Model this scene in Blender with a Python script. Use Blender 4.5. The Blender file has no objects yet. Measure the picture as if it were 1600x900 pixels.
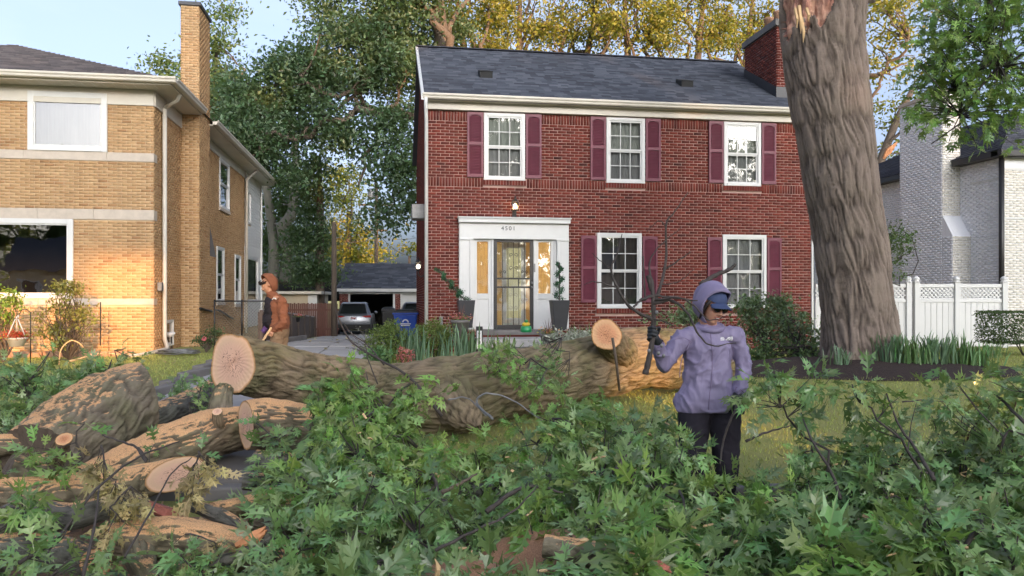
import bpy, math, random
import numpy as np
from mathutils import Vector, Matrix, Euler
R = math.radians
random.seed(7); rng = np.random.default_rng(7)
sc = bpy.context.scene
COL = sc.collection
# ---------------------------------------------------------------- camera, sky, sun, exposure
F = 1200.0; CZ = 1.55; HY = 468.0            # focal length in photo pixels, eye height, horizon row
cam = bpy.data.cameras.new('camera'); camo = bpy.data.objects.new('camera', cam); COL.objects.link(camo)
camo.location = (0, 0, CZ); camo.rotation_euler = (R(90), 0, 0)
cam.sensor_width = 36; cam.lens = 36*F/1600; cam.shift_y = (HY-450)/1600; cam.clip_start = .05; cam.clip_end = 3000
sc.camera = camo
SUN_EL, SUN_AZ = 7.0, 22.0                    # sun low behind the viewer, a little to the right
sd = Vector((math.sin(R(SUN_AZ))*math.cos(R(SUN_EL)), -math.cos(R(SUN_AZ))*math.cos(R(SUN_EL)), math.sin(R(SUN_EL))))
w = bpy.data.worlds.new('World'); sc.world = w; w.use_nodes = True
nt = w.node_tree; bg = nt.nodes['Background']; bg.inputs['Strength'].default_value = .15
sky = nt.nodes.new('ShaderNodeTexSky'); sky.sky_type = 'NISHITA'; sky.sun_disc = False
sky.sun_elevation = R(SUN_EL); sky.sun_rotation = math.atan2(sd.x, sd.y); sky.air_density = .45; sky.dust_density = 8.0; sky.ozone_density = 2.0
tc = nt.nodes.new('ShaderNodeTexCoord'); mp = nt.nodes.new('ShaderNodeMapping'); mp.inputs['Scale'].default_value = (1, 1, 3.2)
nz = nt.nodes.new('ShaderNodeTexNoise'); nz.inputs['Scale'].default_value = 2.1; nz.inputs['Detail'].default_value = 7; nz.inputs['Roughness'].default_value = .52
cr = nt.nodes.new('ShaderNodeValToRGB'); cr.color_ramp.elements[0].position = .42; cr.color_ramp.elements[1].position = .72
cr.color_ramp.elements[1].color = (.55, .55, .55, 1)
hs = nt.nodes.new('ShaderNodeHueSaturation'); hs.inputs['Saturation'].default_value = .66; hs.inputs['Value'].default_value = 1.0
mx = nt.nodes.new('ShaderNodeMix'); mx.data_type = 'RGBA'
cl = nt.nodes.new('ShaderNodeHueSaturation'); cl.inputs['Saturation'].default_value = .45; cl.inputs['Value'].default_value = 1.08
L = nt.links
L.new(tc.outputs['Generated'], mp.inputs['Vector']); L.new(mp.outputs[0], nz.inputs['Vector']); L.new(nz.outputs['Fac'], cr.inputs[0])
L.new(sky.outputs[0], hs.inputs['Color']); L.new(sky.outputs[0], cl.inputs['Color'])
L.new(cr.outputs[0], mx.inputs['Factor']); L.new(hs.outputs[0], mx.inputs[6]); L.new(cl.outputs[0], mx.inputs[7]); L.new(mx.outputs[2], bg.inputs['Color'])
sl = bpy.data.lights.new('sun', 'SUN'); sl.energy = 2.0; sl.angle = R(.5); sl.color = (.74, .38, .14)
so = bpy.data.objects.new('sun', sl); COL.objects.link(so); so.rotation_euler = sd.to_track_quat('Z', 'Y').to_euler(); so.location = (0, 0, 40)
sc.view_settings.view_transform = 'Standard'; sc.view_settings.look = 'None'; sc.view_settings.gamma = 1; sc.view_settings.exposure = 2.42
sc.cycles.max_bounces = 6; sc.cycles.transparent_max_bounces = 12; sc.cycles.use_denoising = True

# ---------------------------------------------------------------- helpers
def P(px, py, D): return Vector(((px-800)/F*D, D, CZ+(HY-py)/F*D))
def XY(px, D): return ((px-800)/F*D, D)
def smooth01(t): t = np.clip(t, 0, 1); return t*t*(3-2*t)
def gz(x, y):
    y = np.asarray(y, float); x = np.asarray(x, float)
    z = np.interp(y, [-60, -12, -7.1, -7, 5.8, 5.9, 9, 13, 20, 38, 50, 600], [.4, .35, .12, .0, .0, .12, .24, .36, .36, -.22, -.25, -.25])
    z = z + .20*np.exp(-(((x-5.9)/2.6)**2+((y-12.8)/2.2)**2))
    return z
def gzf(x, y): return float(gz(x, y))
def _h(ix, iy, iz, seed):
    h = (ix*374761393 + iy*668265263 + iz*2147483647 + seed*974711).astype(np.int64) & 0xffffffff
    h = ((h ^ (h >> 13))*1274126177) & 0xffffffff
    h = h ^ (h >> 16)
    return (h & 0xffffff)/float(0xffffff)*2-1
def vn(p, seed=0):
    p = np.asarray(p, float); i = np.floor(p).astype(np.int64); f = p-i; f = f*f*f*(f*(f*6-15)+10)
    r = 0
    for dx in (0, 1):
        for dy in (0, 1):
            for dz in (0, 1):
                wgt = (f[..., 0] if dx else 1-f[..., 0])*(f[..., 1] if dy else 1-f[..., 1])*(f[..., 2] if dz else 1-f[..., 2])
                r = r + wgt*_h(i[..., 0]+dx, i[..., 1]+dy, i[..., 2]+dz, seed)
    return r
def fbm(p, o=4, seed=0):
    r = 0; a = 1; s = 0
    for k in range(o):
        r = r + a*vn(np.asarray(p)*2**k, seed+k); s += a; a *= .5
    return r/s
def link(o, parent=None):
    COL.objects.link(o)
    if parent is not None: o.parent = parent
    return o
def arr_mesh(name, V, Fc, mat=None, smooth=False, uv=None, attr=None):
    """mesh from arrays: V (n,3), Fc (m,k) with equal k"""
    V = np.asarray(V, np.float32); Fc = np.asarray(Fc, np.int32); m = bpy.data.meshes.new(name)
    n, k = Fc.shape
    m.vertices.add(len(V)); m.vertices.foreach_set('co', V.ravel())
    m.loops.add(n*k); m.loops.foreach_set('vertex_index', Fc.ravel())
    m.polygons.add(n); m.polygons.foreach_set('loop_start', np.arange(n, dtype=np.int32)*k)
    try: m.polygons.foreach_set('loop_total', np.full(n, k, np.int32))
    except Exception: pass
    if smooth: m.polygons.foreach_set('use_smooth', np.ones(n, bool))
    m.update(calc_edges=True)
    if uv is not None:
        u = m.uv_layers.new(name='UVMap'); u.data.foreach_set('uv', np.asarray(uv, np.float32)[Fc.ravel()].ravel())
    if attr:
        for an, av in attr.items():
            av = np.asarray(av, np.float32); a = m.attributes.new(an, 'FLOAT' if av.ndim == 1 else 'FLOAT_VECTOR', 'POINT'); a.data.foreach_set('value' if av.ndim == 1 else 'vector', av.ravel())
    if mat: m.materials.append(mat)
    return m
def tag(o, label=None, cat=None, group=None, kind=None):
    if label: o['label'] = label
    if cat: o['category'] = cat
    if group: o['group'] = group
    if kind: o['kind'] = kind
    return o
def thing(name, label, cat, loc=(0, 0, 0), rz=0, group=None):
    o = bpy.data.objects.new(name, None); COL.objects.link(o); o.location = loc; o.rotation_euler = (0, 0, rz); o.empty_display_size = .2
    return tag(o, label, cat, group)
class MB:
    def __init__(s): s.v = []; s.f = []
    def add(s, vs, fs):
        b = len(s.v); s.v += [tuple(v) for v in vs]; s.f += [tuple(b+i for i in f) for f in fs]; return s
    def box(s, x0, x1, y0, y1, z0, z1, M=None):
        vs = [Vector((x, y, z)) for z in (z0, z1) for y in (y0, y1) for x in (x0, x1)]
        if M: vs = [M @ v for v in vs]
        return s.add(vs, [(0, 2, 3, 1), (4, 5, 7, 6), (0, 1, 5, 4), (2, 6, 7, 3), (0, 4, 6, 2), (1, 3, 7, 5)])
    def prism(s, poly, y0, y1, M=None):
        """poly in xz, extruded along y"""
        n = len(poly); vs = [Vector((x, y0, z)) for x, z in poly]+[Vector((x, y1, z)) for x, z in poly]
        if M: vs = [M @ v for v in vs]
        fs = [tuple(range(n)), tuple(range(2*n-1, n-1, -1))]+[(i, i+n, (i+1) % n+n, (i+1) % n) for i in range(n)]
        return s.add(vs, fs)
    def tube(s, pts, rad, n=8, cap=True):
        pts = [Vector(p) for p in pts]; m = len(pts)
        if not hasattr(rad, '__len__'): rad = [rad]*m
        up = None; rings = []
        for i, p in enumerate(pts):
            t = (pts[min(i+1, m-1)]-pts[max(i-1, 0)]).normalized()
            if up is None: up = t.orthogonal().normalized()
            up = (up-t*up.dot(t)).normalized() if (up-t*up.dot(t)).length > 1e-5 else t.orthogonal().normalized()
            sdv = t.cross(up)
            rings.append([p+(up*math.cos(a)+sdv*math.sin(a))*rad[i] for a in [2*math.pi*k/n for k in range(n)]])
        vs = [v for r_ in rings for v in r_]
        fs = [(i*n+k, i*n+(k+1) % n, (i+1)*n+(k+1) % n, (i+1)*n+k) for i in range(m-1) for k in range(n)]
        if cap: fs += [tuple(range(n-1, -1, -1)), tuple((m-1)*n+k for k in range(n))]
        return s.add(vs, fs)
    def lathe(s, prof, n=20, M=None):
        """prof [(r,z)...] bottom to top"""
        vs = [Vector((r*math.cos(2*math.pi*k/n), r*math.sin(2*math.pi*k/n), z)) for r, z in prof for k in range(n)]
        if M: vs = [M @ v for v in vs]
        m = len(prof)
        fs = [(i*n+k, i*n+(k+1) % n, (i+1)*n+(k+1) % n, (i+1)*n+k) for i in range(m-1) for k in range(n)]
        fs += [tuple(range(n-1, -1, -1)), tuple((m-1)*n+k for k in range(n))]
        return s.add(vs, fs)
    def ball(s, c, r, nu=12, nv=8, M=None):
        rx, ry, rz = (r, r, r) if not hasattr(r, '__len__') else r
        c = Vector(c); vs = []
        for j in range(nv+1):
            th = math.pi*j/nv
            for i in range(nu):
                ph = 2*math.pi*i/nu
                v = Vector((rx*math.sin(th)*math.cos(ph), ry*math.sin(th)*math.sin(ph), rz*math.cos(th)))
                vs.append(c+(M @ v if M else v))
        return s.add(vs, [(j*nu+i, (j+1)*nu+i, (j+1)*nu+(i+1) % nu, j*nu+(i+1) % nu) for j in range(nv) for i in range(nu)])
    def mesh(s, name, mat=None, smooth=False):
        m = bpy.data.meshes.new(name); m.from_pydata(s.v, [], s.f)
        if smooth: m.polygons.foreach_set('use_smooth', [True]*len(m.polygons))
        if mat: m.materials.append(mat)
        m.validate(); m.update(); return m
    def build(s, name, mat, parent=None, smooth=False, bevel=0):
        o = bpy.data.objects.new(name, s.mesh(name, mat, smooth)); link(o, parent)
        if bevel:
            b = o.modifiers.new('bevel', 'BEVEL'); b.width = bevel; b.segments = 2; b.limit_method = 'ANGLE'
        return o
def B(name, mat, parent, *boxes, bevel=0):
    m = MB()
    for b in boxes: m.box(*b)
    return m.build(name, mat, parent, bevel=bevel)
def copy_tree(o, parent=None):
    c = o.copy(); COL.objects.link(c)
    if parent is not None: c.parent = parent
    for ch in list(o.children): copy_tree(ch, c)
    return c

# ---------------------------------------------------------------- materials
class N:
    def __init__(s, name):
        s.m = bpy.data.materials.new(name); s.m.use_nodes = True; s.t = s.m.node_tree; s.b = s.t.nodes['Principled BSDF']; s.out = s.t.nodes['Material Output']
    def n(s, ty, **kw):
        x = s.t.nodes.new(ty)
        for k, v in kw.items():
            if k in x.inputs: x.inputs[k].default_value = v
            else: setattr(x, k, v)
        return x
    def l(s, a, b): s.t.links.new(a, b)
    def coord(s, kind='Object', scale=(1, 1, 1)):
        if kind == 'World': c = s.n('ShaderNodeNewGeometry').outputs['Position']
        else: c = s.n('ShaderNodeTexCoord').outputs[kind]
        mp = s.n('ShaderNodeMapping'); mp.inputs['Scale'].default_value = scale; s.l(c, mp.inputs['Vector']); return mp.outputs[0]
    def noise(s, vec, scale, detail=5, rough=.55, dist=0):
        x = s.n('ShaderNodeTexNoise', Scale=scale, Detail=detail, Roughness=rough, Distortion=dist); s.l(vec, x.inputs['Vector']); return x.outputs['Fac']
    def ramp(s, fac, stops):
        r = s.n('ShaderNodeValToRGB'); e = r.color_ramp.elements
        while len(e) < len(stops): e.new(.5)
        for i, (p, c) in enumerate(stops):
            e[i].position = p; e[i].color = (*c, 1) if len(c) == 3 else c
        s.l(fac, r.inputs[0]); return r.outputs[0]
    def mix(s, fac, a, b, mode='MIX'):
        x = s.n('ShaderNodeMix', data_type='RGBA', blend_type=mode)
        for sock, v in ((x.inputs['Factor'], fac), (x.inputs[6], a), (x.inputs[7], b)):
            if isinstance(v, (int, float)): sock.default_value = v
            elif isinstance(v, tuple): sock.default_value = (*v, 1) if len(v) == 3 else v
            else: s.l(v, sock)
        return x.outputs[2]
    def math(s, op, a, b=None, clamp=False):
        x = s.n('ShaderNodeMath', operation=op, use_clamp=clamp)
        for sock, v in ((x.inputs[0], a), (x.inputs[1], b)):
            if v is None: continue
            if isinstance(v, (int, float)): sock.default_value = v
            else: s.l(v, sock)
        return x.outputs[0]
    def bump(s, h, strength=.3, dist=.01):
        x = s.n('ShaderNodeBump', Strength=strength, Distance=dist); s.l(h, x.inputs['Height']); s.l(x.outputs[0], s.b.inputs['Normal']); return x
    def set(s, **kw):
        for k, v in kw.items():
            sock = s.b.inputs[k.replace('_', ' ')]
            if isinstance(v, (int, float)): sock.default_value = v
            elif isinstance(v, tuple): sock.default_value = (*v, 1) if len(v) == 3 else v
            else: s.l(v, sock)
        return s
def sc3(c, k): return tuple(min(1, x*k) for x in c)
def mat(name, c, rough=.6, var=.18, scale=6, bump=.15, bscale=60, bdist=.004, metallic=0, kind='Object', spec=.5, stretch=(1, 1, 1)):
    n = N(name); v = n.coord(kind, stretch)
    f = n.noise(v, scale, 6, .6); col = n.ramp(f, [(.25, sc3(c, 1-var)), (.75, sc3(c, 1+var))])
    n.set(Base_Color=col, Roughness=rough, Metallic=metallic, Specular_IOR_Level=spec)
    if bump: n.bump(n.noise(v, bscale, 4, .6), bump, bdist)
    return n.m
def island_rand(n):
    g = n.n('ShaderNodeNewGeometry'); o = n.n('ShaderNodeObjectInfo')
    return n.math('FRACT', n.math('ADD', g.outputs['Random Per Island'], o.outputs['Random']))
def brick_mat(name, stops, grime=(.03, .025, .02), g_amt=.35, rough=.85):
    n = N(name); w_ = n.coord('World'); r = island_rand(n)
    col = n.ramp(r, stops)
    fine = n.noise(w_, 45, 5, .7)
    col = n.mix(.35, col, n.mix(fine, (.55, .55, .55), (1.3, 1.3, 1.3)), 'MULTIPLY')
    big = n.noise(w_, .9, 6, .65); gf = n.ramp(big, [(.5, (0, 0, 0)), (.78, (g_amt,)*3)])
    col = n.mix(gf, col, grime); pat = n.noise(w_, .35, 3, .5); col = n.mix(.55, col, n.mix(pat, (.72, .72, .74), (1.25, 1.22, 1.2)), 'MULTIPLY')
    drip = n.noise(n.coord('World', (5, 5, .35)), 1.2, 5, .65); col = n.mix(n.ramp(drip, [(.56, (0, 0, 0)), (.80, (.35,)*3)]), col, grime)
    n.set(Base_Color=col, Roughness=rough, Specular_IOR_Level=.3); n.bump(n.noise(w_, 160, 4, .7), .35, .003); return n.m
M = {}
M['red_brick'] = brick_mat('red_brick', [(0, (.105, .022, .016)), (.35, (.15, .031, .021)), (.7, (.20, .042, .028)), (.93, (.13, .025, .019)), (1, (.060, .018, .015))])
M['red_mortar'] = mat('red_mortar', (.50, .34, .30), .95, .2, 3, .4, 120, .003, kind='World')
M['yellow_brick'] = brick_mat('yellow_brick', [(0, (.45, .275, .135)), (.35, (.50, .315, .155)), (.7, (.53, .345, .18)), (.9, (.45, .265, .125)), (1, (.36, .20, .095))], (.15, .09, .05), .3)
M['yellow_mortar'] = mat('yellow_mortar', (.58, .44, .29), .95, .15, 3, .4, 120, .003, kind='World')
M['white_brick'] = brick_mat('white_brick', [(0, (.80, .82, .86)), (1, (.88, .89, .92))], (.5, .5, .5), .25, .55)
M['white_brick_front_shade'] = brick_mat('white_brick_front_shade', [(0, (.72, .68, .60)), (1, (.80, .76, .69))], (.5, .5, .45), .25, .55)  # same white brick on front faces; their shade difference is put into the colour
M['white_mortar'] = mat('white_mortar', (.82, .84, .88), .8, .08, 3, .2, 90, kind='World')
M['stone'] = mat('limestone', (.50, .43, .36), .8, .15, 5, .25, 60, kind='World')
M['white'] = mat('white_paint', (.62, .62, .61), .42, .05, 3, .08, 50)
M['cream'] = mat('cream_aluminium', (.56, .52, .45), .45, .10, 1.3, .06, 40, kind='World')
M['shutter'] = mat('shutter_plum', (.15, .030, .052), .5, .12, 8, .1, 80)
def shingle_mat(name, a, b, c):
    n = N(name); w_ = n.coord('World'); r = island_rand(n); col = n.ramp(r, [(0, a), (.5, b), (1, c)])
    col = n.mix(.5, col, n.mix(n.noise(w_, 90, 3, .8), (.5, .5, .5), (1.45, 1.45, 1.45)), 'MULTIPLY')
    big = n.noise(w_, .5, 5, .6); col = n.mix(n.ramp(big, [(.35, (0, 0, 0)), (.75, (.35, .35, .35))]), col, (.035, .037, .045))
    n.set(Base_Color=col, Roughness=.9, Specular_IOR_Level=.25); n.bump(n.noise(w_, 260, 3, .8), .5, .003); return n.m
M['shingle'] = shingle_mat('slate_shingle', (.044, .050, .068), (.070, .080, .106), (.105, .118, .15))
M['shingle_brown'] = shingle_mat('brown_shingle', (.08, .07, .075), (.11, .10, .105), (.15, .13, .13))
M['shingle_dark'] = shingle_mat('dark_shingle', (.045, .048, .06), (.065, .07, .088), (.085, .09, .11))
M['black'] = mat('black_metal', (.018, .017, .018), .4, .2, 10, .1, 60)
M['rubber'] = mat('rubber', (.015, .015, .015), .8, .2, 10, .1, 60)
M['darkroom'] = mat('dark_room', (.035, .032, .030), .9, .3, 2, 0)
M['curtain'] = mat('curtain', (.30, .31, .27), .9, .12, 3, .3, 14, .02, stretch=(6, 6, .3))
M['curtain_grey'] = mat('curtain_grey', (.24, .24, .23), .9, .15, 3, .3, 14, .02, stretch=(6, 6, .3))
M['concrete'] = mat('concrete', (.36, .35, .35), .85, .22, 1.4, .35, 40, kind='World')
M['dark_concrete'] = mat('dark_concrete', (.16, .15, .145), .85, .22, 2, .35, 40, kind='World')
M['terracotta'] = mat('terracotta', (.42, .24, .15), .85, .15, 5, .2, 50)
M['planter'] = mat('planter_charcoal', (.035, .036, .042), .45, .15, 6, .1, 70)
M['mulch'] = mat('mulch', (.035, .020, .016), .95, .45, 25, 1.0, 45, .03, kind='World')
M['wood_grey'] = mat('weathered_wood', (.085, .065, .055), .85, .35, 4, .5, 30, .006, stretch=(9, 9, .8))
M['wood_red'] = mat('red_stained_wood', (.13, .055, .042), .85, .3, 4, .4, 30, .006, stretch=(9, 9, .8))
M['pole'] = mat('pole_wood', (.11, .085, .065), .9, .3, 4, .5, 20, .008, stretch=(9, 9, .6))
M['vinyl'] = mat('white_vinyl', (.66, .66, .65), .35, .03, 2, .03, 30)
M['galv'] = mat('galvanised_steel', (.22, .22, .22), .5, .25, 12, .1, 60, metallic=.6)
def glass_mat(name, tint=(.9, .93, .95), refl=.35):
    n = N(name); n.t.nodes.remove(n.b)
    tr = n.n('ShaderNodeBsdfTransparent'); tr.inputs[0].default_value = (*tint, 1)
    gl = n.n('ShaderNodeBsdfGlossy'); gl.inputs['Roughness'].default_value = .02; gl.inputs[0].default_value = (.95, .95, .95, 1)
    co = n.coord('World'); bp = n.n('ShaderNodeBump', Strength=.05, Distance=.05); n.l(n.noise(co, 1.6, 2), bp.inputs['Height']); n.l(bp.outputs[0], gl.inputs['Normal'])
    fr = n.n('ShaderNodeFresnel', IOR=1.5); f = n.math('ADD', n.math('MULTIPLY', fr.outputs[0], 1.0), refl, True)
    mx_ = n.n('ShaderNodeMixShader'); n.l(f, mx_.inputs[0]); n.l(tr.outputs[0], mx_.inputs[1]); n.l(gl.outputs[0], mx_.inputs[2]); n.l(mx_.outputs[0], n.out.inputs[0])
    return n.m
M['glass'] = glass_mat('window_glass', refl=.10)
M['glass_mirror'] = glass_mat('dark_window_glass', (.5, .5, .5), .20)
def emis(name, c, s, base=(.5, .4, .3)):
    n = N(name); n.set(Base_Color=base, Roughness=.8, Emission_Color=c, Emission_Strength=s); return n.m
def glow_cloth(name, c, s):
    n = N(name); v = n.coord('Object', (8, 8, 1)); f = n.ramp(n.noise(v, 3, 5), [(.3, sc3(c, .65)), (.7, c)]); n.set(Base_Color=f, Roughness=.9, Emission_Color=f, Emission_Strength=s); return n.m
M['warm_curtain'] = glow_cloth('lamplit_curtain', (.62, .33, .10), .20)
M['warm_room'] = glow_cloth('lamplit_hall', (.50, .30, .11), .12)
M['pale_curtain'] = glow_cloth('lamplit_lace', (.62, .55, .30), .14)
M['lamp'] = emis('lit_bulb', (1, .62, .22), 7.0)
M['lamp_white'] = emis('lit_bulb_white', (1, .85, .6), 5.0)
def leaf_mat(name, top, under, rough=.4, trans=.35, vein=None, hue=.06, spec=.5):
    n = N(name); o = n.n('ShaderNodeObjectInfo'); r = island_rand(n)
    hsn = n.n('ShaderNodeHueSaturation'); hsn.inputs['Saturation'].default_value = 1
    n.l(n.math('ADD', n.math('MULTIPLY', r, hue), .5-hue*.5), hsn.inputs['Hue'])
    n.l(n.math('ADD', n.math('MULTIPLY', n.math('FRACT', n.math('MULTIPLY', r, 7.31)), .95), .52), hsn.inputs['Value'])
    base = top
    if vein:
        uv = n.n('ShaderNodeTexCoord').outputs['UV']; sx = n.n('ShaderNodeSeparateXYZ'); n.l(uv, sx.inputs[0])
        ax = n.math('ABSOLUTE', sx.outputs[0]); mid = n.math('LESS_THAN', ax, .016)
        wv = n.math('ABSOLUTE', n.math('SINE', n.math('MULTIPLY', n.math('SUBTRACT', sx.outputs[1], n.math('MULTIPLY', ax, .9)), 19)))
        side = n.math('MULTIPLY', n.math('LESS_THAN', wv, .10), .35)
        base = n.mix(n.math('MAXIMUM', mid, side), top, vein)
    g = n.n('ShaderNodeNewGeometry'); col = n.mix(g.outputs['Backfacing'], base, under)
    n.l(col, hsn.inputs['Color'])
    n.set(Base_Color=hsn.outputs[0], Roughness=rough, Specular_IOR_Level=spec)
    if trans:
        tl = n.n('ShaderNodeBsdfTranslucent'); n.l(n.mix(.6, hsn.outputs[0], (.30, .42, .05)), tl.inputs[0])
        ms = n.n('ShaderNodeMixShader'); ms.inputs[0].default_value = trans
        n.l(n.b.outputs[0], ms.inputs[1]); n.l(tl.outputs[0], ms.inputs[2]); n.l(ms.outputs[0], n.out.inputs[0])
    return n.m
M['oak_leaf'] = leaf_mat('oak_leaf', (.170, .290, .100), (.24, .33, .16), .25, .30, (.22, .30, .12), spec=.6)
M['oak_leaf_light'] = leaf_mat('oak_leaf_light', (.18, .32, .07), (.24, .36, .13), .32, .35, (.32, .40, .15))
M['dry_leaf'] = leaf_mat('dry_leaf', (.36, .29, .12), (.42, .34, .17), .6, .15, (.5, .4, .2), hue=.03)
M['leaf_far'] = leaf_mat('tree_leaf', (.085, .145, .055), (.075, .125, .055), .5, .35)
M['leaf_dark'] = leaf_mat('tree_leaf_dark', (.055, .100, .045), (.075, .125, .065), .45, .30)
M['leaf_sun_gold'] = leaf_mat('tree_leaf_sun_gold', (.21, .195, .028), (.21, .20, .035), .5, .42)  # green crowns in low sun: the gold of the light is put into the leaf colour
M['leaf_sun_yellow'] = leaf_mat('tree_leaf_sun_yellow', (.30, .27, .035), (.2, .22, .05), .5, .4)  # evening sun on the far tree, painted in as yellow leaf colour
M['blade'] = leaf_mat('blade_leaf', (.10, .20, .07), (.12, .22, .09), .45, .25)
M['blade_blue'] = leaf_mat('blade_leaf_blue', (.12, .21, .12), (.14, .24, .14), .45, .25)
M['boxwood'] = leaf_mat('boxwood_leaf', (.12, .17, .035), (.14, .2, .05), .5, .3)
M['hedge'] = leaf_mat('hedge_leaf', (.035, .075, .025), (.05, .09, .035), .5, .25)
M['topiary'] = leaf_mat('topiary_leaf', (.012, .09, .035), (.02, .1, .04), .5, .1)
M['silver'] = leaf_mat('silver_leaf', (.30, .32, .26), (.34, .35, .3), .6, .2)
M['red_petal'] = leaf_mat('red_petal', (.55, .045, .03), (.5, .06, .04), .5, .3, hue=.03)
M['pink_petal'] = leaf_mat('pink_petal', (.55, .12, .14), (.6, .2, .2), .5, .3, hue=.03)
M['orange_petal'] = leaf_mat('orange_petal', (.6, .22, .10), (.6, .3, .15), .5, .3, hue=.03)
M['dark_blade'] = leaf_mat('dark_blade', (.10, .02, .025), (.12, .03, .03), .5, .2)
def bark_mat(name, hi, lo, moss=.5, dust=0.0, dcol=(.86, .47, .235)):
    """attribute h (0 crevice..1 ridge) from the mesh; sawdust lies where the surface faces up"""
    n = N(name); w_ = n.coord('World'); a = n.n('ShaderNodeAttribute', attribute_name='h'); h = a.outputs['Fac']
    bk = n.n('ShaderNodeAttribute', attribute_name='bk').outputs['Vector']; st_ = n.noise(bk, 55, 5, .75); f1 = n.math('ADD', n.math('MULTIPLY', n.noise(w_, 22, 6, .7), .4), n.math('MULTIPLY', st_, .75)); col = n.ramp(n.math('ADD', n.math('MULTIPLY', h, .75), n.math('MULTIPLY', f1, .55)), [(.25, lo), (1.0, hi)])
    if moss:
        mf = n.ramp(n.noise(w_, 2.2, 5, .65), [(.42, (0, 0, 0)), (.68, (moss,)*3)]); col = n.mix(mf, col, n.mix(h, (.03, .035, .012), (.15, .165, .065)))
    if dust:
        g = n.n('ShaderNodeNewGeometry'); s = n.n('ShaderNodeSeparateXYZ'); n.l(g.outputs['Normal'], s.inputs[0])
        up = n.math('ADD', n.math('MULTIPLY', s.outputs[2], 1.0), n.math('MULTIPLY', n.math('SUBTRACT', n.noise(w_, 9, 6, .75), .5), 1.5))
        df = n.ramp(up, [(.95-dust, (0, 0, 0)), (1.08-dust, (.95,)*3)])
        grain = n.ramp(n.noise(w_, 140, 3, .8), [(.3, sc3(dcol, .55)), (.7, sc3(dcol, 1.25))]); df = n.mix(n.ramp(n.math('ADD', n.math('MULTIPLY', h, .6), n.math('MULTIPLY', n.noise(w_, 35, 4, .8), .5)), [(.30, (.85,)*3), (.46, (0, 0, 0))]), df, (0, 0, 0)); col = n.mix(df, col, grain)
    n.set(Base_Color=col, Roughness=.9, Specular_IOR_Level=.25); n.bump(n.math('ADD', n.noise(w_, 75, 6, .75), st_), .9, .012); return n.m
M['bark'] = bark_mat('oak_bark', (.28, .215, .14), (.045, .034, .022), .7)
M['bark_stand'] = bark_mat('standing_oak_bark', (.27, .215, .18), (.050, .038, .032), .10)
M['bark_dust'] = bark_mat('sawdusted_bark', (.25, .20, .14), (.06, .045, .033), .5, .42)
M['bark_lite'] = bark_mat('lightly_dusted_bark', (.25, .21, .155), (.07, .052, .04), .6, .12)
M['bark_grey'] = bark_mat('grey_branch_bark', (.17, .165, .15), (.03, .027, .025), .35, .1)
M['bark_far'] = mat('far_bark', (.105, .080, .060), .9, .3, 5, .6, 20, .02, stretch=(6, 6, 1))
M['bark_pale'] = mat('pale_bark', (.24, .22, .17), .9, .2, 4, .5, 14, .02, stretch=(5, 5, 1))
M['twig'] = mat('twig_bark', (.055, .045, .040), .8, .35, 25, .3, 60)
M['twig_green'] = mat('green_twig', (.16, .20, .07), .6, .25, 25, .2, 60)
def cut_mat(name, heart, sap, rim):
    n = N(name); uv = n.n('ShaderNodeTexCoord').outputs['UV']
    ln = n.n('ShaderNodeVectorMath', operation='LENGTH'); ns_ = n.noise(uv, 2.2, 4, .6); n.l(uv, ln.inputs[0])
    r = n.math('ADD', ln.outputs['Value'], n.math('MULTIPLY', n.math('SUBTRACT', ns_, .5), .10))
    col = n.ramp(r, [(0, sc3(heart, .6)), (.06, heart), (.55, sc3(heart, 1.05)), (.78, sap), (.90, sc3(sap, 1.1)), (.955, rim), (1, sc3(rim, .5))])
    ring = n.math('SINE', n.math('MULTIPLY', r, 190)); col = n.mix(n.math('MULTIPLY', n.math('ADD', ring, 1), .09), col, (.16, .07, .03))
    st = n.n('ShaderNodeMapping'); st.inputs['Scale'].default_value = (2, 60, 1); st.inputs['Rotation'].default_value = (0, 0, .5); n.l(uv, st.inputs[0])
    saw = n.noise(st.outputs[0], 1.5, 4, .7); col = n.mix(.35, col, n.mix(saw, (.7, .7, .7), (1.25, 1.25, 1.25)), 'MULTIPLY')
    ck = n.noise(uv, 3.0, 3, .5, 1.5); cf = n.math('MULTIPLY', n.math('LESS_THAN', n.math('ABSOLUTE', n.math('SUBTRACT', ck, .5)), .008), n.math('LESS_THAN', r, .5))
    col = n.mix(cf, col, (.10, .04, .03))
    n.set(Base_Color=col, Roughness=.8); n.bump(saw, .3, .004); return n.m
M['cut'] = cut_mat('cut_wood', (.68, .43, .31), (.74, .50, .33), (.58, .32, .14))
M['cut_orange'] = cut_mat('fresh_cut_wood', (.60, .30, .16), (.66, .40, .22), (.52, .26, .10))
M['torn'] = mat('torn_wood', (.50, .22, .10), .8, .45, 14, .8, 40, .01, stretch=(1, 1, .2))
M['torn_pale'] = mat('torn_pale_wood', (.62, .42, .22), .8, .3, 14, .8, 40, .01, stretch=(1, 1, .2))
M['torn_red'] = mat('torn_red_wood', (.36, .12, .085), .8, .5, 9, .8, 30, .02)
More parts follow.
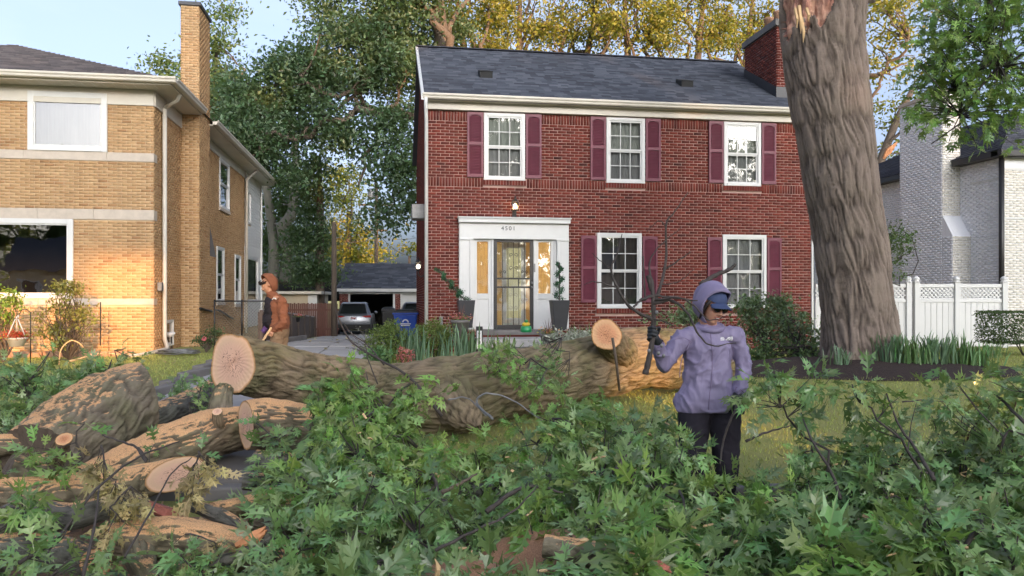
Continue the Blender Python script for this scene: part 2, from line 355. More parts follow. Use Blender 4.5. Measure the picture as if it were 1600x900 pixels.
# ---------------------------------------------------------------- ground
def grid_sheet(name, xs, ys, dz, mt, parent=None, kind='structure'):
    X, Y = np.meshgrid(xs, ys); Z = gz(X, Y)+dz; V = np.stack([X, Y, Z], -1).reshape(-1, 3); a, b = X.shape
    i = np.arange(a*b).reshape(a, b); Fc = np.stack([i[:-1, :-1], i[:-1, 1:], i[1:, 1:], i[1:, :-1]], -1).reshape(-1, 4)
    o = bpy.data.objects.new(name, arr_mesh(name, V, Fc, mt, True)); link(o, parent); o['kind'] = kind; return o
n = N('lawn'); w_ = n.coord('World')
c = n.ramp(n.noise(w_, 60, 4, .8), [(.3, (.19, .22, .055)), (.7, (.36, .36, .11))])
c = n.mix(n.ramp(n.noise(w_, .8, 5, .6), [(.42, (0, 0, 0)), (.68, (.65,)*3)]), c, (.27, .25, .095))
n.set(Base_Color=c, Roughness=.95); n.bump(n.noise(w_, 50, 5, .8), .8, .03); M['lawn'] = n.m
n = N('asphalt'); w_ = n.coord('World'); c = n.ramp(n.noise(w_, 180, 3, .8), [(.3, (.03, .03, .03)), (.7, (.085, .08, .078))])
c = n.mix(n.ramp(n.noise(w_, 3, 6, .7), [(.40, (0, 0, 0)), (.56, (.85,)*3)]), c, n.ramp(n.noise(w_, 120, 3, .8), [(.3, (.20, .10, .055)), (.7, (.50, .29, .17))]))
n.set(Base_Color=c, Roughness=.75); n.bump(n.noise(w_, 200, 3, .8), .7, .006); M['asphalt'] = n.m
xs = np.concatenate([np.linspace(-600, -32, 12), np.arange(-30, 30.1, .5), np.linspace(32, 600, 12)])
ys = np.concatenate([np.linspace(-400, -32, 8), np.arange(-30, 5.8, .8), [5.86], np.arange(6.2, 22, .4), np.arange(22, 60, 1.5), np.linspace(62, 900, 14)])
ground = grid_sheet('lawn', xs, ys, -.03, M['lawn'])
grid_sheet('street', np.arange(-60, 60.1, 3), np.array([-7, -4, 0, 3, 5.8]), .0, M['asphalt'])
m = MB()
for k in range(-12, 12):
    m.box(k*3+.006, k*3+2.994, 5.78, 5.93, -.2, .135)
m.build('kerb', M['dark_concrete'], None, bevel=.02)['kind'] = 'structure'
def dx(D): return -5.75-.16*(D-17.6)          # left edge of the driveway
drv = bpy.data.objects.new('driveway', None); COL.objects.link(drv); drv['kind'] = 'structure'
Ds = [5.95, 8.4, 10.8, 13.2, 15.4, 17.3, 19.2, 21.4, 24, 27, 30, 33.5, 37, 40.5, 43.4]
for i in range(len(Ds)-1):
    for h_ in (0, 1):
        y0, y1 = Ds[i]+.012, Ds[i+1]-.012; a0, a1 = h_*1.42+.01, h_*1.42+1.40
        sub = np.linspace(y0, y1, 4); V = []; 
        for y in sub:
            for a in (a0, a1):
                x = dx(y)+a; V.append((x, y, gzf(x, y)+.02+.012*math.sin(i*2.1+h_)))
        m = MB(); nv = len(V); V2 = V+[(x, y, z-.12) for x, y, z in V]
        fs = [(2*k, 2*k+1, 2*k+3, 2*k+2) for k in range(3)]+[(0, nv, nv+1, 1), (nv-1, 2*nv-1, 2*nv-2, nv-2)]
        for k in range(3): fs += [(2*k, 2*k+2, nv+2*k+2, nv+2*k), (2*k+1, nv+2*k+1, nv+2*k+3, 2*k+3)]
        m.add(V2, fs); m.build('concrete_slab', M['concrete' if Ds[i] > 8 else 'dark_concrete'], drv)
m = MB()
for k in range(22):
    y0 = 7.0+k*.9; x = dx(y0)-.16; z = gzf(x, y0); m.box(x-.09, x+.09, y0, y0+.88, z-.1, z+.14)
m.build('driveway_kerb', M['dark_concrete'], None, bevel=.015)['kind'] = 'structure'
# grass blades
def blades(name, n_, xr, yr, hgt, mt, keep=None, wid=.005):
    x = rng.uniform(*xr, n_); y = rng.uniform(*yr, n_)
    if keep is not None: k = keep(x, y); x, y = x[k], y[k]
    n_ = len(x); z = gz(x, y)-.03; a = rng.uniform(0, 6.28, n_); h = hgt*rng.uniform(.5, 1.3, n_); ln = rng.uniform(-.6, .6, (n_, 2))*h[:, None]
    b = np.stack([x, y, z], -1); d = np.stack([np.cos(a), np.sin(a), 0*a], -1)*wid
    tp = b+np.stack([ln[:, 0], ln[:, 1], h], -1)
    V = np.stack([b-d, b+d, tp], 1).reshape(-1, 3); o = bpy.data.objects.new(name, arr_mesh(name, V, np.arange(3*n_).reshape(-1, 3), mt))
    link(o); o['kind'] = 'stuff'; return o
M['grass'] = leaf_mat('grass_blade', (.36, .39, .10), (.37, .40, .12), .6, .3, hue=.08)
def right_lawn(x, y): return (x > -2.6) & ~(((x-5.7)/2.5)**2+((y-12.6)/1.4)**2 < 1) & (y < 17.2+.15*x)
tag(blades('grass', 130000, (-3, 15), (5.95, 20), .036, M['grass'], right_lawn), 'short lawn grass in front of the red brick house', 'grass')
tag(blades('grass', 70000, (-12, -4.6), (5.95, 17.4), .036, M['grass'], lambda x, y: x < dx(y)-.3), 'lawn grass in front of the yellow brick house', 'grass')
m = MB(); nn = 40
vs = [(5.7, 12.6, gzf(5.7, 12.6)+.05)]+[(5.7+2.6*math.cos(t)*(1+.08*math.sin(5*t)), 12.6+1.5*math.sin(t)*(1+.06*math.cos(4*t)), 0) for t in [2*math.pi*k/nn for k in range(nn)]]
rg = []
for q in (.33, .66, 1.0): rg += [(5.7+(x-5.7)*q, 12.6+(y-12.6)*q, gzf(5.7+(x-5.7)*q, 12.6+(y-12.6)*q)+(.03 if q < 1 else -.02)) for x, y, _ in vs[1:]]
m.add([vs[0]]+rg, [(0, 1+k, 1+(k+1) % nn) for k in range(nn)]+[(1+j*nn+k, 1+(j+1)*nn+k, 1+(j+1)*nn+(k+1) % nn, 1+j*nn+(k+1) % nn) for j in (0, 1) for k in range(nn)])
tag(m.build('mulch_bed', M['mulch'], None, True), 'dark mulch bed around the foot of the standing oak', 'mulch', kind='stuff')

# ---------------------------------------------------------------- walls of bricks
class Fr:
    def __init__(s, px, D, deg): s.a = R(deg); s.o = Vector((*XY(px, D), 0)); s.U = Vector((math.cos(s.a), math.sin(s.a), 0)); s.W = Vector((-math.sin(s.a), math.cos(s.a), 0))
    def u(s, px, v=0):
        k = (px-800)/F; b = s.o+s.W*v; return (k*b.y-b.x)/(s.U.x-k*s.U.y)
    def v(s, px, u=0):
        k = (px-800)/F; b = s.o+s.U*u; return (k*b.y-b.x)/(s.W.x-k*s.W.y)
    def z(s, py, u, v=0): return CZ+(HY-py)/F*(s.o+s.U*u+s.W*v).y
    def rect(s, x0, x1, y0, y1, v=0):
        """pixel box on the facade -> (u0,u1,z0,z1) in the frame, z from the middle"""
        u0, u1 = s.u(x0, v), s.u(x1, v); um = (u0+u1)/2; return (u0, u1, s.z(y1, um, v), s.z(y0, um, v))
def wall_rects(a0, a1, z0, z1, openings, soldiers=(), bl=.193, bh=.0575, j=.0105):
    out = []; z = z0; row = 0
    def cut(x0, x1, y0, y1):
        segs = [(x0, x1)]
        for (p0, p1, q0, q1) in openings:
            if y1 > q0+.01 and y0 < q1-.01:
                s2 = []
                for s0, s1 in segs:
                    if p1 <= s0 or p0 >= s1: s2.append((s0, s1)); continue
                    if s0 < p0: s2.append((s0, p0-.004))
                    if s1 > p1: s2.append((p1+.004, s1))
                segs = s2
        return [(s0, s1, y0, y1) for s0, s1 in segs if s1-s0 > .03]
    while z < z1-.03:
        sol = None
        for s0, s1 in soldiers:
            if abs(z-s0) < (bh+j)*.51: sol = (s0, s1)
        if sol:
            x = a0; zt = min(z+sol[1]-sol[0], z1)
            while x < a1-.02:
                out += cut(x, min(x+bh, a1), z, zt-j); x += bh+j
            z = zt; row += 1; continue
        x = a0-(bl+j)/2*(row % 2); zt = min(z+bh, z1)
        while x < a1-.02:
            out += cut(max(x, a0), min(x+bl, a1), z, zt); x += bl+j
        z += bh+j; row += 1
    return out
def rects_to_arrays(rects, mapf, proud=.007, jit=.003):
    r = np.array(rects); nr = len(r); d = proud+rng.uniform(-jit, jit, nr); b = np.full(nr, -.02)
    tz = rng.uniform(-.0015, .0015, nr)
    V = np.zeros((nr, 8, 3))
    for k, (i, jx) in enumerate(((0, 2), (1, 2), (1, 3), (0, 3))):
        V[:, k] = np.stack([r[:, i], r[:, jx]+tz, b], -1); V[:, 4+k] = np.stack([r[:, i], r[:, jx]+tz, d], -1)
    V = mapf(V.reshape(-1, 3)); base = np.arange(nr)[:, None, None]*8
    Fq = np.array([[4, 5, 6, 7], [0, 1, 5, 4], [1, 2, 6, 5], [2, 3, 7, 6], [3, 0, 4, 7]])[None]+base
    return V, Fq.reshape(-1, 4)
def mp_front(v0=0, s=1): return lambda V: np.stack([V[:, 0], v0-V[:, 2]*s, V[:, 1]], -1)     # wall facing -v
def mp_side(u0=0, s=1): return lambda V: np.stack([u0+V[:, 2]*s, V[:, 0], V[:, 1]], -1)       # wall facing +u (s=1) or -u (s=-1)
def brick_mesh_for(mapf, mt, bl=.193, bh=.0575):
    V, Fq = rects_to_arrays([(-bl/2, bl/2, -bh/2, bh/2)], mapf, .007, .0); return arr_mesh('brick', V, Fq, mt)
def lay(parent, rects, mapf, mt, n_single=0, name='bricks', sub=None, single='brick', loc0=mp_front()):
    full = [i for i, r in enumerate(rects) if abs(r[1]-r[0]-.193) < .002 and abs(r[3]-r[2]-.0575) < .002][:n_single] if n_single else []
    fs = set(full)
    if full:
        bm = brick_mesh_for(loc0, mt)
        for i in full:
            r = rects[i]; o = bpy.data.objects.new(single, bm); link(o, parent)
            c_ = mapf(np.array([[(r[0]+r[1])/2, (r[2]+r[3])/2, rng.uniform(-.002, .003)]]))[0]; o.location = c_
    rest = [r for i, r in enumerate(rects) if i not in fs]
    V, Fq = rects_to_arrays(rest, mapf); o = bpy.data.objects.new(name, arr_mesh(name, V, Fq, mt)); link(o, parent); o['kind'] = 'stuff'; return o
def holed(parent, name, a0, a1, z0, z1, openings, mapf, mt):
    A = sorted({a0, a1, *[min(max(x, a0), a1) for o in openings for x in o[:2]]}); Z = sorted({z0, z1, *[min(max(x, z0), z1) for o in openings for x in o[2:]]})
    V = []; Fc = []
    for i in range(len(A)-1):
        for k in range(len(Z)-1):
            ca, cz = (A[i]+A[i+1])/2, (Z[k]+Z[k+1])/2
            if any(o[0] < ca < o[1] and o[2] < cz < o[3] for o in openings): continue
            b = len(V); V += [(A[i], Z[k], 0), (A[i+1], Z[k], 0), (A[i+1], Z[k+1], 0), (A[i], Z[k+1], 0)]; Fc.append((b, b+1, b+2, b+3))
    o = bpy.data.objects.new(name, arr_mesh(name, mapf(np.array(V, float)), Fc, mt)); link(o, parent); return o

def window(parent, r, mapm, grid=(3, 2), fw=.07, glass='glass', back=None, hung=True, sill=None, name='window', dark='darkroom', label=None, lower_back=None):
    """r=(a0,a1,z0,z1) outer frame. mapm: Matrix taking (a, depth outward negative y, z) to the house frame"""
    a0, a1, z0, z1 = r; piece = MB()
    for bx in ((a0, a0+fw, -.045, .06, z0, z1), (a1-fw, a1, -.045, .06, z0, z1), (a0+fw, a1-fw, -.045, .06, z1-fw, z1), (a0+fw, a1-fw, -.06, .06, z0, z0+fw*.9)): piece.box(*bx, M=mapm)
    w_ = piece.build(name, M['white'], parent, bevel=.004)
    if label: w_['label'] = label
    i0, i1, j0, j1 = a0+fw, a1-fw, z0+fw*.9, z1-fw; mid = (j0+j1)/2
    sashes = [(j0, mid, .012), (mid, j1, -.008)] if hung else [(j0, j1, .0)]
    for q, (s0, s1, dep) in enumerate(sashes):
        t = .035 if hung else .03; sb = MB()
        for bx in ((i0, i0+t, dep-.018, dep+.018, s0, s1), (i1-t, i1, dep-.018, dep+.018, s0, s1), (i0+t, i1-t, dep-.018, dep+.018, s0, s0+t), (i0+t, i1-t, dep-.018, dep+.018, s1-t, s1)): sb.box(*bx, M=mapm)
        nx, nz_ = grid; gx0, gx1, gz0, gz1 = i0+t, i1-t, s0+t, s1-t
        for k in range(1, nx): x = gx0+(gx1-gx0)*k/nx; sb.box(x-.008, x+.008, dep-.006, dep+.012, gz0, gz1, M=mapm)
        for k in range(1, nz_): z = gz0+(gz1-gz0)*k/nz_; sb.box(gx0, gx1, dep-.0045, dep+.0105, z-.008, z+.008, M=mapm)
        sb.build('sash', M['white'], w_)
        for kx in range(nx):
            for kz in range(nz_):
                e = .009; x0 = gx0+(gx1-gx0)*kx/nx+e*(kx > 0); x1 = gx0+(gx1-gx0)*(kx+1)/nx-e*(kx < nx-1); zz0 = gz0+(gz1-gz0)*kz/nz_+e*(kz > 0); zz1 = gz0+(gz1-gz0)*(kz+1)/nz_-e*(kz < nz_-1)
                pb = MB(); tl = rng.uniform(-.0015, .0015); pb.add([mapm @ Vector(p) for p in ((x0, dep+tl, zz0), (x1, dep-tl, zz0), (x1, dep-tl, zz1), (x0, dep+tl, zz1))], [(0, 1, 2, 3)]); pb.build('pane', M[glass], w_)
        bk = back if (q == 1 or not lower_back) else lower_back
        if bk: 
            n_ = 28; cb = MB(); vs = []; 
            for k in range(n_+1):
                x = i0-.02+(i1-i0+.04)*k/n_; d_ = .10+.015*math.sin(k*1.9)+.006*math.sin(k*.7); vs += [mapm @ Vector((x, d_, s0)), mapm @ Vector((x, d_, s1))]
            cb.add(vs, [(2*k, 2*k+2, 2*k+3, 2*k+1) for k in range(n_)]); cb.build('curtain', M[bk], w_, True)
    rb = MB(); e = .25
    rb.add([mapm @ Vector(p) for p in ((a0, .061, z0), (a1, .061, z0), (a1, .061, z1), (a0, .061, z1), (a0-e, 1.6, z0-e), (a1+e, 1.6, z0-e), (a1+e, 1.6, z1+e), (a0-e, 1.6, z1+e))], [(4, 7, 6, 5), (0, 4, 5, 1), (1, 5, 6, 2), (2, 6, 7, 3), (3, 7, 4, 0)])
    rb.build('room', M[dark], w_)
    return w_
I4 = Matrix.Identity(4)
SIDE = Matrix(((0, -1, 0, 0), (1, 0, 0, 0), (0, 0, 1, 0), (0, 0, 0, 1)))      # (a,d,z) -> u=-d, v=a : wall facing +u

def roof_shingles(parent, A, Bp, Cc, Dd, rows, mt, n_single=0, tab=.30, name='shingles', lift=.024):
    """quad A (eave left) Bp (eave right) Cc (ridge right) Dd (ridge left); each course overlaps the one below"""
    A, Bp, Cc, Dd = map(Vector, (A, Bp, Cc, Dd)); nrm = (Bp-A).cross(Dd-A).normalized(); V = []; Fq = []; singles = []
    for r_ in range(rows):
        t0, t1 = r_/rows, (r_+1.25)/rows; t1 = min(t1, 1)
        l0, r0 = A.lerp(Dd, t0), Bp.lerp(Cc, t0); l1, r1 = A.lerp(Dd, t1), Bp.lerp(Cc, t1); Lw = (r0-l0).length; s = -(r_ % 3)*tab/3-random.random()*.08; dr = (r0-l0).normalized()
        while s < Lw:
            wd = tab*random.uniform(.55, 1.1); a, b = max(s, 0), min(s+wd-.006, Lw); s += wd
            if b-a < .03: continue
            f0, f1 = a/Lw, b/Lw; th = lift+random.uniform(0, .006)
            p = [l0.lerp(r0, f0)+nrm*th, l0.lerp(r0, f1)+nrm*th, l1.lerp(r1, f1)+nrm*.002, l1.lerp(r1, f0)+nrm*.002, l0.lerp(r0, f0)-nrm*.002, l0.lerp(r0, f1)-nrm*.002]
            if len(singles) < n_single and wd > tab*.8: singles.append(p); continue
            k = len(V); V += [tuple(x) for x in p]; Fq += [(k, k+1, k+2, k+3), (k+4, k+5, k+1, k)]
    for p in singles:
        c_ = p[0]; m = MB(); m.add([x-c_ for x in p], [(0, 1, 2, 3), (4, 5, 1, 0)]); o = m.build('shingle', mt, parent); o.location = c_
    o = bpy.data.objects.new(name, arr_mesh(name, V, Fq, mt)); link(o, parent); o['kind'] = 'stuff'; return o
# ---------------------------------------------------------------- red brick house
RH = Fr(668, 17.6, 8.8); RW = 9.46; RD = 8.2; G0 = .28; RZ = 5.90
rh = thing('red_brick_house', 'two storey red brick house with plum shutters, white doorway and slate grey roof', 'house', (*RH.o[:2], 0), RH.a)
ups = [(756, 820, 180, 280), (947, 1007, 189, 284), (1130.5, 1188, 194, 287.5)]; los = [(932.5, 1002, 364, 483), (1128.5, 1196.5, 365, 482.5)]
rU = [RH.rect(*p) for p in ups]; rU = [(a, b, 4.32, RZ-.025) for a, b, c_, d in rU]; rL = [RH.rect(*p) for p in los]; rL = [(a, b, 1.34, 3.13) for a, b, c_, d in rL]
door = RH.rect(717, 887, 341, 515); door = (door[0], door[1], .86, door[3])
sill_o = [(a-.02, b+.02, z0-.13, z0) for a, b, z0, z1 in rU+rL]
opens = rU+rL+[door]+sill_o
z_sol = RH.z(291, .6); nb = round((z_sol-G0)/.068); z_sol = G0+nb*.068
rects = wall_rects(0, RW, G0, RZ, opens, soldiers=[(z_sol, z_sol+.215), (z_sol+.215+.068*19+.0, RZ)])
rects.sort(key=lambda r: -(r[1] < 9 and r[2] > .6)+r[0]*.01)
lay(rh, rects, mp_front(), M['red_brick'], 300)
# corner bricks of the left gable wall, receding towards the garage
gab = wall_rects(.0, RD, G0, RZ, [])
apex = 8.52
def gable(rs, dep, z0, za, m=.12):
    out = []
    for r in rs:
        zc = r[3]; half = (za-zc)/(za-z0)*(dep/2)-m
        if half <= 0: continue
        a, b = max(r[0], dep/2-half), min(r[1], dep/2+half)
        if b-a > .03: out.append((a, b, r[2], r[3]))
    return out
gab2 = gable(wall_rects(0, RD, RZ, apex, []), RD, RZ, apex)
lay(rh, gab+gab2, mp_side(0, -1), M['red_brick'], 0, name='gable_bricks')
for s_, u0 in ((-1, 0.0), (1, RW)):
    m = MB(); m.add([(u0, 0, -.3), (u0, RD, -.3), (u0, RD, RZ), (u0, RD/2, apex+.05), (u0, 0, RZ)], [(0, 1, 2, 3, 4)]); m.build('gable_wall', M['red_mortar'], rh)
holed(rh, 'front_wall', 0, RW, -.3, RZ, rU+rL+[door], mp_front(), M['red_mortar'])
B('rear_wall', M['red_mortar'], rh, (0, RW, RD, RD+.1, -.3, RZ)); B('foundation', M['dark_concrete'], rh, (-.03, RW+.03, -.03, .0, -.3, G0+.02))
B('corner_board', M['white'], rh, (RW+.004, RW+.05, -.035, .1, .45, RZ))
MF = I4
for i, r in enumerate(rU): window(rh, r, MF, back='curtain', lower_back='curtain_grey', glass='glass', fw=.075)
for i, r in enumerate(rL): window(rh, r, MF, back='curtain_grey', glass='glass_mirror' if i == 0 else 'glass', fw=.075)
for a, b, z0, z1 in sill_o:
    m = MB(); x = a; k = 0
    sp = bpy.data.objects.new('sill', None); link(sp, rh)
    while x < b-.03:
        o = B('brick', M['red_brick'], sp, (x, min(x+.0575, b), -.055+rng.uniform(-.003, .003), .0, z0+.012, z1-.004)); x += .068
    B('mortar', M['red_mortar'], sp, (a, b, -.04, .0, z0+.005, z1-.01))
def shutter(parent, a0, a1, z0, z1):
    m = MB(); fr = .045; y0, y1 = -.055, -.008; zm = z0+(z1-z0)*.52
    for bx in ((a0, a0+fr, y0, y1, z0, z1), (a1-fr, a1, y0, y1, z0, z1), (a0+fr, a1-fr, y0, y1, z0, z0+.07), (a0+fr, a1-fr, y0, y1, z1-.06, z1), (a0+fr, a1-fr, y0, y1, zm-.035, zm+.035)): m.box(*bx)
    nA = 9; c_ = (a0+a1)/2; hw = (a1-a0)/2-fr
    for k in range(nA):                                            # arched head of the louvred panel
        x0 = c_-hw+2*hw*k/nA; x1 = c_-hw+2*hw*(k+1)/nA; q = 1-((x0+x1)/2-c_)**2/hw**2; m.box(x0, x1, y0+.004, y1, z1-.06-.045*(1-q), z1-.0595)
    s = m.build('shutter', M['shutter'], parent, bevel=.003); lv = MB()
    for (p, q) in ((z0+.07, zm-.035), (zm+.035, z1-.06)):
        z = p+.004
        while z < q-.02:
            lv.add([(a0+fr, y1-.006, z+.030), (a1-fr, y1-.006, z+.030), (a1-fr, y0+.012, z), (a0+fr, y0+.012, z), (a1-fr, y0+.012, z-.006), (a0+fr, y0+.012, z-.006)], [(0, 3, 2, 1), (3, 5, 4, 2)]); z += .036
    l = lv.build('louvres', M['shutter'], s); l['kind'] = 'stuff'
    B('shutter_back', M['shutter'], s, (a0+fr, a1-fr, -.012, -.009, z0+.07, z1-.06))
SW = .37
for r in rU:
    for a in ((r[0]-SW-.02, r[0]-.02), (r[1]+.02, r[1]+SW+.02)): shutter(rh, a[0], a[1], r[2]+.06, r[3]-.0)
for r in rL:
    for a in ((r[0]-SW-.02, r[0]-.02), (r[1]+.02, r[1]+SW+.02)): shutter(rh, a[0], a[1], r[2]+.14, r[3]-.07)
# frieze, gutter, roof
B('frieze', M['cream'], rh, (-.02, RW+.03, -.10, .0, RZ, RZ+.17), bevel=.006); B('frieze_moulding', M['cream'], rh, (-.06, RW+.06, -.20, .0, RZ+.172, RZ+.215), bevel=.006)
gp = [(0, 0), (-.10, 0), (-.125, .02), (-.13, .06), (-.155, .085), (-.155, .125), (-.14, .125), (-.14, .09), (0, .09)]
def gutter(parent, u0, u1, z, name='gutter', v=-.2, mt='cream'):
    m = MB(); Mx = Matrix(((0, 1, 0, 0), (1, 0, 0, v), (0, 0, 1, z), (0, 0, 0, 1))); m.prism(gp, u0, u1, M=Mx); return m.build(name, M[mt], parent)
gutter(rh, -.12, RW+.12, RZ+.18)
EV = RZ+.27; RZr = 8.66
roofm = MB(); ul, ur, rl, rr = -.14, RW+.12, -.12, 9.30
roofm.add([(ul, -.28, EV), (ur, -.28, EV), (rr+.1, RD/2, RZr), (rl, RD/2, RZr), (ul, RD+.28, EV), (ur, RD+.28, EV), (ul, -.28, EV-.10), (ur, -.28, EV-.10), (ul, RD+.28, EV-.1), (ur, RD+.28, EV-.1), (rl, RD/2, RZr-.14), (rr+.1, RD/2, RZr-.14)],
    [(0, 1, 2, 3), (3, 2, 5, 4), (0, 6, 7, 1), (4, 5, 9, 8), (0, 3, 10, 6), (3, 4, 8, 10), (1, 7, 11, 2), (2, 11, 9, 5), (6, 10, 11, 7), (10, 8, 9, 11)])
roof = roofm.build('roof', M['shingle_dark'], rh)
roof_shingles(roof, (ul, -.29, EV+.0), (ur, -.29, EV), (rr+.1, RD/2, RZr), (rl, RD/2, RZr), 36, M['shingle'])
B('ridge_cap', M['shingle_dark'], roof, (rl-.02, rr+.14, RD/2-.10, RD/2+.10, RZr+.0, RZr+.035), bevel=.01)
m = MB(); 
for sgn in (0,):
    m.add([(ul-.012, -.30, EV-.12), (ul-.012, RD/2, RZr-.13), (ul-.012, RD/2, RZr+.02), (ul-.012, -.30, EV+.03), (ul+.05, -.30, EV-.12), (ul+.05, RD/2, RZr-.13), (ul+.05, RD/2, RZr+.02), (ul+.05, -.30, EV+.03)], [(0, 1, 2, 3), (4, 7, 6, 5), (0, 3, 7, 4), (1, 5, 6, 2), (0, 4, 5, 1), (3, 2, 6, 7)])
m.build('rake_board', M['white'], rh)
def roof_z(v): return EV+(v+.28)/(RD/2+.28)*(RZr-EV)
for px, py in ((759, 117), (1072, 131)):                           # two box vents on the slope
    v = 2.1; 
    for _ in range(20):
        u = RH.u(px, v); z = RH.z(py+5, u, v); v += (z-roof_z(v))*.8
    u = RH.u(px, v); z = roof_z(v); m = MB(); m.prism([(-.16, -.1), (.16, -.1), (.16, .10), (.145, .13), (-.145, .13), (-.16, .10)], 0, .42)
    for i, (x, y, zz) in enumerate(m.v): m.v[i] = (x+u, y+v-.1, zz+z+(y*.62 if zz < 0 else y*.40))
    rv = m.build('roof_vent', M['rubber'], rh, bevel=.01)
    B('vent_hood', M['rubber'], rv, (u-.165, u+.165, v-.115, v+.02, z+.128, z+.142))
# chimney
c0, c1 = 8.90, 9.30; v0, v1 = .65, 2.45; ct = 8.68; cz0 = 5.6
ch = B('chimney', M['red_mortar'], rh, (c0, c1, v0, v1, cz0, ct))
lay(ch, wall_rects(c0, c1, cz0, ct-.16, []), mp_front(v0), M['red_brick'], 0, name='bricks')
lay(ch, wall_rects(v0, v1, cz0, ct-.16, []), mp_side(c0, -1), M['red_brick'], 0, name='side_bricks')
B('chimney_cap', M['dark_concrete'], ch, (c0-.07, c1+.07, v0-.07, v1+.07, ct-.15, ct+.02), bevel=.01)
for vv in (1.0, 1.5):
    m = MB(); m.lathe([(.13, 0), (.13, .28), (.15, .30), (.15, .34), (.11, .34)], 14, Matrix.Translation((c0+.24, vv, ct+.02))); m.build('chimney_pot', M['terracotta'], ch, True)
m = MB(); m.add([(c0-.03, v0-.02, roof_z(v0)-.02), (c0-.03, v1, roof_z(v1)-.02), (c0-.03, v1, roof_z(v1)+.25), (c0-.03, v0-.02, roof_z(v0)+.28), (c1, v0-.03, roof_z(v0)-.02), (c1, v0-.03, roof_z(v0)+.28), (c0-.03, v0-.03, roof_z(v0)-.02), (c0-.03, v0-.03, roof_z(v0)+.28)], [(0, 1, 2, 3), (6, 4, 5, 7)]); m.build('flashing', M['planter'], ch)
# downspout at the left corner
m = MB(); m.tube([(-.05, -.30, RZ+.2), (-.05, -.30, RZ+.05), (-.03, -.09, RZ-.25), (-.03, -.09, .32)], .042, 8); m.build('downspout', M['white'], rh, True)
# ---- doorway
u0, u1, z0, z1 = door
def fr(px0, px1, py0, py1): return RH.rect(px0, px1, py0, py1)
dw = bpy.data.objects.new('doorway', None); link(dw, rh)
zt = z1; zl = .86
m = MB(); pw = .29
m.box(u0, u0+pw, -.13, .05, zl, zt-.50); m.box(u1-pw, u1, -.13, .05, zl, zt-.50); m.box(u0, u1, -.13, .05, zt-.50, zt-.13); m.box(u0-.02, u1+.02, -.22, .05, zt-.13, zt-.03); m.box(u0-.04, u1+.04, -.26, .05, zt-.03, zt)
m.box(u0-.0, u0+pw+.02, -.16, -.13, zt-.53, zt-.48); m.box(u1-pw-.02, u1+.0, -.16, -.13, zt-.53, zt-.48)
m.box(u0+pw-.055, u0+pw, -.155, -.13, zl, zt-.53); m.box(u1-pw, u1-pw+.055, -.155, -.13, zl, zt-.53)
m.build('door_surround', M['white'], dw, bevel=.008)
dl, dr = RH.u(770.5), RH.u(833); dt = RH.z(373, (dl+dr)/2); i0, i1 = u0+pw, u1-pw
m = MB(); m.box(i0, i1, -.05, .06, dt, zt-.5); m.box(dl-.045, dl, -.07, .06, zl, dt); m.box(dr, dr+.045, -.07, .06, zl, dt); m.box(i0, i0+.05, -.07, .06, zl, dt); m.box(i1-.05, i1, -.07, .06, zl, dt); m.build('door_frame', M['white'], dw, bevel=.005)
zs = RH.z(462, 2)
for a, b in ((i0+.05, dl-.045), (dr+.045, i1-.05)):
    m = MB(); t = .075; m.box(a, a+t, -.03, .04, zs, dt); m.box(b-t, b, -.03, .04, zs, dt); m.box(a+t, b-t, -.03, .04, dt-t, dt); m.box(a+t, b-t, -.03, .04, zs, zs+.05)
    s = m.build('sidelight', M['white'], dw, bevel=.005)
    B('pane', M['glass'], s, (a+t, b-t, .0, .004, zs+.05, dt-t)); B('curtain', M['warm_curtain'], s, (a+t-.01, b-t+.01, .05, .055, zs, dt))
    m = MB(); m.box(a, b, -.01, .04, zl, zs); p = .06
    for bx in ((a, a+p, -.035, -.01, zl, zs), (b-p, b, -.035, -.01, zl, zs), (a+p, b-p, -.035, -.01, zs-.08, zs-.001), (a+p, b-p, -.035, -.01, zl, zl+.10)): m.box(*bx)
    m.build('panel', M['white'], dw, bevel=.004)
sdp = bpy.data.objects.new('storm_door', None); link(sdp, rh); sdp['label'] = 'black wrought iron storm door with scrollwork'
m = MB(); t = .085; m.box(dl, dl+t, -.05, -.01, zl, dt); m.box(dr-t, dr, -.05, -.01, zl, dt); m.box(dl+t, dr-t, -.05, -.01, dt-t, dt); m.box(dl+t, dr-t, -.05, -.01, zl, zl+.10)
zm = RH.z(442, (dl+dr)/2)
m.box(dl+t, dr-t, -.045, -.012, zm-.12, zm-.08); m.box(dl+t, dr-t, -.045, -.012, zm+.08, zm+.12)
for f_ in (.34, .66): x = dl+t+(dr-dl-2*t)*f_; m.box(x-.012, x+.012, -.045, -.014, zm-.08, zm+.08)
m.build('door_frame', M['black'], sdp, bevel=.004)
iw = dr-dl-2*t
for k in range(1, 6):
    x = dl+t+iw*k/6
    B('bar', M['black'], sdp, (x-.007, x+.007, -.04, -.026, zl+.1, zm-.12)); B('bar', M['black'], sdp, (x-.007, x+.007, -.04, -.026, zm+.12, dt-t-.0))
def scroll(cx, cz, r, s=1, flip=1):
    pts = [(cx+s*(r*(1-.72*q)*math.cos(q*7.6-1.57)), -.048, cz+flip*(r*(1-.72*q)*math.sin(q*7.6-1.57)+r)) for q in [k/22 for k in range(23)]]
    m = MB(); m.tube(pts, .0065, 5); return m
sm = M['silver_iron'] = mat('scroll_iron', (.35, .33, .30), .5, .1, 10, 0)
xc = (dl+dr)/2
for zc in (zl+.18, zl+.45, zl+.75, zm+.30, zm+.60):
    for s_ in (-1, 1): scroll(xc+s_*.055, zc, .05, s_, 1).build('scroll', sm if zc < zm else M['black'], sdp)
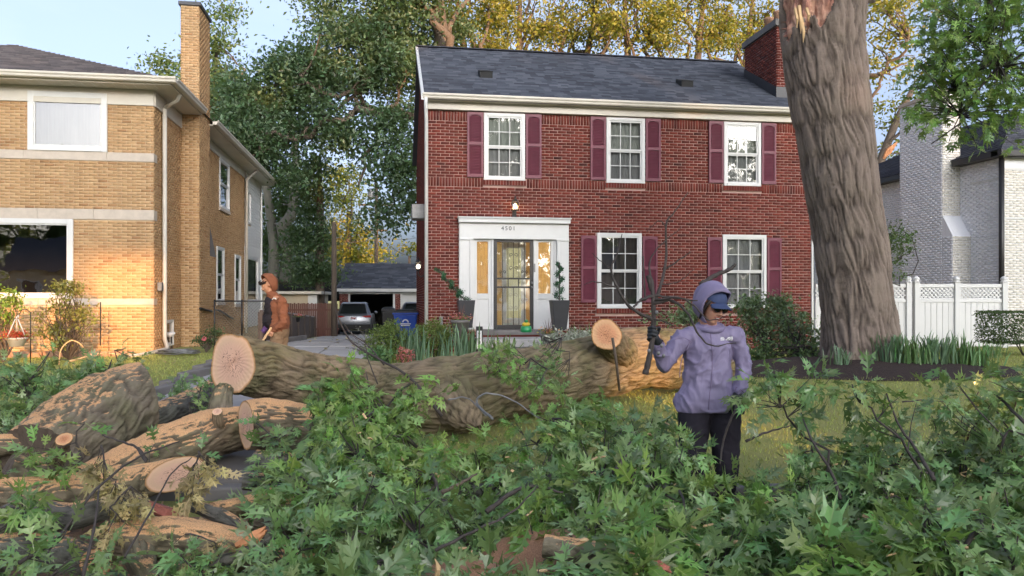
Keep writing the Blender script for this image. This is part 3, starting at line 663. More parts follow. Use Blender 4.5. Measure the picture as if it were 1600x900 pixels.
for xx in (dl+t+iw*.17, dl+t+iw*.83):
    for zc in (zm-.36, zm+.22):
        for s_ in (-1, 1): scroll(xx+s_*.04, zc, .036, s_, -1 if zc < zm else 1).build('scroll', sm if zc < zm else M['black'], sdp)
m = MB(); m.ball((dr-.045, -.085, zm), .03); m.ball((dr-.045, -.085, zm-.10), .026); m.tube([(dr-.045, -.05, zm), (dr-.045, -.085, zm)], .012); m.build('door_handle', M['galv'], sdp, True)
B('pane', M['glass'], sdp, (dl+t, dr-t, -.022, -.018, zl+.1, dt-t))
hall = MB(); hall.add([(dl, .06, zl), (dr, .06, zl), (dr, .06, dt), (dl, .06, dt), (dl, 1.5, zl), (dr, 1.5, zl), (dr, 1.5, dt), (dl, 1.5, dt)], [(4, 7, 6, 5), (0, 4, 5, 1), (1, 5, 6, 2), (2, 6, 7, 3), (3, 7, 4, 0)]); hall.build('hall', M['warm_room'], rh)
idr = B('inner_door', M['white'], rh, (dl+.24, dr-.12, .30, .34, zl, dt-.05)); B('lace_curtain', M['pale_curtain'], idr, (dl+.36, dr-.24, .285, .298, zl+.25, dt-.2))
idr2 = B('hall_panel', M['warm_room'], rh, (dl+.02, dl+.22, .12, .15, zl+.05, dt-.1))
def text(body, size, loc, rot, mt, parent, name, ext=.004):
    cu = bpy.data.curves.new(name, 'FONT'); cu.body = body; cu.size = size; cu.extrude = ext; cu.align_x = 'CENTER'; cu.align_y = 'CENTER'; cu.materials.append(mt); cu.space_character = 1.25
    tmp = bpy.data.objects.new('tmp_text', cu); COL.objects.link(tmp); dg = bpy.context.evaluated_depsgraph_get(); me = bpy.data.meshes.new_from_object(tmp.evaluated_get(dg)); bpy.data.objects.remove(tmp); o = bpy.data.objects.new(name, me); link(o, parent); o.location = loc; o.rotation_euler = rot; return o
for k, chx in enumerate('4501'):
    text(chx, .135, (RH.u(784+k*5.9), -.138, RH.z(358, 2)), (R(90), 0, 0), M['black'], dw, 'house_number')
m = MB(); m.box(dr+.005, dr+.038, -.085, -.07, zm+.25, zm+.45); m.build('doorbell_plate', M['galv'], dw)
# porch slab and steps (their own things lie on the lawn but belong to the house)
st = bpy.data.objects.new('porch', None); link(st, rh)
B('threshold', M['dark_concrete'], st, (dl-.35, dr+.6, -.42, 0.0, .74, .855), bevel=.01); B('porch_slab', M['concrete'], st, (dl-.55, dr+.75, -1.35, -.42, .52, .70), bevel=.015)
B('step', M['dark_concrete'], st, (dl-.35, dr+.5, -1.75, -1.35, .30, .52), bevel=.015); B('step', M['dark_concrete'], st, (dl-.35, dr+.5, -2.1, -1.75, .2, .38), bevel=.015)
B('threshold_base', M['red_brick'], st, (u0, u1, -.40, -.002, .1, .74))
# meter box, wall cable box
B('outlet_box', M['galv'], rh, (RH.u(686), RH.u(692), -.07, 0, RH.z(508, .3), RH.z(495, .3)), bevel=.006)
B('air_unit', M['galv'], rh, (-.35, -.01, .5, 1.0, 3.45, 3.8), bevel=.02)

def lantern(name, lab, loc, rz, lampm, s=1.0):
    t = thing(name, lab, 'wall lamp', loc, rz)
    m = MB(); m.box(-.05*s, .05*s, -.02*s, 0, -.30*s, -.04*s); m.tube([(0, -.02*s, -.2*s), (0, -.10*s, -.24*s), (0, -.16*s, -.16*s), (0, -.16*s, -.08*s)], .016*s); m.build('bracket', M['black'], t, bevel=.003)
    m = MB(); T = Matrix.Translation((0, -.16*s, 0)); m.lathe([(.03*s, -.09*s), (.06*s, -.07*s), (.062*s, -.05*s)], 6, T); m.lathe([(.088*s, .13*s), (.06*s, .17*s), (.02*s, .20*s), (.02*s, .225*s), (.028*s, .235*s), (.004*s, .26*s)], 6, T)
    for k in range(6):
        a = k*math.pi/3; m.tube([(.06*s*math.cos(a), -.16*s+.06*s*math.sin(a), -.06*s), (.082*s*math.cos(a), -.16*s+.082*s*math.sin(a), .14*s)], .006*s, 4)
    m.build('lantern_frame', M['black'], t)
    m = MB(); m.lathe([(.052*s, -.055*s), (.074*s, .125*s)], 6, T); m.build('lantern_glass', M['glass'], t)
    m = MB(); m.ball((0, -.16*s, .03*s), (.028*s, .028*s, .055*s)); m.build('bulb', lampm, t, True); return t
uL = RH.u(803.5); pL = RH.o+RH.U*uL; lantern('wall_lantern', 'lit black lantern glowing above the white front doorway', (pL.x, pL.y, RH.z(325, uL)), RH.a, M['lamp'])
vl = 1.6; pL = RH.o+RH.W*vl; lantern('wall_lantern', 'small lit white lantern on the driveway side of the red house', (pL.x, pL.y, CZ+(HY-418)/F*pL.y), RH.a-R(90), M['lamp_white'])

# ---------------------------------------------------------------- yellow brick house
YH = Fr(240, 17.6, 9.0); YW = 8.0; YD = 15.5; YZ = 6.28
yh = thing('yellow_brick_house', 'two storey yellow brick house with white picture windows, stone bands and tall side chimney', 'house', (*YH.o[:2], 0), YH.a)
def yr(*p): return YH.rect(*p)
yu = yr(44, 168, 146, 240); b1 = yr(0, 237, 238, 252); b2 = yr(0, 237, 327, 343); b3 = yr(0, 235, 467, 477); yl = yr(-60, 115, 343, 466)
b1z = (YH.z(252, -.8), YH.z(238.5, -.8)); b2z = (YH.z(343.5, -.8), YH.z(327.5, -.8)); b3z = (YH.z(476.5, -.5), YH.z(466.5, -.5))
yu = (yu[0], yu[1], b1z[1]+.002, YZ-.06); yl = (YH.u(-70), yl[1], b3z[1]+.002, b2z[0]-.002)
ZB = G0+.03
fo = [yu, yl]+[(-YW, 0, *b1z), (-YW, 0, *b2z), (-YW, 0, *b3z)]
r1 = wall_rects(-YW, -.0, ZB, b3z[0], [], soldiers=[]) ; r1 = [r for r in r1 if r[3] <= b3z[0]]
r2 = [r for r in wall_rects(-YW, 0, b3z[1]+.004, b2z[0], [yl]) if r[3] <= b2z[0]]; r3 = [r for r in wall_rects(-YW, 0, b2z[1]+.004, b1z[0], []) if r[3] <= b1z[0]]; r4 = [r for r in wall_rects(-YW, 0, b1z[1]+.004, YZ, [yu]) if r[3] <= YZ]
al = sorted(r1+r2+r3+r4, key=lambda r: -r[0])
lay(yh, al, mp_front(), M['yellow_brick'], 300)
holed(yh, 'front_wall', -YW, 0, -.3, YZ, [yu, yl], mp_front(), M['yellow_mortar'])
for z0, z1 in (b1z, b2z, b3z):
    band = bpy.data.objects.new('stone_band', None); link(band, yh); x = -YW
    js = [YH.u(p) for p in ((38, 167) if z0 == b1z[0] else (59, 147) if z0 == b2z[0] else (60, 140))]
    e = [-YW]+js+[.018]
    for k in range(len(e)-1): B('stone', M['stone'], band, (e[k]+.003, e[k+1]-.003, -.03, .005, z0, z1), bevel=.004)
    B('side_stone', M['stone'], band, (.002, .016, .004, .22, z0+.004, z1-.004))
window(yh, yu, MF, grid=(1, 1), fw=.12, hung=False, back='curtain', glass='glass_mirror')
window(yh, yl, MF, grid=(1, 1), fw=.11, hung=False, back=None, glass='glass_mirror', dark='darkroom')
# side wall
v_ch0 = 2.30; v_ch1 = 3.5
sw = []
for (p0, p1, q0, q1) in ((342, 357, 252, 327), (337.5, 349, 386, 472), (366, 375, 399, 475)):
    a, b = YH.v(p0), YH.v(p1); D_ = (YH.o+YH.W*(a+b)/2).y; sw.append((a, b, CZ+(HY-q1)/F*D_, CZ+(HY-q0)/F*D_))
vs0 = YH.v(381.5); vs1 = YH.v(406)
bayw = []
for (p0, p1, q0, q1) in ((384, 391, 297, 350), (382.5, 402, 402, 472)):
    a, b = YH.v(p0), YH.v(p1); D_ = (YH.o+YH.W*(a+b)/2).y; bayw.append((a, b, CZ+(HY-q1)/F*D_, CZ+(HY-q0)/F*D_))
bas = (YH.v(257), YH.v(269), .42, 1.05)
rs = wall_rects(0, vs0, ZB, YZ, sw+[bas]); lay(yh, rs, mp_side(0, 1), M['yellow_brick'], 0, name='side_bricks')
holed(yh, 'side_wall', 0, vs1, -.3, YZ, sw+bayw+[bas], mp_side(0, 1), M['yellow_mortar'])
for r in sw: window(yh, r, SIDE, grid=(1, 1), fw=.07, back=None, glass='glass_mirror'); B('sill', M['stone'], yh, (.0, .06, r[0]-.04, r[1]+.04, r[2]-.10, r[2]-.003), bevel=.005)
for r in bayw: window(yh, r, SIDE, grid=(1, 1), fw=.08, hung=False, back='curtain_grey', glass='glass')
window(yh, bas, SIDE, grid=(1, 1), fw=.05, hung=False, glass='glass_mirror')
zz = ZB+2.6; 
sd_ = bpy.data.objects.new('siding', None); link(sd_, yh)
z = 2.0
z_mid = bayw[1][3]+.35
z = z_mid
while z < YZ-.1:
    segs = [(vs0+.02, vs1)]
    a, b, c_, d = bayw[0]
    if z+.11 > c_ and z < d: segs = [(vs0+.02, a-.01), (b+.01, vs1)]
    for s0, s1 in segs:
        if s1-s0 > .05:
            m = MB(); m.add([(.012, s0, z), (.045, s0, z), (.022, s0, z+.118), (.012, s1, z), (.045, s1, z), (.022, s1, z+.118)], [(0, 3, 4, 1), (1, 4, 5, 2), (0, 1, 2), (3, 5, 4)]); m.build('plank', M['white'], sd_)
    z += .115
B('bay_trim', M['white'], yh, (.004, .05, vs0, vs1, bayw[1][3]+.01, z_mid), (.004, .05, vs0, vs0+.25, .5, bayw[1][3]), (.004, .05, bayw[1][1]+.0, vs1, .5, bayw[1][3]+.01), (.004, .05, vs0+.25, bayw[1][1], .5, bayw[1][2]))
B('corner_post', M['white'], yh, (.052, .11, vs1-.12, vs1, .3, YZ), (.052, .10, vs0, vs0+.1, z_mid, YZ)); B('rear_wall', M['white'], yh, (-YW, 0.05, vs1, vs1+.1, -.3, YZ))
YD = vs1
# chimney
cw = YH.u(311, v_ch0)-0.02; cw = max(.45, cw); ctz = CZ+(HY-8)/F*(YH.o+YH.W*v_ch0).y; shz = 3.05
yc = bpy.data.objects.new('chimney', None); link(yc, yh)
B('core', M['yellow_mortar'], yc, (.0, cw, v_ch0, v_ch1, .1, ctz), (.0, cw-.01, v_ch1, v_ch1+.75, .1, shz-.3))
lay(yc, [r for r in wall_rects(0, cw, ZB, ctz, [])], mp_front(v_ch0), M['yellow_brick'], 0, name='bricks')
lay(yc, wall_rects(v_ch0, v_ch1, ZB, ctz, []), mp_side(cw, 1), M['yellow_brick'], 0, name='side_bricks')
lay(yc, wall_rects(v_ch1, v_ch1+.75, ZB, shz-.3, []), mp_side(cw-.01, 1), M['yellow_brick'], 0, name='shoulder_bricks')
m = MB(); m.add([(0, v_ch1, shz+.55), (cw, v_ch1, shz+.55), (cw, v_ch1+.78, shz-.3), (0, v_ch1+.78, shz-.3), (cw, v_ch1, shz-.3)], [(0, 1, 2, 3), (1, 4, 2)]); m.build('shoulder', M['dark_concrete'], yc)
B('chimney_cap', M['planter'], yc, (-.05, cw+.05, v_ch0-.05, v_ch1+.05, ctz, ctz+.10), bevel=.01)
m = MB(); m.lathe([(.13, 0), (.13, .12), (.1, .12)], 12, Matrix.Translation((cw/2, v_ch0+.5, ctz+.1))); m.build('flue', M['terracotta'], yc, True)
# eaves and hipped roof
OV = .52; EZ = YZ+.06
B('frieze', M['cream'], yh, (-YW, .012, -.04, .0, YZ-.30, YZ+.05), (.0, .04, .014, v_ch0, YZ-.30, YZ+.05), (.0, .04, v_ch1, YD, YZ-.22, YZ+.05))
B('soffit', M['cream'], yh, (-YW-OV, OV, -OV, .3, EZ, EZ+.03), (0, OV, .3, v_ch0-.02, EZ, EZ+.03), (0, OV, v_ch1+.02, YD+.4, EZ, EZ+.03))
sf = MB()
for k in range(38): sf.box(-YW+k*.22, -YW+k*.22+.008, -OV+.05, -.05, EZ-.004, EZ)
s_ = sf.build('soffit_grooves', M['white'], yh); s_['kind'] = 'stuff'
gutter(yh, -YW-OV, OV+.13, EZ+.035, v=-OV)
def gut_side(a0, a1):
    m = MB(); Mx = Matrix(((-1, 0, 0, OV), (0, 1, 0, 0), (0, 0, 1, EZ+.035), (0, 0, 0, 1))); m.prism(gp, a0, a1, M=Mx); m.build('gutter', M['cream'], yh)
gut_side(-OV, v_ch0-.03); gut_side(v_ch1+.03, YD+.4)
rp = [(-YW-OV, -OV, EZ+.13), (OV, -OV, EZ+.13), (OV, YD+.4, EZ+.13), (-YW-OV, YD+.4, EZ+.13)]; rx = -4.7; rt = EZ+.13+1.98
m = MB(); m.add(rp+[(rx, 4.0, rt), (rx, YD-3.5, rt)], [(0, 1, 4), (1, 2, 5, 4), (2, 3, 5), (3, 0, 4, 5)]); yroof = m.build('roof', M['shingle_brown'], yh)
roof_shingles(yroof, rp[0], rp[1], (rx, 4, rt), (rx, 4, rt), 30, M['shingle_brown'])
m = MB(); m.tube([(.30, -OV+.02, EZ+.05), (.30, -OV+.02, EZ-.08), (.09, .55, EZ-.28), (.09, .55, 1.0), (.09, .55, .62), (.25, .2, .40), (.10, -.9, .36), (-.1, -1.6, .33)][2:], .05, 10)
m.tube([(.50, .3, EZ+.05), (.42, .35, EZ-.12), (.09, .55, EZ-.26)], .05, 10); m.build('downspout', M['cream'], yh, True)
m = MB(); m.tube([(OV-.05, vs0-.1, EZ), (.12, vs0-.1, EZ-.35), (.10, vs0-.1, .3)], .05, 8); m.build('downspout', M['cream'], yh, True)
B('utility_box', M['galv'], yh, (.02, .12, .2, .34, 1.75, 1.95), bevel=.01)
m = MB(); m.tube([(cw+.04, v_ch0-.05, 1.32), (cw+.05, v_ch1, 1.22), (.15, v_ch1+1.2, 1.28), (.08, v_ch1+3, 1.2), (.08, v_ch1+5, .9)], .035, 6); m.build('wall_cable', M['black'], yh, True)
# brick edging along the bed
ed = thing('bed_edging', 'low terracotta brick edging along the foot of the yellow house', 'edging', (0, 0, 0))
for k in range(34):
    u = -7.6+k*.225; p = YH.o+YH.U*u+YH.W*-1.15; o = B('brick', M['terracotta'], ed, (-.10, .10, -.05, .05, -.04, .09+.02*math.sin(k*2.2)), bevel=.008); o.location = (p.x, p.y, gzf(p.x, p.y)); o.rotation_euler = (0, 0, YH.a+.05*math.sin(k))

# ---------------------------------------------------------------- white brick house
WH = Fr(1566, 20.0, 9.0)
wh = thing('white_brick_house', 'white painted brick house with black gutters and a broad white chimney', 'house', (*WH.o[:2], 0), WH.a)
we = 5.25; WDp = 9.0
B('front_wall', M['white_mortar'], wh, (0, 8, 0.0, .1, -.2, we)); B('side_wall', M['white_mortar'], wh, (0, .1, .1, WDp, -.2, we))
lay(wh, wall_rects(0, 6, .3, we-.3, []), mp_front(), M['white_brick_front_shade'], 300)
lay(wh, wall_rects(0, WDp, .3, we, []), mp_side(0, -1), M['white_brick'], 0, name='side_bricks')
va, vb = 1.15, 3.3; cwd = .55
wc = bpy.data.objects.new('chimney', None); link(wc, wh); wct = 7.3
B('core', M['white_mortar'], wc, (-cwd, 0, va+.35, vb, .1, wct), (-cwd, 0, va-.05, va+.35, .1, 3.3))
lay(wc, wall_rects(va+.35, vb, .3, wct, []), mp_side(-cwd, -1), M['white_brick'], 0, name='side_bricks')
lay(wc, wall_rects(-cwd, 0, 3.4, wct, []), mp_front(va+.35), M['white_brick_front_shade'], 0, name='bricks'); lay(wc, wall_rects(-cwd, 0, .3, 3.3, []), mp_front(va-.05), M['white_brick_front_shade'], 0, name='shoulder_bricks')
lay(wc, wall_rects(va-.05, va+.35, .3, 3.3, []), mp_side(-cwd, -1), M['white_brick'], 0, name='shoulder_side_bricks')
m = MB(); m.add([(-cwd, va-.05, 3.3), (0, va-.05, 3.3), (0, va+.35, 3.9), (-cwd, va+.35, 3.9), (-cwd, va+.35, 3.3)], [(0, 1, 2, 3), (0, 3, 4)]); m.build('shoulder', M['white_brick'], wc)
B('chimney_cap', M['stone'], wc, (-cwd-.05, .05, va+.3, vb+.05, wct, wct+.1), bevel=.01)
for nm, bx in (('gutter', (-.30, .0, .05, va+.30, we-.0, we+.15)), ('gutter', (-.30, .0, vb, WDp, we, we+.15)), ('gutter', (-.3, 8, -.32, -.18, we, we+.15)), ('soffit', (-.28, 8, -.18, .0, we-.02, we+.02))): B(nm, M['black'], wh, bx, bevel=.01)
m = MB(); m.tube([(-.09, -.08, we), (-.09, -.08, .35)], .065, 8); m.build('downspout', M['black'], wh, True)
B('string_course', M['white'], wh, (-.022, -.0, .1, va-.06, we-.55, we-.5), (.0, 7, -.022, 0, we-1.6, we-1.55), (.0, 7, -.03, 0, we-.32, we-.27))
m = MB(); q = [(-.3, -.3, we+.15), (8, -.3, we+.15), (8, WDp, we+.15), (-.3, WDp, we+.15), (3.6, 3.6, we+2.2), (3.6, 6, we+2.2)]; m.add(q, [(0, 1, 4), (1, 2, 5, 4), (2, 3, 5), (3, 0, 4, 5)]); wr = m.build('roof', M['shingle_dark'], wh)
roof_shingles(wr, q[3], q[0], q[4], q[5], 22, M['shingle_dark']); roof_shingles(wr, q[0], q[1], q[4], q[4], 22, M['shingle_dark'])
# ---------------------------------------------------------------- garage
GF = Fr(527, 43, 8.8)
ga = thing('garage', 'low brick garage with open dark doorway and slate grey roof behind the cars', 'garage', (*GF.o[:2], -.25), GF.a)
e = 2.12; op1 = (.62, 3.15); op2 = (3.55, 6.1)
B('pier', M['red_mortar'], ga, (.12, .60, 0, .3, 0, e)); B('pier', M['red_mortar'], ga, (3.19, 3.51, 0, .3, 0, e)); B('pier', M['red_mortar'], ga, (6.14, 6.6, 0, .3, 0, e))
for a, b in ((.12, .60), (3.19, 3.51)): lay(ga, wall_rects(a, b, 0, e, []), mp_front(), M['red_brick'], 0, name='bricks')
B('header', M['white'], ga, (.1, 6.7, -.05, .1, e, e+.28), (.60, .70, -.03, .1, 0, e), (3.08, 3.2, -.03, .1, 0, e), (3.50, 3.6, -.03, .1, 0, e))
B('garage_door', M['white'], ga, (3.6, 6.1, .1, .15, 0, e)); B('inside', M['darkroom'], ga, (.2, 3.4, 5.9, 6, 0, e), (.1, .12, .3, 6, 0, e), (3.2, 3.22, .3, 6, 0, e), (.1, 6.7, .3, 6, e+.1, e+.15))
m = MB(); q = [(-.05, -.35, e+.30), (6.9, -.35, e+.30), (6.9, 3.0, 3.98), (.30, 3.0, 3.98), (.0, 6.4, e+.3), (6.9, 6.4, e+.3)]; m.add(q, [(0, 1, 2, 3), (3, 2, 5, 4), (0, 3, 4)]); gr = m.build('roof', M['shingle_dark'], ga)
roof_shingles(gr, q[0], q[1], q[2], q[3], 20, M['shingle'], tab=.5); B('fascia', M['white'], ga, (-.05, 6.9, -.36, -.30, e+.12, e+.29))
# far flat roofed garage
fg = thing('flat_roofed_garage', 'beige garage with a pale flat roof beyond the fence', 'garage', P(403, 490, 36).to_tuple(), R(6)); fg.location.z = -.2
B('wall', mat('beige_stucco', (.42, .37, .28), .9, .1, 2, .2, 40), fg, (-2, 2.7, 0, 4, 0, 2.0)); B('roof', M['cream'], fg, (-2.2, 2.95, -.3, 4.2, 2.0, 2.14), bevel=.02); B('trim', M['white'], fg, (2.3, 2.72, -.03, 0, 0, 1.98))
# ---------------------------------------------------------------- trees
def rand_rot(n_):
    q = rng.normal(size=(n_, 4)); q /= np.linalg.norm(q, axis=1, keepdims=True); w0, x, y, z = q.T
    return np.stack([np.stack([1-2*(y*y+z*z), 2*(x*y-z*w0), 2*(x*z+y*w0)], -1), np.stack([2*(x*y+z*w0), 1-2*(x*x+z*z), 2*(y*z-x*w0)], -1), np.stack([2*(x*z-y*w0), 2*(y*z+x*w0), 1-2*(x*x+y*y)], -1)], 1)
def leaf_cloud(name, C_, size, mt, parent=None, elong=1.7, flat=.0):
    """a folded four-cornered leaf on every centre"""
    n_ = len(C_); s = size*rng.uniform(.6, 1.25, n_)
    T = np.array([[0, -.5*elong, 0], [.42, 0, .12], [0, .5*elong, -.05], [-.42, 0, .12]])
    Rm = rand_rot(n_)
    V = (np.einsum('nij,kj->nki', Rm, T)*s[:, None, None]*.6+C_[:, None, :]).reshape(-1, 3)
    b = np.arange(n_)[:, None]*4; Fc = np.concatenate([b+[0, 1, 2], b+[0, 2, 3]], 1).reshape(-1, 3)
    # islands stay whole: both halves share the midrib vertices
    o = bpy.data.objects.new(name, arr_mesh(name, V, Fc, mt)); link(o, parent); o['kind'] = 'stuff'; return o
def clumps(blobs, per, spread, clump_n):
    """blobs: (center, (rx,ry,rz), number of clumps)"""
    out = []; cc = []
    for c_, r_, k in blobs:
        d = rng.normal(size=(k, 3)); d /= np.linalg.norm(d, axis=1, keepdims=True); q = rng.uniform(.25, 1, (k, 1))**.45
        p = np.array(c_)+d*q*np.array(r_); cc.append(p)
        for x in p:
            m_ = int(clump_n*rng.uniform(.5, 1.4)); g = rng.normal(size=(m_, 3))*np.array([spread, spread, spread*.55])*rng.uniform(.6, 1.3); out.append(x+g)
    return np.concatenate(out), np.concatenate(cc)
def limb_path(a, b, wob=.3, n_=7, sag=0):
    a, b = np.array(a, float), np.array(b, float); L_ = np.linalg.norm(b-a); t = np.linspace(0, 1, n_)[:, None]
    off = np.cumsum(rng.normal(size=(n_, 3)), 0); off = off-t*off[-1]-(1-t)*off[0]
    p = a+(b-a)*t+off*wob*L_*.08; p[:, 2] += sag*np.sin(t[:, 0]*math.pi)*L_; return p
def tree(name, label, trunk, limbs, blobs, leafm, leaf=.17, barkm='bark_far', clump_n=45, spread=.42, group=None, tw=.02, twigs=True, reject=None, cat='tree', twig_frac=.6, mats2=None):
    x, y, _ = trunk[0][0]; t = thing(name, label, cat, (x, y, gzf(x, y)-.05), group=group); o3 = np.array([x, y, gzf(x, y)-.05])
    m = MB(); m.tube([Vector(np.array(p)-o3) for p, r in trunk], [r for p, r in trunk], 12); m.build('trunk', M[barkm], t, True)
    ends = []
    for a, b, r0, r1, *sg in limbs:
        p = limb_path(a, b, 1.0, 9, sg[0] if sg else .06)-o3; m = MB(); rr = np.linspace(r0, r1, 9); m.tube([Vector(q) for q in p], rr, 8); m.build('limb', M[barkm], t, True); ends.append(p+o3)
    Cc, cc = clumps(blobs, 0, spread, clump_n)
    if reject is not None: Cc = Cc[~reject(Cc)]
    if mats2 is not None:
        sel = mats2[1](Cc); leaf_cloud('crown', Cc[~sel]-o3, leaf, M[leafm], t); leaf_cloud('sunny_crown', Cc[sel]-o3, leaf, M[mats2[0]], t)
    else: leaf_cloud('crown', Cc-o3, leaf, M[leafm], t)
    if twigs and ends:
        allp = np.concatenate(ends+[np.array([np.array(p) for p, r in trunk[len(trunk)//2:]])]); m = MB()
        for c_ in cc[:int(len(cc)*twig_frac)]:
            d = np.linalg.norm(allp-c_, axis=1)+np.maximum(0, allp[:, 2]-c_[2])*.8; a = allp[np.argmin(d)]
            p = limb_path(a, c_, .8, 5, .05)-o3; m.tube([Vector(q) for q in p], np.linspace(tw*1.8, tw*.4, 5), 4, cap=False)
        o = m.build('branches', M[barkm], t); o['kind'] = 'stuff'
    return t
def Pn(px, py, D): return np.array(P(px, py, D))
def base(px, D): x, y = XY(px, D); return np.array([x, y, gzf(x, y)-.1])
def bl(px, py, D, rx, ry, rz, k): return (Pn(px, py, D), (rx/F*D, ry, rz/F*D), k)
# big dark tree whose trunk stands behind the red house
b0 = base(705, 33)
tree('oak_tree', 'large dark green tree spreading over the driveway between the two houses', [(b0, .55), (Pn(703, 300, 33), .48), (Pn(700, 180, 33), .42), (Pn(690, 60, 33), .32), (Pn(680, -60, 33.5), .2)],
     [(Pn(700, 200, 33), Pn(560, 165, 32), .30, .14, .05), (Pn(560, 165, 32), Pn(430, 215, 31.5), .15, .07, .05), (Pn(700, 160, 33), Pn(520, 60, 34), .25, .06), (Pn(695, 120, 33), Pn(620, -40, 32), .2, .06), (Pn(620, 175, 32.5), Pn(470, 120, 31), .14, .05), (Pn(600, 180, 32.3), Pn(560, 290, 31.5), .13, .03, -.1), (Pn(690, 200, 33), Pn(620, 330, 32), .14, .03, -.12), (Pn(560, 165, 32), Pn(400, 150, 33), .12, .04), (Pn(480, 200, 31.6), Pn(370, 250, 31.5), .09, .03), (Pn(690, 80, 33), Pn(760, -30, 34), .15, .05)],
     [bl(398, 182, 33, 52, 2.0, 48, 30), bl(478, 128, 33, 58, 2.2, 48, 38), bl(420, 108, 33, 16, 1, 10, 3), bl(372, 130, 33, 14, 1, 9, 2), bl(560, 80, 33, 75, 2.2, 60, 46), bl(625, 120, 32.5, 45, 2, 60, 24), bl(420, 235, 32, 70, 1.8, 32, 26), bl(370, 220, 32, 48, 1.5, 60, 22), bl(500, 185, 32, 50, 1.5, 36, 16), bl(605, 215, 32, 38, 1.4, 55, 15), bl(640, 300, 31.5, 17, 1, 60, 11), bl(600, 335, 31.5, 16, 1, 26, 4), bl(548, 215, 32, 22, 1, 26, 5), bl(560, 10, 34, 80, 2.5, 50, 30), bl(650, 30, 34, 70, 2.5, 60, 32), bl(600, -60, 34, 120, 3, 50, 30), bl(455, 260, 32, 24, 1, 22, 5), bl(620, 260, 32, 25, 1, 30, 7)],
     'leaf_dark', .21, clump_n=200, spread=.58, tw=.03)
b0 = base(330, 46)
tree('elm_tree', 'grey green tree rising behind the tall chimney of the yellow house', [(b0, .4), (Pn(330, 250, 46), .3), (Pn(335, 120, 46), .2), (Pn(338, 60, 46), .1)], [(Pn(331, 200, 46), Pn(370, 100, 46), .12, .04), (Pn(331, 180, 46), Pn(270, 120, 46), .12, .03)],
     [bl(335, 70, 46, 20, 2, 26, 8), bl(350, 140, 46, 45, 2, 44, 24), bl(265, 108, 46, 22, 1.5, 9, 5), bl(350, 20, 47, 12, 1, 18, 3), bl(300, 160, 46, 50, 2, 40, 14)], 'leaf_far', .26, clump_n=130, spread=.65, tw=.03)
b0 = base(425, 41)
tree('maple_tree', 'light green tree with twin pale trunks beyond the yellow house', [(b0, .30), (Pn(428, 380, 41), .27), (Pn(416, 290, 41), .2), (Pn(410, 200, 41), .14)], [(Pn(445, 440, 41), Pn(458, 330, 41), .34, .28, .0), (Pn(458, 330, 41), Pn(466, 210, 41), .28, .18, .0), (Pn(466, 290, 41), Pn(500, 240, 41), .1, .04)],
     [bl(430, 320, 43, 60, 2, 60, 34), bl(448, 400, 43, 48, 1.5, 40, 22), bl(410, 390, 43, 30, 1, 50, 12), bl(462, 300, 44, 30, 1, 50, 12)], 'leaf_far', .24, 'bark_pale', clump_n=120, spread=.6, tw=.02)
b0 = base(500, 37)
tree('spruce_tree', 'dark drooping evergreen behind the wooden pole', [(b0, .25), (Pn(500, 330, 37), .18), (Pn(500, 240, 37), .06)], [],
     [bl(486, 385, 37, 26, 1.2, 60, 24), bl(484, 300, 37, 18, 1, 40, 12), bl(492, 262, 36.5, 24, 1, 20, 6), bl(498, 425, 37, 24, 1, 22, 9)], 'leaf_dark', .2, clump_n=150, spread=.45, twigs=False)
b0 = base(545, 66)
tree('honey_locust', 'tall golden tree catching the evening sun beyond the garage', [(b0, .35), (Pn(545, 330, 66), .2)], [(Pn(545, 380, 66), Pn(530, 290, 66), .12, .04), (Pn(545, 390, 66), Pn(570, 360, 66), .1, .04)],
     [bl(535, 300, 66, 28, 2, 40, 26), bl(548, 375, 66, 36, 2, 38, 30), bl(512, 370, 66, 24, 2, 40, 16), bl(600, 398, 68, 20, 2, 8, 4), bl(575, 395, 66, 16, 1.5, 20, 6)], 'leaf_sun_yellow', .34, clump_n=70, spread=.75, tw=.03)
b0 = base(640, 60)
tree('ash_tree', 'small golden green tree at the left edge of the red house, far off', [(b0, .2), (Pn(640, 400, 60), .1)], [], [bl(643, 388, 60, 14, 1.5, 16, 5), bl(640, 350, 60, 8, 1, 20, 2)], 'leaf_sun_gold', .3, clump_n=40, spread=.5, twigs=False)
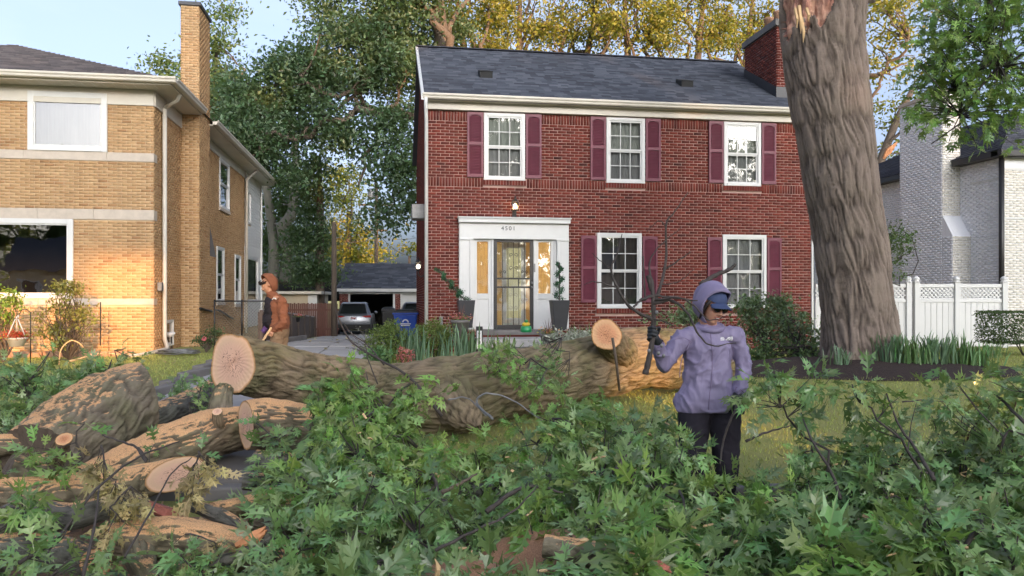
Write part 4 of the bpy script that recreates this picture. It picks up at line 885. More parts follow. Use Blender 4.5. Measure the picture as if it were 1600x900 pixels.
# row behind the red house: sunlit crowns above the roof
rows = [(735, 37, -20, 60), (810, 40, -6, 70), (905, 42, 0, 80), (985, 40, 6, 70), (1085, 41, 0, 85), (1160, 44, 14, 60)]
lab = ['sunlit tree with a forked dark trunk over the left half of the red roof', 'sunlit tree with one straight dark trunk above the left roof vent', 'airy golden tree leaning right above the middle of the roof', 'golden tree with orange lit twin trunks above the roof ridge', 'golden tree with a pale trunk left of the brick chimney', 'golden tree just behind the brick chimney of the red house']
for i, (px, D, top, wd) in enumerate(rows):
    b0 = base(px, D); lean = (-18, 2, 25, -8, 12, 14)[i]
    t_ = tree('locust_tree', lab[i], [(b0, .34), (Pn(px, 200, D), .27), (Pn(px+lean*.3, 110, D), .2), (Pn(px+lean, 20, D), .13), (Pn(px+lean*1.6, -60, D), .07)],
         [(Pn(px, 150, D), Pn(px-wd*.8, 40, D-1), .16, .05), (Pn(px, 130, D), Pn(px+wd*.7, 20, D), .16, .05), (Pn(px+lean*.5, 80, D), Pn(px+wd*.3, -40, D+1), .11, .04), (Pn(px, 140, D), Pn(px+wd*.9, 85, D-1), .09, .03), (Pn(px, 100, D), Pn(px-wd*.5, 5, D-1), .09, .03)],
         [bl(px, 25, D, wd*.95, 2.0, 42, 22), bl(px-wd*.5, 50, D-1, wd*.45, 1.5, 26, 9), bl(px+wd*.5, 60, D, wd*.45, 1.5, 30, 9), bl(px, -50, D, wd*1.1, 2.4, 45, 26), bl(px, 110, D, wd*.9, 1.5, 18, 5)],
         'leaf_sun_gold', .22, clump_n=92, spread=.52, group=None, tw=.026)
# right of the big oak
b0 = base(1352, 36)
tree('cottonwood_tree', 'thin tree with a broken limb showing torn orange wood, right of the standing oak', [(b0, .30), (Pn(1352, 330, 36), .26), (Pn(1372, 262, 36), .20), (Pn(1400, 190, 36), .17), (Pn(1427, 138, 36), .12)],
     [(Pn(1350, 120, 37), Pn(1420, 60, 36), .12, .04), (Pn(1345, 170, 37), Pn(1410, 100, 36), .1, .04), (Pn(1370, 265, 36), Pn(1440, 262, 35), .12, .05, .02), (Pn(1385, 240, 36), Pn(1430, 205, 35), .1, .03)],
     [bl(1385, 30, 37, 50, 2, 50, 22), bl(1400, 100, 37, 50, 2, 35, 14), bl(1370, 180, 37, 40, 1.5, 30, 8), bl(1395, 260, 38, 55, 1.5, 34, 22), bl(1440, 200, 38, 40, 1.5, 30, 8), bl(1250, 120, 38, 25, 1.5, 60, 7), bl(1440, 0, 38, 60, 2, 40, 14)], 'leaf_sun_gold', .22, clump_n=55, spread=.5, tw=.022)
m = MB(); m.tube([P(1380, 248, 35.8), P(1388, 236, 35.8), P(1402, 222, 35.8)], [.05, .16, .03], 6)
o = m.build('torn_wood', M['torn'], None); o.parent = bpy.data.objects['cottonwood_tree']; o.matrix_parent_inverse = Matrix.Translation(-bpy.data.objects['cottonwood_tree'].location)
b0 = base(1290, 32)
tree('arborvitae', 'dark green evergreen in the gap between red house and standing oak', [(b0, .2), (Pn(1290, 330, 32), .08)], [], [bl(1285, 400, 32, 26, 1, 90, 24), bl(1275, 290, 34, 20, 1, 60, 12)], 'leaf_dark', .2, clump_n=60, spread=.45, twigs=False)
b0 = base(1392, 19.0)
tree('crape_shrub', 'airy small shrub with upright twigs between the oak trunk and the white house', [(b0, .05), (Pn(1390, 440, 18.8), .04)], [(Pn(1390, 440, 18.8), Pn(1392, 345, 18.6), .025, .008), (Pn(1390, 440, 18.8), Pn(1424, 362, 18.6), .02, .006), (Pn(1390, 430, 18.8), Pn(1410, 348, 18.8), .02, .006), (Pn(1391, 410, 18.8), Pn(1428, 395, 18.6), .02, .006)],
     [bl(1392, 380, 18.6, 10, .3, 32, 12), bl(1408, 375, 18.6, 10, .3, 26, 9), bl(1418, 382, 18.6, 8, .3, 20, 7), bl(1397, 420, 18.7, 16, .3, 20, 12)], 'leaf_far', .085, 'twig', clump_n=26, spread=.11, cat='shrub', tw=.006)
# ---------------------------------------------------------------- the other side of the street (seen in the window panes, shades the scene)
def far_house(x0, x1, y, h, ridge, mt, lab_):
    t = thing('opposite_house', lab_, 'house', (x0, y, .3)); W_ = x1-x0
    B('wall', M[mt], t, (0, W_, -7, 0, -.2, h)); m = MB(); m.add([(-.4, .4, h), (W_+.4, .4, h), (W_+.4, -3.5, ridge), (-.4, -3.5, ridge), (-.4, -7.4, h), (W_+.4, -7.4, h)], [(0, 1, 2, 3), (3, 2, 5, 4), (0, 3, 4), (1, 5, 2)]); m.build('roof', M['shingle_dark'], t)
    for k in range(3):
        wx = .8+k*(W_-2.6)/2; B('window', M['white'], t, (wx, wx+1.1, .0, .06, 1.0, 2.5)); B('pane', M['darkroom'], t, (wx+.1, wx+1.0, .06, .075, 1.1, 2.4))
    return t
far_house(-22, -11, -22, 3.2, 5.6, 'yellow_mortar', 'low tan house across the street, mirrored in the panes')
far_house(-7, 4, -22, 3.2, 5.6, 'red_mortar', 'low brick house across the street, mirrored in the panes')
far_house(8, 13.5, -23, 3.0, 4.2, 'white_mortar', 'small white bungalow across the street, mirrored in the panes')
far_house(22, 34, -22, 3.4, 5.8, 'red_mortar', 'long red house across the street, mirrored in the panes')
YS = -58.0
def holes(Cc):
    """gaps cut into the unseen crowns so the low sun lands in chosen patches"""
    k = (YS-Cc[:, 1])/sd.y; x = Cc[:, 0]+sd.x*k; z = Cc[:, 2]+sd.z*k
    g = np.zeros(len(Cc), bool)
    for (a, b, c_, d) in GAPS: g |= (x > a) & (x < b) & (z > c_) & (z < d)
    return g
GAPS = []  # wanted sun patches, carried back along the sun to shape the crowns
for (x0, x1, y, z0, z1) in ((-12.6, -7.9, 17.5, -.2, 2.7), (.9, 3.0, 10.0, -.3, 1.25), (-4.5, -3.35, 12.3, .3, 2.3), (-11, -9.3, 32, 9.3, 10.6), (-8.5, -5.5, 32, 10.8, 12.2), (-9.5, -1.5, 33, 12.8, 22), (-5.2, -2.2, 32, 9.4, 13), (-7.6, -6.4, 31, 7.2, 8.0), (-17.5, -9.5, 66, 3.5, 15)):
    k = (YS-y)/sd.y; GAPS.append((x0+sd.x*k, x1+sd.x*k, z0+sd.z*k, z1+sd.z*k))
opp = [(-50, 15), (-42, 16), (-34, 15), (-26, 17), (-18, 15), (-10, 16), (0, 15), (6, 16), (11, 17), (16, 19), (20.5, 23), (25, 26), (30, 27), (35, 25), (40, 22), (46, 24), (53, 24.5), (60, 24.5), (67, 24)]  # unseen row; heights set for its shade and pane reflections
ol = ['far left', 'second from left', 'third from left', 'fourth from left', 'fifth from left', 'sixth from left', 'seventh from left', 'eighth from left', 'ninth from left', 'sixth left of the tallest', 'fifth left of the tallest', 'next but one left of the tallest', 'tallest', 'just right of the tallest', 'fifth from right', 'fourth from right', 'third from right', 'second from right', 'far right']
for i, (x, top) in enumerate(opp):
    y = YS-(i % 2)*1.5; gzb = gzf(x, y)
    tree('street_tree', f'dense tree beyond the road, {ol[i]} of its row', [(np.array([x, y, gzb]), .4), (np.array([x, y, 6.]), .3), (np.array([x+.3, y, top-3]), .1)], [],
         [((x, y, 5.5), (4.6, 1.8, 3.0), 26), ((x, y, 10.5), (4.8, 2.2, 3.8), 62), ((x, y, (10+top)/2), (4.4, 2.2, (top-10)/2+.5), int(9*(top-9)))], 'leaf_far', .75, clump_n=40, spread=.85, group='trees beyond the road', twigs=False, reject=holes)
# ---------------------------------------------------------------- logs
def catmull(pts, n_):
    pts = np.array(pts, float); p = np.vstack([2*pts[0]-pts[1], pts, 2*pts[-1]-pts[-2]]); out = []
    segs = len(pts)-1; t = np.linspace(0, segs, n_); i = np.minimum(t.astype(int), segs-1); u = (t-i)[:, None]
    a, b, c_, d = p[i], p[i+1], p[i+2], p[i+3]
    return .5*((2*b)+(-a+c_)*u+(2*a-5*b+4*c_-d)*u*u+(-a+3*b-3*c_+d)*u**3)
def bark_tube(pts, rad, fr=13, amp=.014, seed=0, step=.018, lump=.06, n0=None, n1=None, twist=.25, stretch=.16, flare=None):
    """world space tube with furrowed bark; returns V,F,h and the two end rings. fr: furrows per metre round the girth"""
    pts = np.array(pts, float); L_ = np.linalg.norm(np.diff(pts, axis=0), axis=1).sum(); nl = max(10, int(L_/step)); C_ = catmull(pts, nl)
    r = np.interp(np.linspace(0, 1, nl), np.linspace(0, 1, len(rad)), rad); nr = int(max(24, min(420, 2*math.pi*max(rad)*fr*2.2*3.4)))
    T = np.gradient(C_, axis=0); T /= np.linalg.norm(T, axis=1, keepdims=True)
    up = np.cross(T[0], [0.3, .9, .2]); up /= np.linalg.norm(up); U = []
    for i in range(nl):
        up = up-T[i]*np.dot(up, T[i]); up /= np.linalg.norm(up); U.append(up)
    U = np.array(U); W_ = np.cross(T, U); s = np.concatenate([[0], np.cumsum(np.linalg.norm(np.diff(C_, axis=0), axis=1))])
    th = np.linspace(0, 2*math.pi, nr, endpoint=False); TH, S_ = np.meshgrid(th, s); Rr = r[:, None]+0*TH; tt = TH+twist*S_; fe = fr*2.2
    base3 = np.stack([np.cos(tt)*Rr, np.sin(tt)*Rr, S_], -1); wq = base3*np.array([fe*.28, fe*.28, fe*stretch*.9])
    ang = tt+1.0/(fe*Rr)*vn(wq, seed+5)+.35/(fe*Rr)*vn(wq*2.3, seed+6)           # furrows wander sideways and meet
    q = np.stack([np.cos(ang)*Rr*fe, np.sin(ang)*Rr*fe, S_*fe*stretch], -1)
    a1_ = np.abs(vn(q, seed)); a2_ = np.abs(vn(q*np.array([1.7, 1.7, 1.3])+9, seed+1)); a3_ = np.abs(vn(q*np.array([3.4, 3.4, 2.2])+4, seed+2))
    crack = smooth01(np.abs(vn(np.stack([q[..., 0]*1.1, q[..., 1]*1.1, S_*fe*.5], -1), seed+9))/.10)
    h = np.clip((np.minimum(a1_*1.9, 1)*.55+np.minimum(a2_*1.9, 1)*.30+np.minimum(a3_*1.8, 1)*.22)*(.86+.14*crack)*1.15, 0, 1)
    big = vn(np.stack([np.cos(TH)*1.3, np.sin(TH)*1.3, S_*1.6], -1), seed+3); fine = vn(base3*60, seed+4)
    ends = np.ones_like(S_)
    if n0 is not None: ends = ends*np.clip(S_/.05, .25, 1)
    if n1 is not None: ends = ends*np.clip((s[-1]-S_)/.05, .25, 1)
    rad2 = Rr*(1+lump*big)+amp*1.25*ends*(h-.7)+amp*.12*fine
    if flare is not None: rad2 = rad2*flare(TH, S_)
    off = (np.cos(TH)[..., None]*U[:, None]+np.sin(TH)[..., None]*W_[:, None])*rad2[..., None]; V = C_[:, None]+off
    for nn_, s_end in ((n0, 0), (n1, s[-1])):
        if nn_ is None: continue
        nn_ = np.array(nn_, float); nn_ /= np.linalg.norm(nn_); k = 0 if s_end == 0 else -1; t_ = T[k]
        ds = np.abs(s-s_end); wgt = np.clip(1-ds/(2.6*r[k]), 0, 1)[:, None]; sh = -(off@nn_)/(t_@nn_)*wgt; V = V+sh[..., None]*t_
    i = np.arange(nl*nr).reshape(nl, nr); j = np.roll(i, -1, 1); Fc = np.stack([i[:-1], j[:-1], j[1:], i[1:]], -1).reshape(-1, 4)
    return V.reshape(-1, 3), Fc, (h.ravel(), (base3*np.array([1, 1, .16])).reshape(-1, 3)), V[0], V[-1], T[0], T[-1]
def cap_obj(ring, nrm, mt, parent, o3, name='cut_face', bulge=.0):
    ring = np.array(ring); c_ = ring.mean(0); n_ = len(ring); K = 6; V = [c_-o3]; uv = [(0, 0)]; rr = np.linalg.norm(ring-c_, axis=1)
    a = np.arange(n_)*2*math.pi/n_
    for k in range(1, K+1):
        q = k/K; 
        for i in range(n_):
            V.append(c_+(ring[i]-c_)*q*1.0+np.array(nrm)*(.002*math.sin(i*.9+k*2)+bulge*(1-q*q))-o3); uv.append((q*math.cos(a[i]), q*math.sin(a[i])))
    Fc = [(0, 1+i, 1+(i+1) % n_, 1+(i+1) % n_) for i in range(n_)]
    m = bpy.data.meshes.new(name); fs = [(0, 1+i, 1+(i+1) % n_) for i in range(n_)]+[(1+(k-1)*n_+i, 1+k*n_+i, 1+k*n_+(i+1) % n_, 1+(k-1)*n_+(i+1) % n_) for k in range(1, K) for i in range(n_)]
    m.from_pydata([tuple(v) for v in V], [], fs); u = m.uv_layers.new(name='UVMap')
    for lp in m.loops: u.data[lp.index].uv = uv[lp.vertex_index]
    m.materials.append(mt); o = bpy.data.objects.new(name, m); link(o, parent); return o
def log(name, label, pts, rad, barkm='bark', c0=None, c1=None, cat='log', group=None, parent=None, part='bark', **kw):
    V, Fc, h, e0, e1, t0, t1 = bark_tube(pts, rad, **kw)
    if parent is None:
        o3 = np.array(pts[0], float); t = thing(name, label, cat, o3.tolist(), group=group)
    else:
        t = parent; o3 = np.array(t.location)
    o = bpy.data.objects.new(part, arr_mesh(part, V-o3, Fc, M[barkm], True, attr={'h': h[0], 'bk': h[1]})); link(o, t)
    if not c0 and parent is None: cap_obj(e0[::-1], -t0, M['bark_far'], t, o3, 'end_face')
    if not c1 and parent is None: cap_obj(e1, t1, M['bark_far'], t, o3, 'end_face')
    if c0: cap_obj(e0[::-1], -t0, M[c0], t, o3)
    if c1: cap_obj(e1, t1, M[c1], t, o3)
    return t
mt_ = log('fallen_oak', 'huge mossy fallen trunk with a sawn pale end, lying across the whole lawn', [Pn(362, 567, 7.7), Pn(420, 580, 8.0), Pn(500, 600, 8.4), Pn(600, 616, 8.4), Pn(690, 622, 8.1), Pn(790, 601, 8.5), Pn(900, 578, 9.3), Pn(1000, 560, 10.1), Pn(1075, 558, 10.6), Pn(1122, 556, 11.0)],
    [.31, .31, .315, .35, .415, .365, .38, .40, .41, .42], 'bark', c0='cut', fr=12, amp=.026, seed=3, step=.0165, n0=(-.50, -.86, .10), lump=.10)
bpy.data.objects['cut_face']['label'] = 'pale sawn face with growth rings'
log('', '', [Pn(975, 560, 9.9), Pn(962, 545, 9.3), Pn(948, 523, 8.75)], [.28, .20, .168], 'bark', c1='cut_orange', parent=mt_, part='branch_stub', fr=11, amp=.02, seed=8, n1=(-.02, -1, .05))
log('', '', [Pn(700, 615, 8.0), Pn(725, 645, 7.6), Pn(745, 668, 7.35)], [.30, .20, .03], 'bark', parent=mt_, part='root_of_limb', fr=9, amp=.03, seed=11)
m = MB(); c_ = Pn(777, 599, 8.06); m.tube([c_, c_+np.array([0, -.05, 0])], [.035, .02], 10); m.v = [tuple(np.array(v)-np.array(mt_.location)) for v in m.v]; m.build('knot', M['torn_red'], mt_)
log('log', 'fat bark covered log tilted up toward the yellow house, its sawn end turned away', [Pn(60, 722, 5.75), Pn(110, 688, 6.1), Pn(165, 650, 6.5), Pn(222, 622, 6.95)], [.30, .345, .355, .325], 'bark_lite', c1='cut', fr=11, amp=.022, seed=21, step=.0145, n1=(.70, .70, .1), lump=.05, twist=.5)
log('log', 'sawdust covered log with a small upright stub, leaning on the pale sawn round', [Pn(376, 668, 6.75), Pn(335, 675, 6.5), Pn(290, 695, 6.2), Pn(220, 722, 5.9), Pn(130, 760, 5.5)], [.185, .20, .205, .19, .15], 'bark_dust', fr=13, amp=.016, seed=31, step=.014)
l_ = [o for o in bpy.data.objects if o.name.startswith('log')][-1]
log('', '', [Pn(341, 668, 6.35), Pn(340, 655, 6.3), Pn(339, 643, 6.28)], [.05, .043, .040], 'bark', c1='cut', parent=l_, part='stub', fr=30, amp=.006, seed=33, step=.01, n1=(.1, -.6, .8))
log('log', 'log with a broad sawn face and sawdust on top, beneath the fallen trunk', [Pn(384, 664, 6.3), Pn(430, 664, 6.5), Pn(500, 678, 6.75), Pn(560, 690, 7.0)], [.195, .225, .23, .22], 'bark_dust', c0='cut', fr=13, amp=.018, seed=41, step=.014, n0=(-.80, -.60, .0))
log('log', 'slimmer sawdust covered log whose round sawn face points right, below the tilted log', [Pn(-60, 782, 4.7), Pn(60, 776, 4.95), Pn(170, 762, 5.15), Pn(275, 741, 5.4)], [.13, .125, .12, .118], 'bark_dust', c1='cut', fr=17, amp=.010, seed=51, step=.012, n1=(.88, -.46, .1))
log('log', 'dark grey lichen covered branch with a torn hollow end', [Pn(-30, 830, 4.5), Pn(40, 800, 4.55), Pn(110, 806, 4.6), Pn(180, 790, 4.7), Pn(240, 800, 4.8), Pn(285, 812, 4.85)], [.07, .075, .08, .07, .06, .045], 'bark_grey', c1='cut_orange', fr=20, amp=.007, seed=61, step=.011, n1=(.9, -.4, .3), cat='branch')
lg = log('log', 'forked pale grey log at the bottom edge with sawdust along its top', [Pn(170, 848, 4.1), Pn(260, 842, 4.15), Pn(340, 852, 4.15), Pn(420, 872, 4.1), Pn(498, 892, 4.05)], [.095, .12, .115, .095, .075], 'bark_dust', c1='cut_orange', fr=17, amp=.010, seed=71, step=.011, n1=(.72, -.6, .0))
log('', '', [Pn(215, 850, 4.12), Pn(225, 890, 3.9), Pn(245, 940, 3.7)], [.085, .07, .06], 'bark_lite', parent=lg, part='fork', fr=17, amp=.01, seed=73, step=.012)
log('branch', 'slender grey branch lying on the forked log at the bottom edge', [Pn(180, 915, 3.75), Pn(280, 888, 3.85), Pn(360, 872, 3.9), Pn(400, 852, 3.95), Pn(425, 832, 4.0)], [.022, .026, .030, .034, .04], 'bark_grey', c1='cut_orange', fr=30, amp=.004, seed=81, step=.010, cat='branch')
log('log', 'weathered log lying behind the tilted log, pointing at the driveway', [Pn(160, 690, 7.2), Pn(240, 655, 7.9), Pn(310, 622, 8.9), Pn(345, 596, 10.0)], [.13, .15, .14, .09], 'bark_grey', fr=13, amp=.012, seed=91, step=.016)
log('log', 'low log half hidden between the tilted log and the sawdusted one', [Pn(190, 690, 6.9), Pn(250, 684, 6.8), Pn(330, 672, 6.8)], [.10, .12, .11], 'bark_dust', fr=14, amp=.012, seed=95, step=.016)
log('log', 'short reddish log at the left edge with a torn orange end', [Pn(-40, 700, 5.6), Pn(10, 694, 5.7), Pn(34, 690, 5.8)], [.08, .075, .06], 'bark_dust', c1='cut_orange', fr=16, amp=.01, seed=97, step=.014)
log('log', 'rough bark log end low at the left edge under the leaves', [Pn(10, 735, 5.1), Pn(50, 745, 5.2), Pn(95, 725, 5.5)], [.12, .13, .11], 'bark_lite', fr=14, amp=.014, seed=98, step=.014)
log('cut_limb', 'small upright sawn limb showing a little round cut among leaves', [Pn(88, 720, 5.3), Pn(94, 700, 5.25), Pn(100, 686, 5.2)], [.06, .055, .048], 'bark', c1='cut_orange', fr=25, amp=.006, seed=99, step=.01, n1=(.1, -.75, .65), cat='limb')
log('broken_limb', 'mossy broken limb with red torn wood in the middle of the leaf pile', [Pn(400, 800, 4.7), Pn(450, 806, 4.75), Pn(515, 826, 4.8)], [.10, .115, .09], 'bark_lite', c1='cut_orange', fr=17, amp=.01, seed=101, step=.013, cat='limb')
log('broken_limb', 'mossy broken limb poking from the leaves at the bottom centre', [Pn(850, 853, 3.75), Pn(930, 868, 3.7), Pn(1010, 892, 3.65)], [.055, .065, .055], 'bark_lite', fr=20, amp=.008, seed=103, step=.011, cat='limb')
log('broken_limb', 'torn tan stump of a limb propping up the sawn end of the trunk', [Pn(345, 690, 7.2), Pn(345, 640, 7.3), Pn(350, 608, 7.5)], [.12, .11, .09], 'bark_lite', fr=14, amp=.014, seed=105, step=.014, cat='limb')
m = MB(); m.tube([P(957, 528, 8.55), P(963, 565, 8.6), P(968, 610, 8.7)], [.016, .016, .014], 6)
tag(m.build('stake', M['pole'], None, True), 'thin wooden stake leaning against the fallen trunk under the sawn stub', 'stake')
# splinters and torn pieces
def splinter(name, label, px, py, D, ln, ang, mt, n_=3, wd=.02, group=None):
    t = thing(name, label, 'wood piece', P(px, py, D).to_tuple(), group=group)
    for k in range(n_):
        m = MB(); a = R(ang+rng.uniform(-16, 16)); d = Vector((math.cos(a), rng.uniform(-.2, .2), math.sin(a)))*ln*rng.uniform(.6, 1.1); o = Vector((rng.uniform(-.02, .02), rng.uniform(-.02, .02), rng.uniform(-.02, .02)))
        m.tube([o-d*.5, o+Vector((.008, 0, .004)), o+d*.5], [wd*.5, wd, wd*.15], 5); m.build('splinter', M[mt], t)
for a in (('wood_splinter', 'bright torn splinters standing left of the middle of the pile', 470, 768, 4.9, .16, 110, 'torn_pale', 3), ('wood_splinter', 'red torn slab of wood on the mossy limb', 498, 826, 4.65, .22, 15, 'torn_red', 5, .035), ('wood_splinter', 'orange torn tip beside the slender grey branch', 395, 838, 3.95, .18, 40, 'torn', 4, .03), ('wood_splinter', 'ragged torn end of the dark grey branch', 262, 803, 4.7, .24, -18, 'torn_red', 4, .035),
          ('wood_splinter', 'tan torn wood low among the leaves at the left edge', 75, 838, 4.3, .26, 8, 'torn', 4, .02), ('wood_splinter', 'small pale splinter between leaves at the bottom centre', 912, 842, 3.7, .07, 5, 'torn_pale', 2, .012), ('wood_splinter', 'red brown torn bark on the mossy limb at the bottom', 1035, 882, 3.5, .10, -20, 'torn_red', 4, .014), ('wood_splinter', 'orange splinter upright at the bottom edge of the pile', 680, 893, 3.6, .09, 100, 'torn_pale', 2, .012),
          ('wood_splinter', 'pale torn chip beside the bright green leaves', 580, 742, 5.0, .09, 85, 'torn_pale', 2, .02)): splinter(*a)
# ---------------------------------------------------------------- standing oak
OD = 13.0
def fl(TH, S_): return 1+.30*np.exp(-S_/.45)*(1+.35*np.cos(5*TH+1))+.10*np.exp(-S_/1.6)
ob = Pn(1348, 560, OD); ob[2] = gzf(ob[0], ob[1])-.15
ok = thing('oak_tree', 'massive standing oak with a fresh torn wound high on its trunk', 'tree', ob.tolist())
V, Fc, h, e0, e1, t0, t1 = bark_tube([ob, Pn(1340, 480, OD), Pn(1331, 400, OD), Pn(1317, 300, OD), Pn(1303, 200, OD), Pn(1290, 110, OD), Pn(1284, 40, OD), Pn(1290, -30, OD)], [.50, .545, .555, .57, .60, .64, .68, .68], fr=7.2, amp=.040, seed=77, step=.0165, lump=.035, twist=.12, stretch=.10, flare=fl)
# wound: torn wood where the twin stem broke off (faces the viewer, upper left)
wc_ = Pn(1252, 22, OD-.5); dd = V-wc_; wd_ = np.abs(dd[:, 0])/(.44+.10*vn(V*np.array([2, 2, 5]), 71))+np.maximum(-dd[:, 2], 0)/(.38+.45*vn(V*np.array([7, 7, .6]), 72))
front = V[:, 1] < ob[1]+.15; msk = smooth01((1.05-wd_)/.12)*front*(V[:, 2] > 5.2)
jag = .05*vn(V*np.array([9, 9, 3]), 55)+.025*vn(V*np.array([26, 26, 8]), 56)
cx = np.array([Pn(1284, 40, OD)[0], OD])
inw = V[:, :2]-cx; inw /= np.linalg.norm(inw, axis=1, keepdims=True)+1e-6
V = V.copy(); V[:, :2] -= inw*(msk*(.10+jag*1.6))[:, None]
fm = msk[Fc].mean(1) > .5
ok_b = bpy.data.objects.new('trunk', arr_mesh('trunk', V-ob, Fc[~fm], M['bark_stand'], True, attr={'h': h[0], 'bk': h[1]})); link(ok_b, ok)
n = N('torn_wound'); w_ = n.coord('World', (1, 1, .25)); cN = n.ramp(n.noise(w_, 7, 6, .7, .6), [(.30, (.12, .05, .045)), (.43, (.46, .22, .16)), (.58, (.64, .38, .27)), (.75, (.70, .50, .32))]); n.set(Base_Color=cN, Roughness=.85); n.bump(n.noise(w_, 30, 6, .8), .9, .03); M['wound'] = n.m
wo = bpy.data.objects.new('torn_wound', arr_mesh('torn_wound', V-ob, Fc[fm], M['wound'], True)); link(wo, ok); wo['label'] = 'fresh torn wood where the twin stem broke away'
for k, (px, py, l2, w2) in enumerate(((1254, 50, .30, .030), (1250, 34, .34, .034), (1244, 30, .24, .026), (1262, 24, .16, .03))):
    m = MB(); p = Pn(px, py, OD-.74)-ob; m.tube([p+np.array([.0, .05, l2*.8]), p+np.array([.02, .0, 0]), p+np.array([.03, .05, -l2*.5])], [w2, w2*.9, .006], 5); m.build('splinter', M['torn_pale'], ok)
for a, b, r0, r1 in ((Pn(1330, 10, OD), Pn(1400, -200, OD-.5), .38, .18), (Pn(1280, -10, OD), Pn(1220, -300, OD+1), .4, .15), (Pn(1300, -30, OD), Pn(1330, -420, OD), .45, .15)):
    m = MB(); m.tube([Vector(q) for q in limb_path(a, b, .8, 9, .05)-ob], np.linspace(r0, r1, 9), 12); m.build('limb', M['bark_far'], ok, True)
Cc, cc = clumps([(Pn(1350, -430, OD), (2.6, 2.4, 1.3), 26), (Pn(1180, -420, OD+1), (2.2, 2, 1), 14), (Pn(1600, -380, OD-1), (2.4, 2, 1.2), 16)], 0, .4, 60); leaf_cloud('crown', Cc-ob, .17, M['leaf_far'], ok)

# ---------------------------------------------------------------- oak leaves with lobes
def leaf_geo(seed, curl=.35, fold=.25):
    r_ = random.Random(seed); V = []; Fc = []; uv = []
    ya = [.20, .42, .62, .80]; sin_ = [.030, .036, .036, .030]; wds = [.24, .37, .33]; dy = [.05, .14, .17]
    tw_ = r_.uniform(-.5, .5)
    def z(x, y): return -curl*(y-.2)**2+abs(x)*fold-1.1*x*x*fold*1.5+tw_*x*y+.03*math.sin(9*x+7*y+seed)
    def add(x, y): V.append((x, y, z(x, y))); uv.append((x, y)); return len(V)-1
    ax = [add(0, y) for y in ya]; tip = None
    for s_ in (-1, 1):
        sn = [add(s_*w0*r_.uniform(.8, 1.3), y+.0) for w0, y in zip(sin_, ya)]
        for k in range(3):
            w0 = wds[k]*r_.uniform(.8, 1.2); y0 = (ya[k]+ya[k+1])/2; d = dy[k]*r_.uniform(.8, 1.3)
            p1 = add(s_*w0*.50, y0+d*.30-.040); p2 = add(s_*w0*.90, y0+d*.35-.065); p3 = add(s_*w0*.74, y0+d*.75-.012); p4 = add(s_*w0*1.04, y0+d*1.45+.035); p5 = add(s_*w0*.46, y0+d*.6+.035)
            f = [ax[k], sn[k], p1, p2, p3, p4, p5, sn[k+1], ax[k+1]]
            Fc += [(ax[k], sn[k], p1, p5), (p1, p2, p3), (p1, p3, p5), (p3, p4, p5), (ax[k], p5, sn[k+1], ax[k+1])] if s_ > 0 else [(p5, p1, sn[k], ax[k]), (p3, p2, p1), (p5, p3, p1), (p5, p4, p3), (ax[k+1], sn[k+1], p5, ax[k])]
        if s_ < 0: snl = sn[-1]
        else: snr = sn[-1]
        if s_ < 0: sb_l = sn[0]
        else: sb_r = sn[0]
    a1 = add(-.10, .90); a2 = add(-.045, .89); t = add(0, 1.02); a3 = add(.045, .89); a4 = add(.10, .905)
    Fc += [(ax[3], a2, snl), (snl, a2, a1), (ax[3], a3, t, a2), (ax[3], snr, a3), (snr, a4, a3)]
    b = add(0, .10); Fc += [(b, ax[0], sb_l), (b, sb_r, ax[0])]
    w0 = .009; q = [add(-w0, .12), add(w0, .12), add(w0, -.10), add(-w0, -.10)]
    Fc += [(q[3], q[2], q[1], q[0])]
    V = [(x*.80, y, zz) for x, y, zz in V]
    V = [(x, y, zz if not (i >= len(V)-4) else z(0, y)-.002) for i, (x, y, zz) in enumerate(V)]
    # thirds (quads may be slightly bent)
    return np.array(V), Fc, np.array(uv)
LG = [leaf_geo(i, (.25, .5, .75, .4, .1, .6, 1.3, 1.0, -.5)[i], (.2, .35, .1, .45, .3, .25, .7, -.3, .5)[i]) for i in range(9)]
def leaf_mesh(i, mt, name='leaf'):
    V, Fc, uv = LG[i]; m = bpy.data.meshes.new(name); m.from_pydata(V.tolist(), [], Fc); u = m.uv_layers.new(name='UVMap')
    for lp in m.loops: u.data[lp.index].uv = uv[lp.vertex_index]
    m.materials.append(mt); m.update(); return m
LM = {k: [leaf_mesh(i, M[k]) for i in range(9)] for k in ('oak_leaf', 'oak_leaf_light', 'dry_leaf')}
TRI = []
for V, Fc, uv in LG:
    t_ = []
    for f in Fc: t_ += [(f[0], f[i], f[i+1]) for i in range(1, len(f)-1)]
    TRI.append(np.array(t_))
def joined_leaves(name, mats4, mt, parent=None):
    """mats4: list of 4x4; one mesh of lobed leaves"""
    Vs, Fs, Us, b = [], [], [], 0
    for k, m4 in enumerate(mats4):
        V, _, uv = LG[k % 9]; A = np.array(m4); Vs.append(V@A[:3, :3].T+A[:3, 3]); Fs.append(TRI[k % 9]+b); Us.append(uv); b += len(V)
    o = bpy.data.objects.new(name, arr_mesh(name, np.concatenate(Vs), np.concatenate(Fs), mt, uv=np.concatenate(Us))); link(o, parent); o['kind'] = 'stuff'; return o
def leaf_matrix(pos, direction, size, roll=None):
    """leaf base at pos, midrib along direction, upper side roughly skyward"""
    y = Vector(direction).normalized(); up = Vector((random.gauss(0, .35), random.gauss(0, .35)-.25, 1)); x = y.cross(up)
    if x.length < .05: x = y.orthogonal()
    x.normalize(); z = x.cross(y)
    if random.random() < .2: x, z = -x, -z
    m = Matrix((x, y, z)).transposed().to_4x4()*size; m[3][3] = 1; m.translation = Vector(pos); return m
